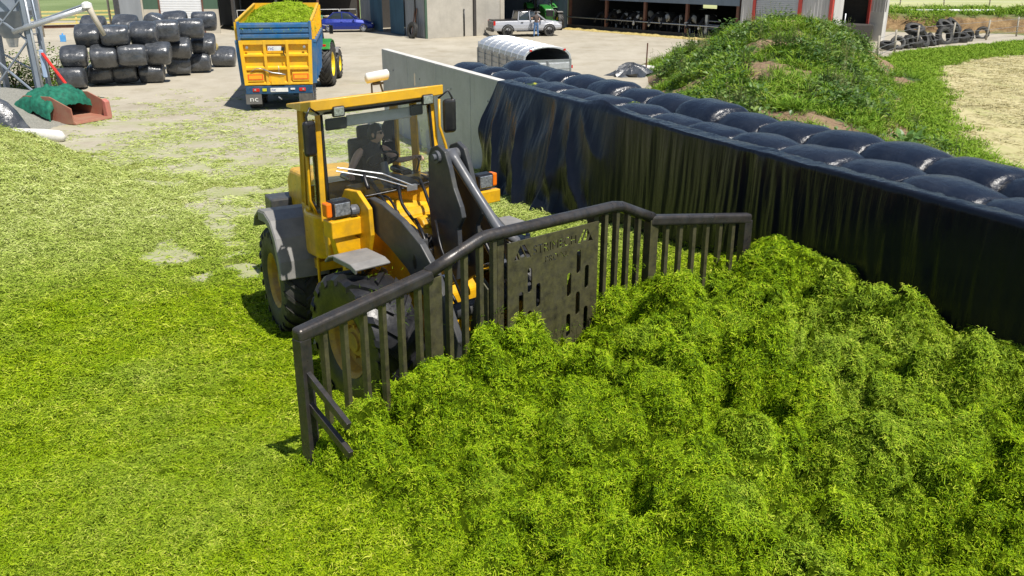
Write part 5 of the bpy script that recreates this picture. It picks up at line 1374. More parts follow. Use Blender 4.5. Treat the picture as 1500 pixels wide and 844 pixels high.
MB(xf2).b2((0.02, 0, 0), (L2, .3, 5.5)).build('rendered_wall', M['render'], B3, bevel=.01); MB(xf2).tube([(3.2, -.06, 0.05), (3.2, -.06, 1.9)], .05, 8).build('wall_pipe', M['black'], B3, smooth=True); MB(xf2).b2((L2 - .35, -.05, 0), (L2 + .02, .32, 5.5)).build('corner_pier', M['cream'], B3)
MB(xf2).b2((-.3, -.2, 5.5), (L2 + 5, 7, 5.7)).build('roof', M['roof_sheet'], B3)
for i, (du, lean) in enumerate(((9.95, .10), (10.25, .16))): 
    o = MB(xf).beam((du, -.25 - lean, .02), (du + .12, -.08, 2.0), .16, .05).build('timber_plank', pmat('plank_wood%d' % i, (0.22, 0.10, 0.055), .8), None, bevel=.005)
    tag(o, ('left of two brown planks leaning by the corner of the workshop', 'right of two brown planks leaning by the corner of the workshop')[i], 'plank', 'planks leaning on the workshop')
def loose_tyre(x, y, z, R, Wd, tilt, rz, lab, grp='scrap tyres', mat=None):
    mb = MB(); h = Wd / 2; ri = R * .56
    mb.lathe([(-h * .8, ri), (-h, ri + (R - ri) * .4), (-h * .9, R * .95), (-h * .6, R), (h * .6, R), (h * .9, R * .95), (h, ri + (R - ri) * .4), (h * .8, ri), (h * .6, ri * 1.12), (-h * .6, ri * 1.12)], (0, 0, 0), 'z', 26, close=True)
    for i in range(26):
        a = 2 * math.pi * i / 26
        mb.box((math.cos(a) * R, math.sin(a) * R, 0), (.03, R * .13, Wd * .8), Matrix.Rotation(a, 3, 'Z') @ Matrix.Rotation(.35 * (1 if i % 2 else -1), 3, 'X'))
    o = mb.build('tyre_casing', mat or M['rubber'], None); o.location = (x, y, z); o.rotation_euler = (tilt, 0, rz)
    return tag(o, lab, 'tyre', grp)
loose_tyre(-7.0, 64.7, .55, .56, .26, RAD(80), RAD(-52), 'black tyre standing against the workshop wall beside the planks')

# bay with the green tractor: dark interior
B4 = root_at('implement_bay', 'dark open implement bay behind the silver pickup', 'shed', (2, 74, 0))
xf, L = along((-0.6, 68.6), (4.4, 74.2))
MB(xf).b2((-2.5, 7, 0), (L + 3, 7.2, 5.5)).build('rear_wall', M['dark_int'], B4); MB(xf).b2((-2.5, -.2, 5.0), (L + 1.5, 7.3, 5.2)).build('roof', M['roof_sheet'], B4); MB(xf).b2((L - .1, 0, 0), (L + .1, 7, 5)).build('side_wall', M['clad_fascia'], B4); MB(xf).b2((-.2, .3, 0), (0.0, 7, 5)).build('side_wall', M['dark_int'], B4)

# cattle shed
B5 = root_at('cattle_shed', 'long open cattle shed with steel feed rail and brown posts', 'shed', (10, 72, 0))
xf, L = along((4.4, 74.2), (15.05, 61.75))
CS = xf; CL = L
MB(xf).b2((0, 0.05, 0), (L, .2, .34)).build('manger_wall', M['dark_int'], B5)
MB(xf).tube([(0, 0, .92), (L * .5, 0, .90), (L, 0, .88)], .045, 8).build('feed_rail', M['galv'], B5, smooth=True)
for u in (.2, 4.2, 8.1, 12.0, L - .1): MB(xf).b2((u - .1, .06, 0), (u + .1, .26, 4.2)).build('post', M['rust_steel'], B5)
MB(xf).b2((3.6, -.02, 2.3), (L + .05, .05, 4.2)).build('fascia', M['clad_fascia'], B5)
MB(xf).b2((-.1, -.3, 4.2), (L + .2, 13, 4.4)).build('roof', M['roof_sheet'], B5)
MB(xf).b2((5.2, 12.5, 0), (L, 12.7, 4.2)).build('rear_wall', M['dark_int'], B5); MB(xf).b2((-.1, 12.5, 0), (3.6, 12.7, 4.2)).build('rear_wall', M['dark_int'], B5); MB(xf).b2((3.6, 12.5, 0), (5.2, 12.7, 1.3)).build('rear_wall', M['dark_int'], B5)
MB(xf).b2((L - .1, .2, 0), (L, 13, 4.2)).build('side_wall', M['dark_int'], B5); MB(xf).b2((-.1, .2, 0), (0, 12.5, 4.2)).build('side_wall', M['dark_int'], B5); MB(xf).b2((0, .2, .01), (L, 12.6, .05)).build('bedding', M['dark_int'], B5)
mb = MB(xf)
for u in (11.0, 11.5): mb.tube([(u, .6, .05), (u, .6, 1.45)], .04, 6)
mb.b2((13.4, .4, .05), (13.6, .6, 1.6)); 
for z in (.7, .95, 1.2): mb.tube([(13.5, .5, z), (14.6, .5, z)], .03, 6)
mb.build('stall_divider', M['galv'], B5)
nb = 300; rngs = []
fm = MB(xf); us = np.linspace(0.2, L - .2, 120)
for u in us:
    h = .10 + .10 * abs(float(pnoise(u * 1.3, 2.2, 91))) ; w_ = .55 + .25 * float(pnoise(u * .9, 5.5, 92))
    rngs.append([(u, .04, .006), (u, -.1, h * .9), (u, -w_ * .5, h), (u, -w_ * .9, h * .35), (u, -w_ - .25, .006)])
fm.loft(rngs, cap=False, closed=False)
tag(fm.build('feed_strip', M['feed'], smooth=True), 'yellow feed strewn along the cattle shed rail', 'feed', kind='stuff')

# clad building with red trim and shutter
B6 = root_at('clad_building', 'pale ribbed building with red trim and grey roller shutter', 'building', (19, 64, 0))
xf, L = along((15.15, 61.6), (19.75, 57.2))
MB(xf).b2((.02, -.02, 0), (.9, .2, .9)).build('plinth', M['cap'], B6); ribs(xf, .05, .9, .9, 5.2, .0, .22, M['clad_white'], B6); MB(xf).b2((.92, -.08, 0), (1.08, .15, 5.2)).build('trim', M['red_trim'], B6)
shutter(xf, 1.1, 4.1, .3, 5.0, .03, M['shutter'], B6); MB(xf).b2((4.1, -.08, 0), (4.32, .15, 5.2)).build('trim', M['red_trim'], B6); ribs(xf, 4.34, 6.15, .3, 5.2, 0, .22, M['clad_white'], B6); MB(xf).b2((6.16, -.08, 0), (6.36, .15, 5.2)).build('trim', M['red_trim'], B6)
MB(xf).b2((-.1, -.2, 5.2), (6.6, 8, 5.4)).build('roof', M['roof_sheet'], B6); MB(xf).b2((6.2, .2, 0), (6.36, 1.5, 5.2)).build('side_wall', M['clad_white'], B6)
MB(xf).b2((0.02, 7.6, 0), (6.3, 7.8, 5.2)).build('rear_wall', M['dark_int'], B6)
xf, L = along((24.1, 62.9), (24.95, 61.9))
B7 = root_at('gable_pier', 'narrow pale wall end with red edge standing beside the tyre heap', 'wall', (24.5, 63, 0))
MB(xf).b2((0.18, 0, 0), (1.2, .3, 1.9)).build('pier', M['cap'], B7); ribs(xf, .18, 1.2, 1.9, 5.2, .05, .22, M['clad_white'], B7); MB(xf).b2((0, -.05, 0), (.18, .32, 5.2)).build('trim', M['red_trim'], B7); MB(xf).b2((0.18, .31, 0), (1.15, .6, 5.2)).build('backing', M['clad_white'], B7)
mb = MB(); mb.tube([(21.8, 60.6, 0), (21.8, 60.6, 1.9)], .05, 8); tag(mb.build('gate_post', M['galv'], smooth=True), 'steel gate post in the gap beside the pale wall end', 'post')
mb = MB(); mb.b2((20.6, 62, 0.01), (24.3, 66.5, 1.1)); tag(mb.build('dark_gap_block', M['dark_int'], bevel=.05), 'dark low bunker in the gap left of the pale wall end', 'block')  # plain dark block filling the dark opening between the buildings

# ================================================================== CATTLE
def cow_mesh(seed):
    sk = [(0, 0, 1.15, .34), (0, .55, 1.17, .33), (0, -.55, 1.18, .31), (0, .85, 1.25, .20), (0, 1.15, 1.05, .15), (0, 1.32, .86, .14), (0, 1.45, .66, .10), (0, 1.52, .54, .085),
          (.2, .55, .85, .13), (.2, .57, .5, .075), (.2, .55, .1, .055), (-.2, .55, .85, .13), (-.2, .57, .5, .075), (-.2, .55, .1, .055),
          (.2, -.6, .9, .17), (.2, -.52, .62, .10), (.2, -.7, .42, .06), (.2, -.66, .08, .055), (-.2, -.6, .9, .17), (-.2, -.52, .62, .10), (-.2, -.7, .42, .06), (-.2, -.66, .08, .055), (0, -.86, 1.3, .05), (0, -.95, .9, .025), (0, -.93, .5, .04)]
    e = [(0, 1), (0, 2), (1, 3), (3, 4), (4, 5), (5, 6), (6, 7), (1, 8), (8, 9), (9, 10), (1, 11), (11, 12), (12, 13), (2, 14), (14, 15), (15, 16), (16, 17), (2, 18), (18, 19), (19, 20), (20, 21), (2, 22), (22, 23), (23, 24)]
    me = bpy.data.meshes.new('cow'); me.from_pydata([p[:3] for p in sk], e, []); ob = bpy.data.objects.new('cow', me); SC.collection.objects.link(ob)
    ob.modifiers.new('skin', 'SKIN').use_smooth_shade = True
    if not me.skin_vertices:
        bpy.context.view_layer.objects.active = ob; bpy.ops.mesh.customdata_skin_add()
    for i, p in enumerate(sk):
        me.skin_vertices[0].data[i].radius = (p[3] * .85, p[3]); me.skin_vertices[0].data[i].use_root = (i == 0)
    ob.modifiers.new('sub', 'SUBSURF').levels = 2
    b = bpy.data.meshes.new_from_object(ob.evaluated_get(bpy.context.evaluated_depsgraph_get())); bpy.data.objects.remove(ob)
    bm = bmesh.new(); bm.from_mesh(b)
    for sx in (-1, 1):
        t = MB(); t.loft([[(sx * (.10 + d), 1.30 + math.cos(a) * .04, .95 + math.sin(a) * r - d * .2) for a in [k * math.pi / 3 for k in range(6)]] for d, r in ((0, .03), (.09, .055), (.17, .02))])
        v = [bm.verts.new(p) for p in t.v]
        for f in t.f: bm.faces.new([v[i] for i in f])
    bmesh.ops.recalc_face_normals(bm, faces=bm.faces); bm.to_mesh(b); bm.free(); b.shade_smooth()
    return b
m, nt, b = new_mat('friesian_hide')
oi = N(nt, 'ObjectInfo'); ad = N(nt, 'VectorMath', operation='ADD'); nt.links.new(N(nt, 'TexCoord').outputs['Object'], ad.inputs[0])
cb = N(nt, 'CombineXYZ'); ml = N(nt, 'Math', operation='MULTIPLY'); ml.inputs[1].default_value = 40; nt.links.new(oi.outputs['Random'], ml.inputs[0]); nt.links.new(ml.outputs[0], cb.inputs[0]); nt.links.new(cb.outputs[0], ad.inputs[1])
nt.links.new(ramp(nt, noise(nt, ad.outputs[0], 1.6, 2, 0.4), [(0.58, (0.012, 0.011, 0.010)), (0.60, (0.55, 0.53, 0.48))]), b.inputs['Base Color']); b.inputs['Roughness'].default_value = .7
M['hide'] = m
cm = cow_mesh(1); cm.materials.append(M['hide'])
ordn = ['leftmost', 'second', 'third', 'fourth', 'fifth', 'sixth', 'seventh', 'eighth', 'ninth', 'rightmost']
for i in range(10):
    u = 3.0 + i * 1.13 + rnd.uniform(-.15, .15)
    p = CS((u, 1.45 + rnd.uniform(-.1, .15), .05))
    o = bpy.data.objects.new('dairy_cow', cm); SC.collection.objects.link(o); o.location = p
    fx = CS((0, -1, 0)); f0 = CS((0, 0, 0)); d = (fx[0] - f0[0], fx[1] - f0[1])
    o.rotation_euler = (0, 0, math.atan2(-d[0], d[1]) + rnd.uniform(-.2, .2)); o.scale = (rnd.uniform(.95, 1.1),) * 3
    tag(o, 'black and white cow feeding at the shed rail, %s' % (ordn[i] + (' in the row' if ordn[i] in ('leftmost', 'rightmost') else ' from the left')), 'cow', 'cows feeding along the shed rail')

# ================================================================== VEHICLES
def car_paint(name, col, metal=0.3): return pmat(name, col, 0.32, metal=metal, var=0.04, coat=0.4)
def loft_body(xf, stations, mat, parent, name='body', bevel=0.0):
    """stations: (x, half-width sill, half-width belt, z bottom, z belt, z top, half-width top)"""
    mb = MB(xf); rings = []
    for x, hs_, hb, z0, zb, zt, ht in stations:
        r = [(hs_, z0), (hb, z0 + (zb - z0) * .45), (hb * .985, zb), (ht, zt)]
        rings.append([(y, x, z) for y, z in r] + [(-y, x, z) for y, z in r[::-1]])
    mb.loft(rings)
    o = mb.build(name, mat, parent, bevel=bevel, seg=3)
    return o
def road_wheel(parent, xf, c, R, Wd, out, rimm):
    mb = MB(xf); h = Wd / 2; ri = R * .66
    mb.lathe([(-h, ri), (-h, R * .93), (-h * .8, R), (h * .8, R), (h, R * .93), (h, ri)], c, 'x', 24, close=True); w = mb.build('wheel', M['rubber'], parent, smooth=False)
    mb = MB(xf); mb.lathe([(-out * h * .5, 0), (-out * h * .5, ri), (out * h * .9, ri), (out * h * .95, ri * .93), (out * h * .55, ri * .9), (out * h * .5, .0)], c, 'x', 20)
    for k in range(5):
        a = 2 * math.pi * k / 5; mb.beam((c[0] + out * h * .75, c[1], c[2]), (c[0] + out * h * .8, c[1] + ri * .9 * math.cos(a), c[2] + ri * .9 * math.sin(a)), .05, .06, up=(1, 0, 0))
    mb.build('rim', rimm, w)
    return w
M['car_blue'] = car_paint('blue_paint', (0.012, 0.03, 0.26))
M['silver'] = car_paint('silver_paint', (0.43, 0.44, 0.47), .2)
M['alloy'] = pmat('alloy', (0.45, 0.46, 0.48), .35, metal=.7)

# blue saloon: points right, u across, w forward
xf = frame2((-12.75, 71.0), (0.985, 0.14))
CAR = root_at('parked_car', 'dark blue saloon car parked by the open shed gates', 'car', (-12.75, 71, 0))
loft_body(xf, [(-2.05, .62, .66, .42, .62, .70, .6), (-1.95, .74, .78, .26, .70, .93, .68), (-1.5, .78, .85, .22, .72, .98, .72), (-.9, .80, .87, .20, .74, .98, .72), (.8, .80, .87, .20, .74, .95, .74), (1.5, .78, .85, .22, .68, .86, .68), (2.0, .70, .76, .30, .58, .70, .6), (2.12, .58, .62, .40, .54, .58, .5)], M['car_blue'], CAR, bevel=.05)
gh = loft_body(xf, [(-1.45, .66, .70, .92, .96, .98, .6), (-.95, .68, .68, .92, 1.2, 1.38, .52), (-.3, .70, .66, .92, 1.2, 1.44, .56), (.25, .70, .66, .92, 1.18, 1.38, .55), (1.0, .70, .70, .90, .93, .95, .6)], M['car_glass'], CAR, 'glasshouse', .03)
loft_body(xf, [(-.98, .50, .52, 1.375, 1.39, 1.40, .44), (-.3, .56, .57, 1.43, 1.45, 1.465, .48), (.28, .54, .55, 1.375, 1.39, 1.40, .44)], M['car_blue'], CAR, 'roof', .02)
for s_ in (-1, 1):
    for a_, b_ in (((s_ * .72, -1.45, .95), (s_ * .55, -.92, 1.39)), ((s_ * .705, -.25, .95), (s_ * .60, -.28, 1.43)), ((s_ * .72, 1.0, .93), (s_ * .57, .26, 1.39))): MB(xf).beam(a_, b_, .05, .07).build('pillar', M['car_blue'], CAR)
    for w0 in (-1.28, 1.32): road_wheel(CAR, xf, (s_ * .76, w0, .31), .31, .2, s_, M['alloy'])
    MB(xf).box((s_ * .9, .62, 1.0), (.16, .1, .12)).build('mirror', M['car_blue'], CAR, bevel=.03); MB(xf).box((s_ * .55, 1.99, .62), (.28, .16, .12)).build('headlight', M['lens'], CAR, bevel=.03); MB(xf).box((s_ * .55, -1.98, .78), (.26, .1, .14)).build('tail_light', M['red'], CAR, bevel=.02)
    for w0 in (-.32, .62): MB(xf).box((s_ * .872, w0, .78), (.015, .16, .03)).build('door_handle', M['car_blue'], CAR)

# silver pickup
xf = frame2((0.92, 67.0), (0.965, 0.262))
PK = root_at('pickup_truck', 'silver double-cab pickup with dark wheels parked at the implement bay', 'pickup', (0.92, 67.0, 0))
loft_body(xf, [(-2.55, .80, .84, .52, .80, 1.06, .80), (-2.45, .86, .91, .42, .84, 1.10, .84), (-.75, .88, .93, .40, .84, 1.12, .86), (-.7, .88, .93, .40, .84, 1.14, .86), (1.15, .88, .93, .40, .84, 1.12, .84), (1.9, .87, .92, .44, .82, 1.06, .78), (2.45, .80, .86, .48, .78, .98, .70), (2.62, .66, .74, .55, .74, .86, .6)], M['silver'], PK, bevel=.06)
loft_body(xf, [(-.72, .80, .82, 1.08, 1.2, 1.30, .72), (-.6, .82, .80, 1.08, 1.4, 1.70, .62), (.1, .82, .79, 1.08, 1.4, 1.74, .64), (.55, .82, .79, 1.08, 1.38, 1.68, .62), (1.35, .82, .82, 1.06, 1.10, 1.13, .74)], M['car_glass'], PK, 'glasshouse', .03)
loft_body(xf, [(-.68, .60, .62, 1.70, 1.73, 1.745, .54), (.1, .64, .66, 1.735, 1.765, 1.785, .56), (.6, .60, .62, 1.66, 1.70, 1.715, .52)], M['black'], PK, 'roof', .03)
for s_ in (-1, 1):
    for a_, b_ in (((s_ * .84, -.72, 1.1), (s_ * .66, -.62, 1.72)), ((s_ * .84, .15, 1.1), (s_ * .70, .1, 1.74)), ((s_ * .84, 1.34, 1.1), (s_ * .66, .56, 1.70))): MB(xf).beam(a_, b_, .06, .09).build('pillar', M['silver'], PK)
    for w0 in (-1.5, 1.6):
        road_wheel(PK, xf, (s_ * .80, w0, .39), .39, .26, s_, M['black']); mb = MB(xf); mb.strip([(w0 + .47 * math.cos(a), .42 + .47 * math.sin(a)) for a in [math.pi * (-.03 + k * 1.06 / 8) for k in range(9)]][::-1], s_ * .80, s_ * .955, .06, 'yz'); mb.build('wheel_arch', M['black'], PK)
    MB(xf).box((s_ * 1.0, .95, 1.2), (.2, .12, .18)).build('mirror', M['black'], PK, bevel=.04); MB(xf).box((s_ * .68, 2.45, .92), (.26, .25, .14)).build('headlight', M['lens'], PK, bevel=.03); MB(xf).box((s_ * .84, -2.47, .95), (.12, .14, .3)).build('tail_light', M['red'], PK, bevel=.02)
    for w0 in (-.45, .45): MB(xf).box((s_ * .93, w0, 1.0), (.03, .18, .04)).build('door_handle', M['black'], PK)
    MB(xf).box((s_ * .92, .1, .40), (.14, 1.9, .07)).build('side_step', M['black'], PK, bevel=.02)
MB(xf).box((0, -1.62, 1.13), (1.66, 1.75, .05)).build('bed_cover', M['black'], PK, bevel=.02); MB(xf).box((0, -2.55, .86), (1.5, .06, .42)).build('tailgate', M['rod_grey'], PK, bevel=.03); MB(xf).box((0, -2.6, .48), (1.7, .2, .2)).build('rear_bumper', M['black'], PK, bevel=.04)
mb = MB(xf); mb.box((0, -2.585, .93), (.22, .01, .06)); mb.build('badge', M['black'], PK)

# standing person by the pickup
O_ = Vector((1.72, 65.75, 0)); 
def S(x, y, z, r, reg, asp=1.0): return (x, y, z, r, reg, asp)
sk = {'pelvis': S(0, 0, .95, .13, 'legs'), 'waist': S(0, 0, 1.1, .125, 'top'), 'chest': S(0, -.02, 1.3, .15, 'top'), 'ucoll': S(0, .0, 1.44, .09, 'top'), 'neck': S(0, .01, 1.52, .055, 'skin'), 'headb': S(0, .03, 1.6, .06, 'skin'),
      'shL': S(-.19, 0, 1.42, .06, 'top'), 'elL': S(-.27, .16, 1.22, .045, 'skin'), 'wrL': S(-.22, .36, 1.30, .032, 'skin'), 'shR': S(.19, 0, 1.42, .06, 'top'), 'elR': S(.25, .04, 1.14, .045, 'skin'), 'wrR': S(.22, .22, 1.02, .032, 'skin'),
      'hipL': S(-.1, 0, .9, .095, 'legs'), 'knL': S(-.13, .03, .5, .068, 'legs'), 'anL': S(-.16, -.02, .1, .05, 'legs'), 'toL': S(-.18, .13, .05, .04, 'shoe'), 'hipR': S(.1, 0, .9, .095, 'legs'), 'knR': S(.12, .04, .5, .068, 'legs'), 'anR': S(.15, .0, .1, .05, 'legs'), 'toR': S(.17, .15, .05, .04, 'shoe')}
person('person', 'person in dark top and blue jeans standing at the pickup door', sk, ed,
       [((-.215, .39, 1.305), (.1, .95, .1), (1, 0, 0), (0, 0, 1)), ((.22, .26, 1.0), (0, .9, -.3), (1, 0, 0), (0, .3, .9))], {'c': (0, .05, 1.66), 'fwd': (0.1, 1, 0)}, {'top': M['brown_cloth'], 'legs': M['jeans'], 'loc': O_, 'rz': RAD(12)})
# ================================================================== TRACTORS
M['jd_green'] = pmat('tractor_green', (0.025, 0.22, 0.028), .35, dirt=DUST, damt=.2, coat=.3)
M['jd_yellow'] = pmat('wheel_yellow', (0.85, 0.62, 0.01), .4, dirt=DUST, damt=.2)
def tractor(name, lab, O, F, front_loader=False):
    xf = frame2(O, F); T = root_at(name, lab, 'tractor', (O[0], O[1], 0))
    for s_ in (-1, 1):
        wheel(T, xf, (s_ * .98, 0, .93), .90, .58, .50, s_, M['rubber'], M['jd_yellow'], lugs=20, lugh=.05, sweep=-.42); wheel(T, xf, (s_ * .93, 2.65, .66), .63, .44, .34, s_, M['rubber'], M['jd_yellow'], lugs=18, lugh=.04, sweep=-.4, n=32)
        mb = MB(xf); mb.strip([(-.75, 1.62), (-.5, 1.88), (0, 2.0), (.5, 1.90), (.85, 1.6)], s_ * .62, s_ * 1.25, .05, 'yz'); f = mb.build('rear_fender', M['jd_green'], T, bevel=.02)
        MB(xf).box((s_ * .95, -.62, 1.74), (.26, .08, .13)).build('tail_light', M['red'], f, bevel=.02)
        mb = MB(xf); mb.strip([(2.05, 1.22), (2.3, 1.38), (2.65, 1.42), (3.0, 1.36)], s_ * .70, s_ * 1.15, .03, 'yz'); mb.build('front_fender', M['plastic_grey'], T, bevel=.01)
        for w0, w1 in ((-.55, -.45), (.55, .6), (1.0, .85)): MB(xf).beam((s_ * .72, w0, 1.6), (s_ * .66, w1, 2.75), .07, .07).build('cab_pillar', M['black'], T)
        MB(xf).quad((s_ * .71, -.5, 1.62), (s_ * .71, .98, 1.5), (s_ * .66, .84, 2.74), (s_ * .66, -.43, 2.74)).build('side_window', M['glass'], T, recalc=False)
        MB(xf).tube([(s_ * .72, .95, 2.5), (s_ * 1.0, 1.0, 2.45)], .02, 6).box((s_ * 1.08, 1.0, 2.3), (.16, .06, .36)).build('mirror', M['black'], T)
    MB(xf).prism([(1.05, 1.05), (1.0, 1.85), (2.0, 1.80), (3.05, 1.62), (3.25, 1.3), (3.2, 1.0)], -.36, .36, 'yz').build('bonnet', M['jd_green'], T, bevel=.08, seg=3); MB(xf).box((0, 3.24, 1.3), (.6, .06, .5)).build('grille', M['black'], T, bevel=.03)
    for s_ in (-.2, .2): MB(xf).box((s_, 3.22, 1.52), (.22, .1, .12)).build('headlight', M['lens'], T, bevel=.02)
    MB(xf).b2((-.3, -.6, .7), (.3, 3.1, 1.15)).build('chassis', M['jd_green'], T, bevel=.04); MB(xf).tube([(-.9, 0, .93), (.9, 0, .93)], .13, 10).build('rear_axle', M['jd_green'], T); MB(xf).tube([(-.9, 2.65, .66), (.9, 2.65, .66)], .1, 10).build('front_axle', M['jd_green'], T)
    MB(xf).b2((-.66, -.5, 1.2), (.66, .95, 1.6)).build('cab_base', M['black'], T, bevel=.03); MB(xf).b2((-.78, -.68, 2.74), (.78, 1.0, 2.92)).build('cab_roof', M['jd_green'], T, bevel=.07, seg=3)
    MB(xf).quad((-.66, 1.0, 1.55), (.66, 1.0, 1.55), (.62, .86, 2.74), (-.62, .86, 2.74)).build('windscreen', M['glass'], T, recalc=False); MB(xf).quad((-.66, -.54, 1.62), (.66, -.54, 1.62), (.62, -.45, 2.74), (-.62, -.45, 2.74)).build('rear_window', M['glass'], T, recalc=False)
    mb = MB(xf); mb.b2((-.26, -.15, 1.6), (.26, .3, 1.8)); mb.b2((-.24, -.22, 1.8), (.24, -.08, 2.4)); mb.build('seat', M['black'], T, bevel=.05)
    MB(xf).tube([(.62, 1.12, 1.2), (.62, 1.12, 2.7), (.66, 1.05, 2.85)], .06, 10).build('exhaust', M['black'], T, smooth=True); MB(xf).lathe([(0, .0), (0, .06), (.12, .055), (.16, 0)], (.6, -.4, 2.92), 'z', 10).build('beacon', M['amber'], T)
    return T
tractor('farm_tractor', 'green tractor with yellow wheels hitched to the loaded silage trailer', (-9.05, 39.75), (-.03, 1.0))
tractor('farm_tractor', 'green tractor parked in the dark bay behind the pickup', (2.3, 75.2), (.2, -1.0))

# ================================================================== SILAGE TRAILER
O_ = (-8.48, 32.9); xf = frame2(O_, (-.16, .987))
TR = root_at('silage_trailer', 'yellow and blue tipping silage trailer heaped with grass seen from behind', 'trailer', (-8.48, 32.9, 0))
HB, HT_ = 1.20, 1.275
tg = MB(xf); tg.prism([(-HB, .93), (HB, .93), (HT_, 2.5), (-HT_, 2.5)], 0.0, .05, 'xz'); tg = tg.build('tailgate', M['trailer_yellow'], TR)
def hx(z): return HB + (HT_ - HB) * (z - .93) / 1.57
for z0, z1 in ((.93, 1.06), (1.46, 1.60), (1.93, 2.06), (2.36, 2.5)):
    mb = MB(xf); mb.prism([(-.09, z0), (-.11, z0 + .02), (-.11, z1 - .05), (0.0, z1)] if z0 < 2.3 else [(-.11, z0), (-.11, z1), (0, z1), (0, z0)], -hx(z0) + .0, hx(z0) - .0, 'yz'); mb.build('rail', M['trailer_yellow'], tg)
for u in (-1, -.36, .36, 1):
    mb = MB(xf); w_ = .13 if abs(u) == 1 else .10
    a, b_ = (hx(.93) - w_ / 2) * u if abs(u) == 1 else u * 1.05, (hx(2.5) - w_ / 2) * u if abs(u) == 1 else u * 1.1
    mb.beam((a, -.058, .935), (b_, -.058, 2.495), w_, .125, up=(0, 1, 0)); mb.build('stile', M['trailer_yellow'], tg, bevel=.008)
for u in (-.80, .80): 
    rp = MB(xf).b2((u - .27, -.118, 1.12), (u + .27, -.108, 1.32)).build('reflector', pmat('reflector_red', (0.85, .12, .02), .4), tg); MB(xf).b2((u - .23, -.124, 1.155), (u + .23, -.117, 1.285)).build('stripe', pmat('reflector_amber', (0.95, .38, .02), .4), rp)
for u in (-.80, .80):
    MB(xf).b2((u - .3, -.108, 1.06), (u + .3, -.01, 1.38)).build('backing', M['trailer_yellow'], tg, bevel=.01)
MB(xf).b2((-.26, -.16, .95), (.22, -.11, 1.24)).build('chute_door', M['trailer_yellow'], tg, bevel=.01)
mb = MB(xf); mb.tube([(-.5, -.16, 1.5), (-.2, -.2, 1.38), (.1, -.2, 1.34), (.26, -.17, 1.3)], .025, 7); mb.tube([(-.95, -.14, 1.42), (-.7, -.17, 1.55), (-.45, -.17, 1.5)], .012, 6); mb.tube([(.05, -.2, 1.3), (.05, -.2, 1.62)], .012, 6); mb.build('latch_lever', M['galv'], tg, smooth=True)
mb = MB(xf); mb.box((.25, -.15, 2.2), (.1, .1, .12)); mb.tube([(.25, -.15, 2.2), (.28, -.17, 2.0), (.3, -.16, 1.95)], .02, 6); mb.build('winch', M['black'], tg)
for u in (-1.0, 1.0): MB(xf).lathe([(0, 0), (0, .05), (-.05, .05), (-.06, 0)], (u, -.1, 2.26), 'y', 10).build('hinge_cap', M['galv'], tg)
def flat_text(txt, size, c, mat, parent, f, sx=1.0, th=.004):
    """lettering lying in the local u-z plane facing -w"""
    ps_, wm_ = text_polys(txt, size, 0, 0, sx)
    cu_ = bpy.data.curves.new('l', 'CURVE'); cu_.dimensions = '2D'; cu_.fill_mode = 'BOTH'
    for p in ps_: spl(cu_, p)
    t_ = bpy.data.objects.new('l', cu_); SC.collection.objects.link(t_); me_ = bpy.data.meshes.new_from_object(t_.evaluated_get(bpy.context.evaluated_depsgraph_get())); bpy.data.objects.remove(t_)
    mb_ = MB(f); mb_.v = [(c[0] + v.co.x - wm_ / 2, c[1] - th, c[2] + v.co.y) for v in me_.vertices]; mb_.f = [tuple(p.vertices) for p in me_.polygons]; mb_.fm = [0] * len(mb_.f)
    return mb_.build('lettering', mat, parent, recalc=False)
M['logo_blue'] = pmat('logo_blue', (0.01, .03, .30), .4)
sp = MB(xf).b2((-.28, -.13, 2.14), (.2, -.118, 2.30)).build('sign', M['white'], tg); flat_text('nc', .19, (-.17, -.13, 2.165), M['logo_blue'], sp, xf, 1.1); 
# body sides, floor, front and blue extension
ext = MB(xf)
eb = MB(xf).b2((-HT_, .0, 2.52), (HT_, .05, 3.10)).build('extension_board', M['trailer_blue'], TR, bevel=.008)
for z in (2.56, 2.74, 2.92): MB(xf).prism([(-.0, z), (-.05, z + .02), (-.05, z + .12), (0, z + .155)], -HT_ + .05, HT_ - .05, 'yz').build('rib', M['trailer_blue'], eb)
for u in (-HT_ + .03, HT_ - .03): MB(xf).b2((u - .045, -.07, 2.5), (u + .045, .06, 3.14)).build('corner_strap', M['trailer_blue'], eb, bevel=.008)
for s_ in (-1, 1):
    mb = MB(xf); mb.prism([(HB * s_, .95), ((HB + .06) * s_, .95), ((HT_ + .06) * s_, 2.5), (HT_ * s_, 2.5)], .06, 6.2, 'xz'); sd_ = mb.build('side_wall', M['trailer_blue'], TR)
    mb = MB(xf); mb.prism([(.06, 2.51), (6.2, 2.51), (6.2, 3.45), (.06, 3.14)], s_ * (HT_ - .0), s_ * (HT_ + .05), 'yz'); ex = mb.build('silage_side', M['trailer_yellow'], TR)
    for w0 in (.12, 1.3, 2.5, 3.7, 4.9, 6.1):
        MB(xf).beam((s_ * (HB + .10), w0, .95), (s_ * (HT_ + .10), w0, 2.5), .10, .08, up=(0, 1, 0)).build('upright', M['trailer_blue'], sd_, bevel=.01); MB(xf).beam((s_ * (HT_ + .08), w0, 2.51), (s_ * (HT_ + .08), w0, 3.12 + w0 * .05), .08, .06, up=(0, 1, 0)).build('upright', M['trailer_yellow'], ex, bevel=.01)
    MB(xf).beam((s_ * (HT_ + .02), .06, 3.16), (s_ * (HT_ + .02), 6.2, 3.47), .09, .07).build('top_rail', M['trailer_yellow'], ex, bevel=.015)
    MB(xf).beam((s_ * (HT_ + .1), .06, 2.44), (s_ * (HT_ + .1), 6.2, 2.44), .10, .10).build('side_rail', M['trailer_blue'], sd_, bevel=.015)
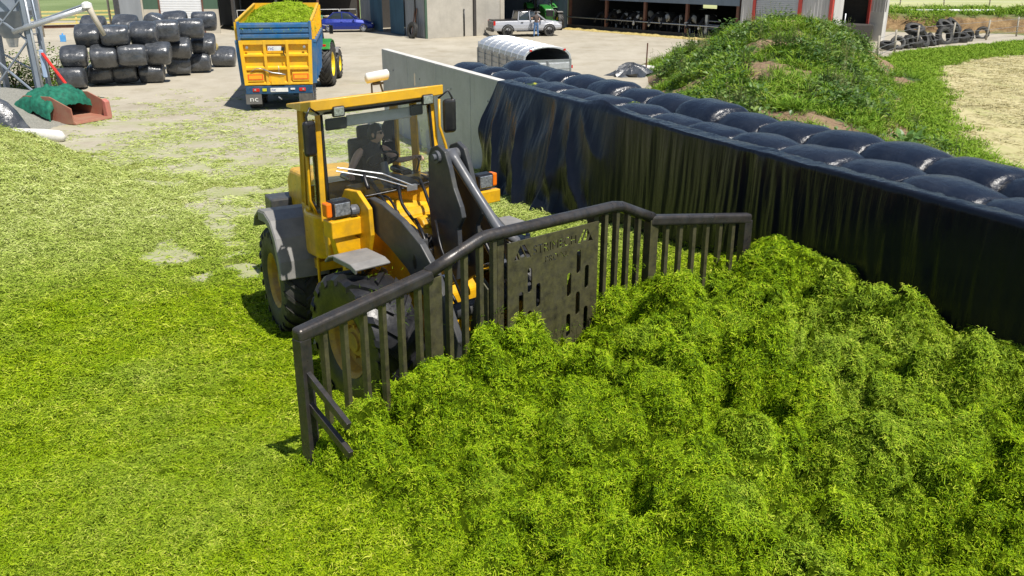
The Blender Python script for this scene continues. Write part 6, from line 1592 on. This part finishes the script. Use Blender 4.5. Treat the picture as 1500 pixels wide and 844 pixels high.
MB(xf).b2((-HB, .06, .93), (HB, 6.2, 1.0)).build('floor', M['trailer_blue'], TR); MB(xf).b2((-HT_, 6.2, .95), (HT_, 6.26, 3.5)).build('headboard', M['trailer_yellow'], TR)
ch = MB(xf).b2((-1.18, -.12, .62), (1.18, .1, .90)).build('rear_beam', M['blue_dark'], TR, bevel=.015); mb = MB(xf); mb.b2((-.45, .1, .55), (-.25, 7.6, .85)); mb.b2((.25, .1, .55), (.45, 7.6, .85)); mb.b2((-.5, 6.6, .45), (.5, 6.9, .6)); mb.build('chassis', M['blue_dark'], TR)
for u in (-.82, .82): lp = MB(xf).box((u, -.13, .76), (.24, .04, .12)).build('tail_light', M['red'], ch, bevel=.03); MB(xf).box((u * 1.04, -.155, .77), (.07, .012, .06)).build('lens', M['lens'], lp)
MB(xf).box((-.52, -.135, .77), (.15, .02, .1)).build('reflector', pmat('green_tag', (.55, .55, .02), .5), ch); np_ = MB(xf).box((.0, -.135, .76), (.62, .02, .14)).build('number_plate', M['white'], ch); flat_text('nc', .15, (-.2, -.146, .72), M['logo_blue'], np_, xf, 1.1); MB(xf).box((.48, -.135, .79), (.16, .02, .06)).build('data_plate', M['white'], ch)
fl = MB(xf).box((-.93, -.10, .44), (.56, .02, .36)).build('mud_flap', pmat('rubber_flap', (.13, .125, .12), .7), TR); flat_text('nc', .27, (-.93, -.115, .36), M['white'], fl, xf, 1.2)
MB(xf).box((.93, -.10, .44), (.5, .02, .36)).build('mud_flap', M['rubber_dusty'], TR); MB(xf).tube([(-.05, -.1, .5), (.02, -.16, .46), (.05, -.1, .42)], .025, 7).build('tow_hook', M['galv'], TR)
for s_ in (-1, 1):
    for w0 in (.75, 2.05): wheel(TR, xf, (s_ * .93, w0, .53), .52, .46, .30, s_, M['rubber_dusty'], M['trailer_blue'], lugs=26, lugh=.018, sweep=.16, n=32)
for w0 in (.75, 2.05): MB(xf).tube([(-.9, w0, .53), (.9, w0, .53)], .07, 8).build('axle', M['blue_dark'], TR)
# its load
us_ = np.arange(-1.24, 1.25, .09); ws_ = np.arange(.1, 6.2, .09); A, B = np.meshgrid(us_, ws_)
Zl = 2.86 + .34 * (1 - (A / 1.25) ** 2) * sstep(0, 1.6, B) + .05 * B + .05 * fbm(A * 2, B * 2, 4, 95)
P = [xf((a, b_, z)) for a, b_, z in zip(A.ravel(), B.ravel(), Zl.ravel())]; P = np.array(P).reshape(A.shape + (3,))
ld = grid_mesh('grass_load', P[..., 0], P[..., 1], P[..., 2], M['matted'], {'dens': np.full_like(A, 95.0)})
tag(ld, 'chopped green grass heaped in the yellow and blue trailer', 'grass', kind='stuff')
scatter(ld, variants('load', [blade_clump(30, .13, .07, .2, .013, -5, 30, .7, 500 + i) for i in range(4)], grass_material('fresh_chop', [(0.11, 0.19, 0.006), (0.27, 0.40, 0.012)], (0.38, 0.50, 0.03), (0.5, .55, .10), False)), 55, .8, 1.5, .3)

# ================================================================== LIVESTOCK TRAILER
xf = frame2((1.22, 31.3), (-.33, .944))
LT = root_at('livestock_trailer', 'livestock trailer with curved bright aluminium roof behind the wrapped bales', 'trailer', (1.2, 31.3, 0))
m, nt, b = new_mat('slatted_aluminium'); b.inputs['Metallic'].default_value = .35; b.inputs['Roughness'].default_value = .4; nt.links.new(ramp(nt, noise(nt, coords(nt), 5, 6), [(.3, (.34, .35, .36)), (.7, (.50, .51, .52))]), b.inputs['Base Color']); M['alu'] = m
W2, LL = .86, 5.3
arc = [(W2 * math.cos(a) if 0 < k < 12 else W2 * math.cos(a), 1.95 + .46 * math.sin(a) ** .75) for k, a in enumerate([math.pi * k / 12 for k in range(13)])]
mb = MB(xf); rf = mb.prism(arc + [(x * .96, z - .035) for x, z in arc[::-1]], .0, LL, 'xz').build('roof', M['galv_light'], LT)
for w0 in np.arange(.02, LL, .66): MB(xf).tube([(x * 1.008, w0, z + .012) for x, z in arc], .02, 6).build('roof_rib', M['galv_light'], rf)
for s_ in (-1, 1):
    z = .45
    sw_ = MB(xf).b2((s_ * (W2 - .03), .02, .45), (s_ * (W2 - .015), LL, 1.95)).build('side_wall', M['alu'], LT)
    while z < 1.9: MB(xf).b2((s_ * (W2 - .015), .02, z), (s_ * W2, LL, z + .16)).build('plank', M['alu'], sw_, bevel=.005); z += .2
    for w0 in np.arange(.05, LL, .87): MB(xf).b2((s_ * (W2 - .01), w0, .42), (s_ * (W2 + .03), w0 + .07, 1.97)).build('upright', M['galv'], sw_)
    for w0 in (1.9, 2.7): road_wheel(LT, xf, (s_ * .72, w0, .34), .34, .2, s_, M['galv'])
    MB(xf).box((s_ * (W2 + .04), -.02, 1.72), (.05, .06, .1)).build('marker_lamp', M['red'], LT); MB(xf).box((s_ * .62, .0, 2.30), (.08, .06, .06)).build('marker_lamp', M['red'], LT)
MB(xf).b2((-W2, .0, .36), (W2, LL, .45)).build('floor', M['galv'], LT); MB(xf).b2((-W2, LL - .03, .45), (W2, LL, 2.2)).build('front_wall', M['alu'], LT)
for s_ in (-1, 1):
    rd = MB(xf).b2((s_ * .03 if s_ > 0 else -.82, -.04, .45), (.82 if s_ > 0 else -.03, -.015, 1.92)).build('rear_door', M['galv_light'], LT)
    for k in range(5): MB(xf).b2((s_ * .05 if s_ > 0 else -.8, -.055, .5 + k * .29), (.8 if s_ > 0 else -.05, -.041, .5 + k * .29 + .2)).build('panel', M['galv_light'], rd, bevel=.01)
    MB(xf).b2((s_ * .84 - .03, -.06, .4), (s_ * .84 + .03, .02, 1.98)).build('corner_post', M['galv'], LT)
MB(xf).tube([(-.02, -.08, .5), (-.02, -.08, 1.95)], .025, 7).build('door_bar', M['galv'], LT); MB(xf).b2((-.86, -.05, 1.92), (.86, 0, 1.98)).build('lintel', M['galv'], LT)
mb = MB(xf); mb.tube([(-.3, LL, .4), (0, LL + 1.2, .45), (.3, LL, .4)], .05, 7); mb.build('drawbar', M['galv'], LT)

# ================================================================== BLACK BALE STACK
def stack_bale(seed):
    r = np.random.RandomState(seed); mb = MB(); rings = []; n = 30; hw, R = .57, .56
    prof = [(-1.0, .30), (-.985, .62), (-.93, .86), (-.80, .97), (-.45, 1.0), (0, 1.0), (.45, 1.0), (.80, .97), (.93, .86), (.985, .62), (1.0, .30)]
    ph = r.uniform(0, 6, 4)
    for t, k in prof:
        ring = []
        for i in range(n):
            a = 2 * math.pi * i / n; ca, sa = math.cos(a), math.sin(a); q = (abs(ca) ** 2.9 + abs(sa) ** 2.9) ** (-1 / 2.9)
            w_ = 1 + .03 * math.sin(3 * a + ph[0]) + .02 * math.sin(7 * a + 3 * t + ph[1]) + .025 * math.sin(4 * t + ph[2] + 2 * a) + .02 * (abs(t) ** 4) * math.sin(14 * a + ph[3])
            ring.append((t * hw * (1 + .02 * math.sin(a + ph[1])), R * k * w_ * q * ca, R * .90 * k * w_ * q * sa * (1.0 if sa > 0 else .94)))
        rings.append(ring)
    mb.loft(rings); o = mb.build('b', M['bale_film'], None, smooth=True)
    md = o.modifiers.new('s', 'SUBSURF'); md.levels = md.render_levels = 1
    me = bpy.data.meshes.new_from_object(o.evaluated_get(bpy.context.evaluated_depsgraph_get())); bpy.data.objects.remove(o); return me
SB = [stack_bale(700 + i) for i in range(5)]
tiers = [(.47, [(-18.75, 38.6), (-18.1, 40.0), (-17.25, 40.45), (-16.2, 40.8), (-15.95, 43.5), (-15.3, 44.6), (-14.9, 47.2)], 'bottom tier'),
         (1.30, [(-18.7, 39.0), (-17.55, 39.3), (-16.5, 39.7), (-15.75, 40.7), (-15.75, 43.2), (-15.1, 44.9)], 'middle tier'),
         (2.12, [(-18.25, 39.6), (-17.08, 39.6), (-16.35, 40.9), (-15.9, 42.4), (-15.3, 43.9)], 'top tier'),
         (2.30, [(-19.3, 42.6), (-17.9, 42.8), (-17.3, 45.0), (-16.6, 45.6), (-15.4, 46.3)], 'rear top tier')]
pos = {7: ['leftmost', 'second', 'third', 'fourth', 'fifth', 'sixth', 'rightmost'], 6: ['leftmost', 'second', 'third', 'fourth', 'fifth', 'rightmost'], 5: ['leftmost', 'second', 'middle', 'fourth', 'rightmost']}
for z, L_b, nm in tiers:
    for i, (x, y) in enumerate(L_b):
        o = bpy.data.objects.new('wrapped_bale', SB[(i * 2 + int(z * 3)) % 5]); SC.collection.objects.link(o); o.location = (x, y, z)
        endon = (nm == 'rear top tier' and i == 2)
        o.rotation_euler = (rnd.uniform(-.05, .05) + rnd.choice((0, .5)), rnd.uniform(-.04, .04), RAD(14) + rnd.uniform(-.12, .12) + (1.4 if endon else 0)); k = rnd.uniform(.90, 1.02); o.scale = (k * rnd.uniform(1.0, 1.08), k * rnd.uniform(.97, 1.06), k * rnd.uniform(.90, 1.0))
        tag(o, 'black wrapped bale in the %s of the stack, %s%s' % (nm, pos[len(L_b)][i], ' from the left' if pos[len(L_b)][i] in ('second', 'third', 'fourth', 'fifth', 'sixth') else ''), 'bale', 'black wrapped bales in the stack')
mb = MB(); mb.lathe([(0, .32), (.12, .3), (.16, .2), (.17, 0)], (0, 0, 0), 'x', 14); o = mb.build('spilled_forage', M['feed']); o.location = (-15.4, 47.0, 1.0); o.rotation_euler = (0, .4, 1.3); tag(o, 'yellow torn forage showing at the right end bale', 'forage')

# ================================================================== FEED BIN TOWER
TW = root_at('feed_bin', 'galvanised feed bin on braced steel legs with sloping auger', 'feed bin', (-19.3, 36.0, 0))
legs = [((-18.35, 35.1), (-18.45, 35.1)), ((-20.1, 35.3), (-20.1, 35.2)), ((-19.3, 37.6), (-19.1, 37.3)), ((-20.9, 37.3), (-20.7, 37.2))]
for a, b_ in legs: MB().beam((a[0], a[1], 0), (b_[0], b_[1], 4.6), .19, .16).build('leg', M['bin_steel'], TW, bevel=.01)
for lx_, ly_ in ((-18.62, 35.35), (-18.12, 35.3)): MB().beam((lx_, ly_, 0), (lx_ - .1, ly_, 4.6), .10, .08).build('ladder_rail', M['bin_steel'], TW)
for zz_ in np.arange(.3, 4.5, .32): MB().tube([(-18.62 - .02 * zz_, 35.33, zz_), (-18.12 - .02 * zz_, 35.3, zz_)], .018, 6).build('rung', M['bin_steel'], TW)
mb = MB(); mb.tube([(-18.2, 35.0, .1), (-18.3, 35.0, 4.6)], .045, 8); mb.build('drop_pipe', M['galv_light'], TW, smooth=True); MB().tube([(-17.95, 35.2, .2), (-18.15, 35.2, 4.4)], .03, 7).build('conduit', M['bin_steel'], TW, smooth=True)
def br(p, q, w_=.09): MB().beam(p, q, w_, .05).build('brace', M['bin_steel'], TW)
br((-20.1, 35.25, .6), (-18.4, 35.08, 2.4)); br((-20.1, 35.25, 1.7), (-18.4, 35.08, .15)); br((-20.1, 35.25, 2.3), (-18.4, 35.08, 3.9)); br((-20.1, 35.25, 3.6), (-18.4, 35.08, 2.2)); br((-20.8, 37.25, .3), (-20.1, 35.25, 2.2)); br((-19.2, 37.5, .4), (-18.4, 35.1, 1.6)); br((-20.8, 37.3, 1.6), (-19.2, 37.5, .6)); br((-20.1, 35.25, 3.95), (-18.4, 35.08, 3.98), .09)
hp_ = MB(); hp_.lathe([(2.3, .28), (2.32, .3), (3.35, 1.05), (6.0, 1.05), (6.6, .4), (6.62, 0)], (-19.75, 36.3, 0), 'z', 24); hp_.build('hopper', M['bin_steel'], TW, smooth=False); MB().lathe([(1.95, .16), (2.3, .24)], (-19.75, 36.3, 0), 'z', 16).build('outlet', M['galv_light'], TW)
au = MB().tube([(-18.95, 35.0, 2.62), (-16.0, 35.0, 3.50)], .10, 10).build('auger', M['galv_light'], TW, smooth=True); MB().tube([(-18.5, 35.0, 2.85), (-16.1, 35.0, 3.62)], .035, 7).build('tie_rod', M['bin_steel'], au); MB().tube([(-15.95, 35.0, 3.55), (-15.85, 35.0, 3.3), (-15.5, 35.0, 2.5)], [.14, .11, .08], 10).build('chute', M['cream'], au, smooth=True); MB().lathe([(3.45, .05), (3.5, .2), (3.66, .18), (3.72, .07)], (-16.0, 35.0, 0), 'z', 12).build('cover', M['white'], au)
mb = MB(); mb.box((-18.0, 34.95, 1.45), (.16, .08, 1.05)); mb.build('hanging_cloth', pmat('pale_blue_cloth', (.38, .50, .68), .8), TW, bevel=.03); MB().beam((-17.95, 34.9, 1.85), (-17.1, 34.6, .75), .11, .05).build('red_strap', pmat('red_strap', (.62, .03, .02), .6), TW)
# bush behind, gravel, bucket, bag, kerb tube
def bush(name, lab, cat, x, y, r, h, mat, seed, n=1700, l=(.08, .17)):
    rt = root_at(name, lab, cat, (x, y, 0)); R_ = np.random.RandomState(seed); me = leaf_clump(n, r, l[0], l[1], .55, -25, 70, seed, h); me.materials.append(mat)
    o = bpy.data.objects.new('foliage', me); SC.collection.objects.link(o); o.parent = rt
    for k in range(5): a = k * 1.25; MB().tube([(x, y, 0), (x + math.cos(a) * r * .4, y + math.sin(a) * r * .4, h * .7)], [.03, .012], 5).build('stem', M['rust_steel'], rt)
bush('shrub', 'bright green shrub behind the feed bin legs', 'shrub', -20.3, 40.0, 1.25, 1.8, M['bush'], 801); bush('shrub', 'yellow-green shrub between the feed bin and the bale stack', 'shrub', -19.5, 41.2, 1.0, 1.5, M['bush'], 802); bush('shrub', 'dark-based shrub left of the feed bin', 'shrub', -21.6, 39.2, 1.2, 1.6, M['bush'], 803)
gx = np.arange(-21, -13.6, .12); gy = np.arange(27, 36, .12); A, B = np.meshgrid(gx, gy)
GZ = tps([(-17.9, 33, .75), (-17.2, 31.2, .62), (-18.6, 31, .9), (-19.5, 33, .7), (-16.4, 29.6, .28), (-15.4, 28.2, .0), (-14.6, 30.3, -.05), (-16.2, 32.6, .12), (-17, 34.6, .05), (-19, 35.3, .05), (-20.8, 34, .2), (-20.8, 29, .6), (-17.5, 28, .45), (-17, 27, .2), (-14, 33, -.1), (-14, 27.4, -.1), (-15.6, 35, -.1)])(A, B)
m, nt, b = new_mat('grey_gravel'); co = coords(nt, True); nt.links.new(ramp(nt, noise(nt, co, 22, 5, .8), [(.3, (.16, .16, .135)), (.5, (.30, .295, .255)), (.72, (.44, .43, .37))]), b.inputs['Base Color']); b.inputs['Roughness'].default_value = .95; bump(nt, b, noise(nt, co, 30, 4, .8), .9, .05); M['gravel'] = m
tag(grid_mesh('gravel_heap', A, B, np.maximum(GZ + .03 * fbm(A * 2, B * 2, 3, 97), -.1), M['gravel']), 'spread heap of grey gravel below the feed bin', 'gravel', kind='stuff')
BK = root_at('loader_bucket', 'rusty red wedge-shaped loader bucket lying on the gravel edge', 'bucket', (-15.2, 30.8, 0)); xf = frame2((-15.55, 31.0), (.90, -.43))
M['rust_red'] = pmat('rusty_red', (.34, .10, .065), .65, dirt=(.36, .22, .14), damt=.6)
mb = MB(xf); mb.prism([(-1.2, .62), (-.9, .10), (.55, .0), (1.45, .02), (1.42, .10), (.6, .12), (-.75, .22), (-1.0, .62)], -.75, .75, 'yz'); mb.build('shell', M['rust_red'], BK, bevel=.01)
for s_ in (-.78, .74): MB(xf).prism([(-1.2, .6), (-.9, .08), (.55, .0), (1.4, .03), (1.35, .55), (.4, .88), (-.9, .85)], s_, s_ + .04, 'yz').build('side_plate', M['rust_red'], BK, bevel=.008)
MB(xf).prism([(1.2, .05), (1.42, .05), (1.38, .6), (1.22, .7)], -.80, -.60, 'yz').build('bracket', pmat('pink_red', (.50, .14, .12), .6, dirt=(.36, .22, .14), damt=.5), BK, bevel=.03)
A, B = np.meshgrid(np.linspace(-.9, 1.0, 40), np.linspace(-1.35, .55, 40)); Zt = 1.12 + .13 * fbm(A * 1.7, B * 1.7, 4, 98, .6) - .40 * A ** 2 - .36 * (B + .35) ** 2; Zt[0] -= .25; Zt[-1] -= .2; Zt[:, 0] -= .3; Zt[:, -1] -= .35
P = np.array([xf((a, b_, z)) for a, b_, z in zip(A.ravel(), B.ravel(), Zt.ravel())]).reshape(A.shape + (3,))
tag(grid_mesh('green_net', P[..., 0], P[..., 1], P[..., 2], pmat('green_netting', (.006, .125, .075), .8, var=.45, vscale=7, bmp=.8, bscale=14)), 'bundled dark green net lying over the rusty bucket', 'net')
mb = MB(); rg = []
for k, (z, r, dx) in enumerate(((0, .50, .1), (.06, .62, .08), (.3, .58, .0), (.7, .46, -.12), (1.0, .34, -.25), (1.15, .18, -.35), (1.18, .05, -.38))): rg.append([(-15.95 + dx + r * (1 + .10 * math.sin(5 * a + k) + .05 * math.sin(11 * a)) * math.cos(a), 28.1 + r * .8 * (1 + .08 * math.sin(4 * a + 2 * k)) * math.sin(a), z) for a in [i * 2 * math.pi / 26 for i in range(26)]])
mb.loft(rg); tag(mb.build('bulk_bag', M['bale_film'], smooth=True), 'slumped black plastic bag at the left edge by the gravel', 'bag')
mb = MB(); mb.tube([(-15.9, 27.3, .12), (-15.2, 27.25, .16), (-14.3, 27.05, .16), (-13.75, 26.9, .15), (-13.6, 26.85, .12)], [.14, .19, .2, .19, .08], 14); tag(mb.build('white_tube', M['cap'], smooth=True), 'thick white tube lying at the edge of the pale grass heap', 'tube')
mb = MB(); mb.box((0, 0, .22), (.32, .22, .44)); mb.tube([(0, 0, .44), (.02, 0, .56)], .05, 8); o = mb.build('plastic_drum', pmat('blue_drum', (.10, .36, .72), .4), bevel=.06, seg=3); o.location = (-30.3, 62, 0); tag(o, 'small blue drum standing left of the bale stack', 'drum')
# yellow post and rail fence
YF = root_at('rail_fence', 'yellow post and rail fence before the green pasture', 'fence', (-34, 75.6, 0)); xf, L = along((-45, 71.2), (-29.4, 77.6))
for u in np.arange(0, L + .1, 2.6): MB(xf).b2((u - .07, -.05, 0), (u + .07, .07, 1.32)).build('post', M['yellow_rail'], YF)
for z in (.35, .68, 1.0, 1.28): MB(xf).b2((0, -.09, z - .06), (L, -.05, z + .06)).build('rail', M['yellow_rail'], YF)
mb = MB(xf); mb.b2((0, .2, 0), (L, .5, .22)); tag(mb.build('low_wall', M['rust_steel']), 'low brown kerb under the yellow rail fence', 'kerb')
for x, y, lab in ((-33.6, 66.0, 'left wooden pole beside the feed bin'), (-30.6, 70.5, 'thin pale pole before the yellow rail fence')):
    tag(MB().tube([(x, y, 0), (x, y, 6)], .09, 8).build('pole', pmat('pale_pole', (.42, .38, .32), .8), smooth=True), lab, 'pole')

# ================================================================== RIGHT BACKGROUND
tyl = [(22.9, 55.9), (23.8, 56.6), (24.7, 57.2), (25.2, 57.7), (26.0, 58.3), (26.9, 59.0), (27.4, 59.6), (28.3, 60.2), (29.2, 60.9), (30.0, 61.6), (30.8, 62.2), (33.0, 64.6)]
for i, (x, y) in enumerate(tyl):
    big = i in (3, 4, 7, 8, 9); R_ = .62 if big else .45
    loose_tyre(x, y, R_ * .8 if i % 3 else .3, R_, .38, RAD(rnd.choice((72, 80, 60)) if i % 3 else 14), rnd.uniform(-.6, .9), '%s tyre of the black heap beyond the hay field margin' % (['leftmost small', 'second', 'third', 'fourth, large', 'fifth, large', 'sixth', 'seventh', 'eighth, large', 'ninth, large', 'tenth, large', 'eleventh', 'rightmost lone'][i]), 'tyres heaped by the field fence')
for i, (x, y) in enumerate(((25.6, 58.6), (28.8, 61.3), (29.6, 61.9))):
    loose_tyre(x, y, 1.05, .6, .36, RAD(25 + 10 * i), .4 * i, ('left', 'middle', 'right')[i] + ' tyre on top of the black tyre heap', 'tyres heaped by the field fence')
M['post'] = pmat('grey_timber', (.40, .36, .29), .85, dirt=(.22, .2, .16))
M['wire'] = pmat('wire', (.3, .3, .3), .5, metal=.5)
def wire_fence(lab, pts, h, zf=lambda x, y: 0):
    FN = root_at('wire_fence', lab, 'fence', (pts[0][0], pts[0][1], zf(*pts[0])))
    for x, y in pts: MB().tube([(x, y, zf(x, y) - .1), (x + rnd.uniform(-.08, .08), y, zf(x, y) + h)], .06, 7).build('post', M['post'], FN, smooth=True)
    for z in (.35, .7, h - .12): MB().tube([(x, y - .07, zf(x, y) + z) for x, y in pts], .012, 4).build('wire', M['wire'], FN)
wire_fence('timber post and wire fence round the hay field margin', [(19.9, 49.7), (22.6, 54), (25.4, 57.6), (28.9, 60.4), (32.6, 63.2), (36.4, 66.4), (40.5, 69.2), (45, 72)], 1.35)
# cut earth bank and the field above it
xb = np.arange(20, 75, .5); yb = np.arange(63, 80, .35); A, B = np.meshgrid(xb, yb)
by = np.interp(A, [20, 27, 33, 40, 75], [73.5, 72.0, 69.8, 68.5, 66]) ; BZ = 1.25 * sstep(-.5, .9, B - by + .6 * fbm(A * .5, B * .5, 3, 101)) - .05 + .15 * fbm(A * .8, B * .8, 3, 102) * sstep(-1.2, 0, B - by)
m, nt, b = new_mat('cut_earth'); co = coords(nt, True); sep = N(nt, 'SeparateXYZ'); nt.links.new(N(nt, 'NewGeometry').outputs['Normal'], sep.inputs[0])
e_ = ramp(nt, noise(nt, co, 1.6, 7, .7), [(.3, (.10, .06, .03)), (.55, (.28, .18, .08)), (.75, (.42, .30, .16))]); nt.links.new(mix(nt, ramp(nt, sep.outputs[2], [(.80, 0.0), (.95, 1.0)]), e_, (.16, .17, .06)), b.inputs['Base Color']); b.inputs['Roughness'].default_value = .95; bump(nt, b, noise(nt, co, 5, 6, .7), .9, .15)
bank = grid_mesh('earth_bank', A, B, BZ, m, {'dens': (BZ > 1.05) * (np.abs(fbm(A * .4, B * .4, 3, 103)) > .18) * 3.0}); tag(bank, 'cut brown earth bank behind the tyres', 'bank', kind='structure')
scatter(bank, variants('banktuft', [blade_clump(50, .4, .2, .5, .03, 40, 80, .9, 560 + i, nseg=3) for i in range(3)], M['lush']), 57, .8, 1.6, .15)
m, nt, b = new_mat('upper_field'); co = coords(nt, True); nt.links.new(ramp(nt, noise(nt, coords(nt, True, (.2, 1, 1)), .35, 6, .6), [(.35, (.33, .36, .14)), (.65, (.50, .50, .25))]), b.inputs['Base Color']); b.inputs['Roughness'].default_value = .95
tag(sheet('upper_field', [(16, 79), (140, 79), (140, 111), (16, 111)], 1.21, m), 'pale upper field beyond the earth bank', 'field'); tag(sheet('upper_margin', [(14, 110.5), (150, 110.5), (150, 125), (14, 125)], 1.216, M['pasture']), 'green margin under the far hedge', 'margin')
wire_fence('farther wire fence on the upper field above the earth bank', [(22, 84), (27, 85.5), (32, 86.5), (36, 86.4), (40, 86.2), (44, 85.8), (48, 85.4), (53, 85)], 1.4, lambda x, y: 1.2)
mb = MB(); mb.tube([(31.5, 74.5, 1.35), (38.2, 73.6, 1.38)], .13, 10); tag(mb.build('white_pipe', M['white'], smooth=True), 'long white pipe lying on top of the earth bank', 'pipe')
xh2 = np.arange(14, 150, .8); yh2 = np.arange(113, 118, .5); A, B = np.meshgrid(xh2, yh2); HZ = 1.2 + (1.9 + .8 * fbm(A * .3, B * .3, 4, 105)) * np.sqrt(np.maximum(0, 1 - ((B - 115.3) / 2.4) ** 2))
hd = grid_mesh('hedge', A, B, HZ, M['soil'], {'dens': np.full_like(A, 2.2), 'bare': np.zeros_like(A)}); tag(hd, 'far leafy hedge along the top of the upper field', 'hedge', kind='stuff')
scatter(hd, variants('hedgeleaf', [leaf_clump(90, .8, .2, .42, .6, -30, 70, 580 + i, .6) for i in range(4)], M['hedge']), 58, .8, 1.5, .5)
# rubble and scrap film at the mound foot
mb = MB(); rg = []
for k, (z, r) in enumerate(((0, 1.0), (.15, .9), (.38, .55), (.5, .2))): rg.append([(5.6 + r * (1 + .22 * math.sin(3 * a + k) + .12 * math.sin(7 * a)) * math.cos(a), 43.2 + r * .7 * (1 + .2 * math.sin(5 * a + 2 * k)) * math.sin(a), z * (1 + .3 * math.sin(4 * a))) for a in [i * 2 * math.pi / 24 for i in range(24)]])
mb.loft(rg); tag(mb.build('scrap_film', M['bale_film']), 'crumpled grey plastic film at the yard edge of the mound', 'plastic')
for i, (x, y, s_) in enumerate(((6.6, 44.0, .45), (7.3, 44.6, .5))): 
    o = MB().box((0, 0, .2), (s_ * 1.6, s_, .38)).build('concrete_lump', M['cap'], bevel=.08); o.location = (x, y, 0); o.rotation_euler = (.1, .1, i * .8 + .3); tag(o, ('left', 'right')[i] + ' broken concrete lump at the yard edge of the mound', 'rubble', 'concrete lumps by the mound')
tag(MB().tube([(6.4, 43.4, 0), (6.42, 43.4, 1.5)], .035, 6).build('stake', M['rust_steel']), 'thin dark stake by the plastic scrap at the mound foot', 'stake')
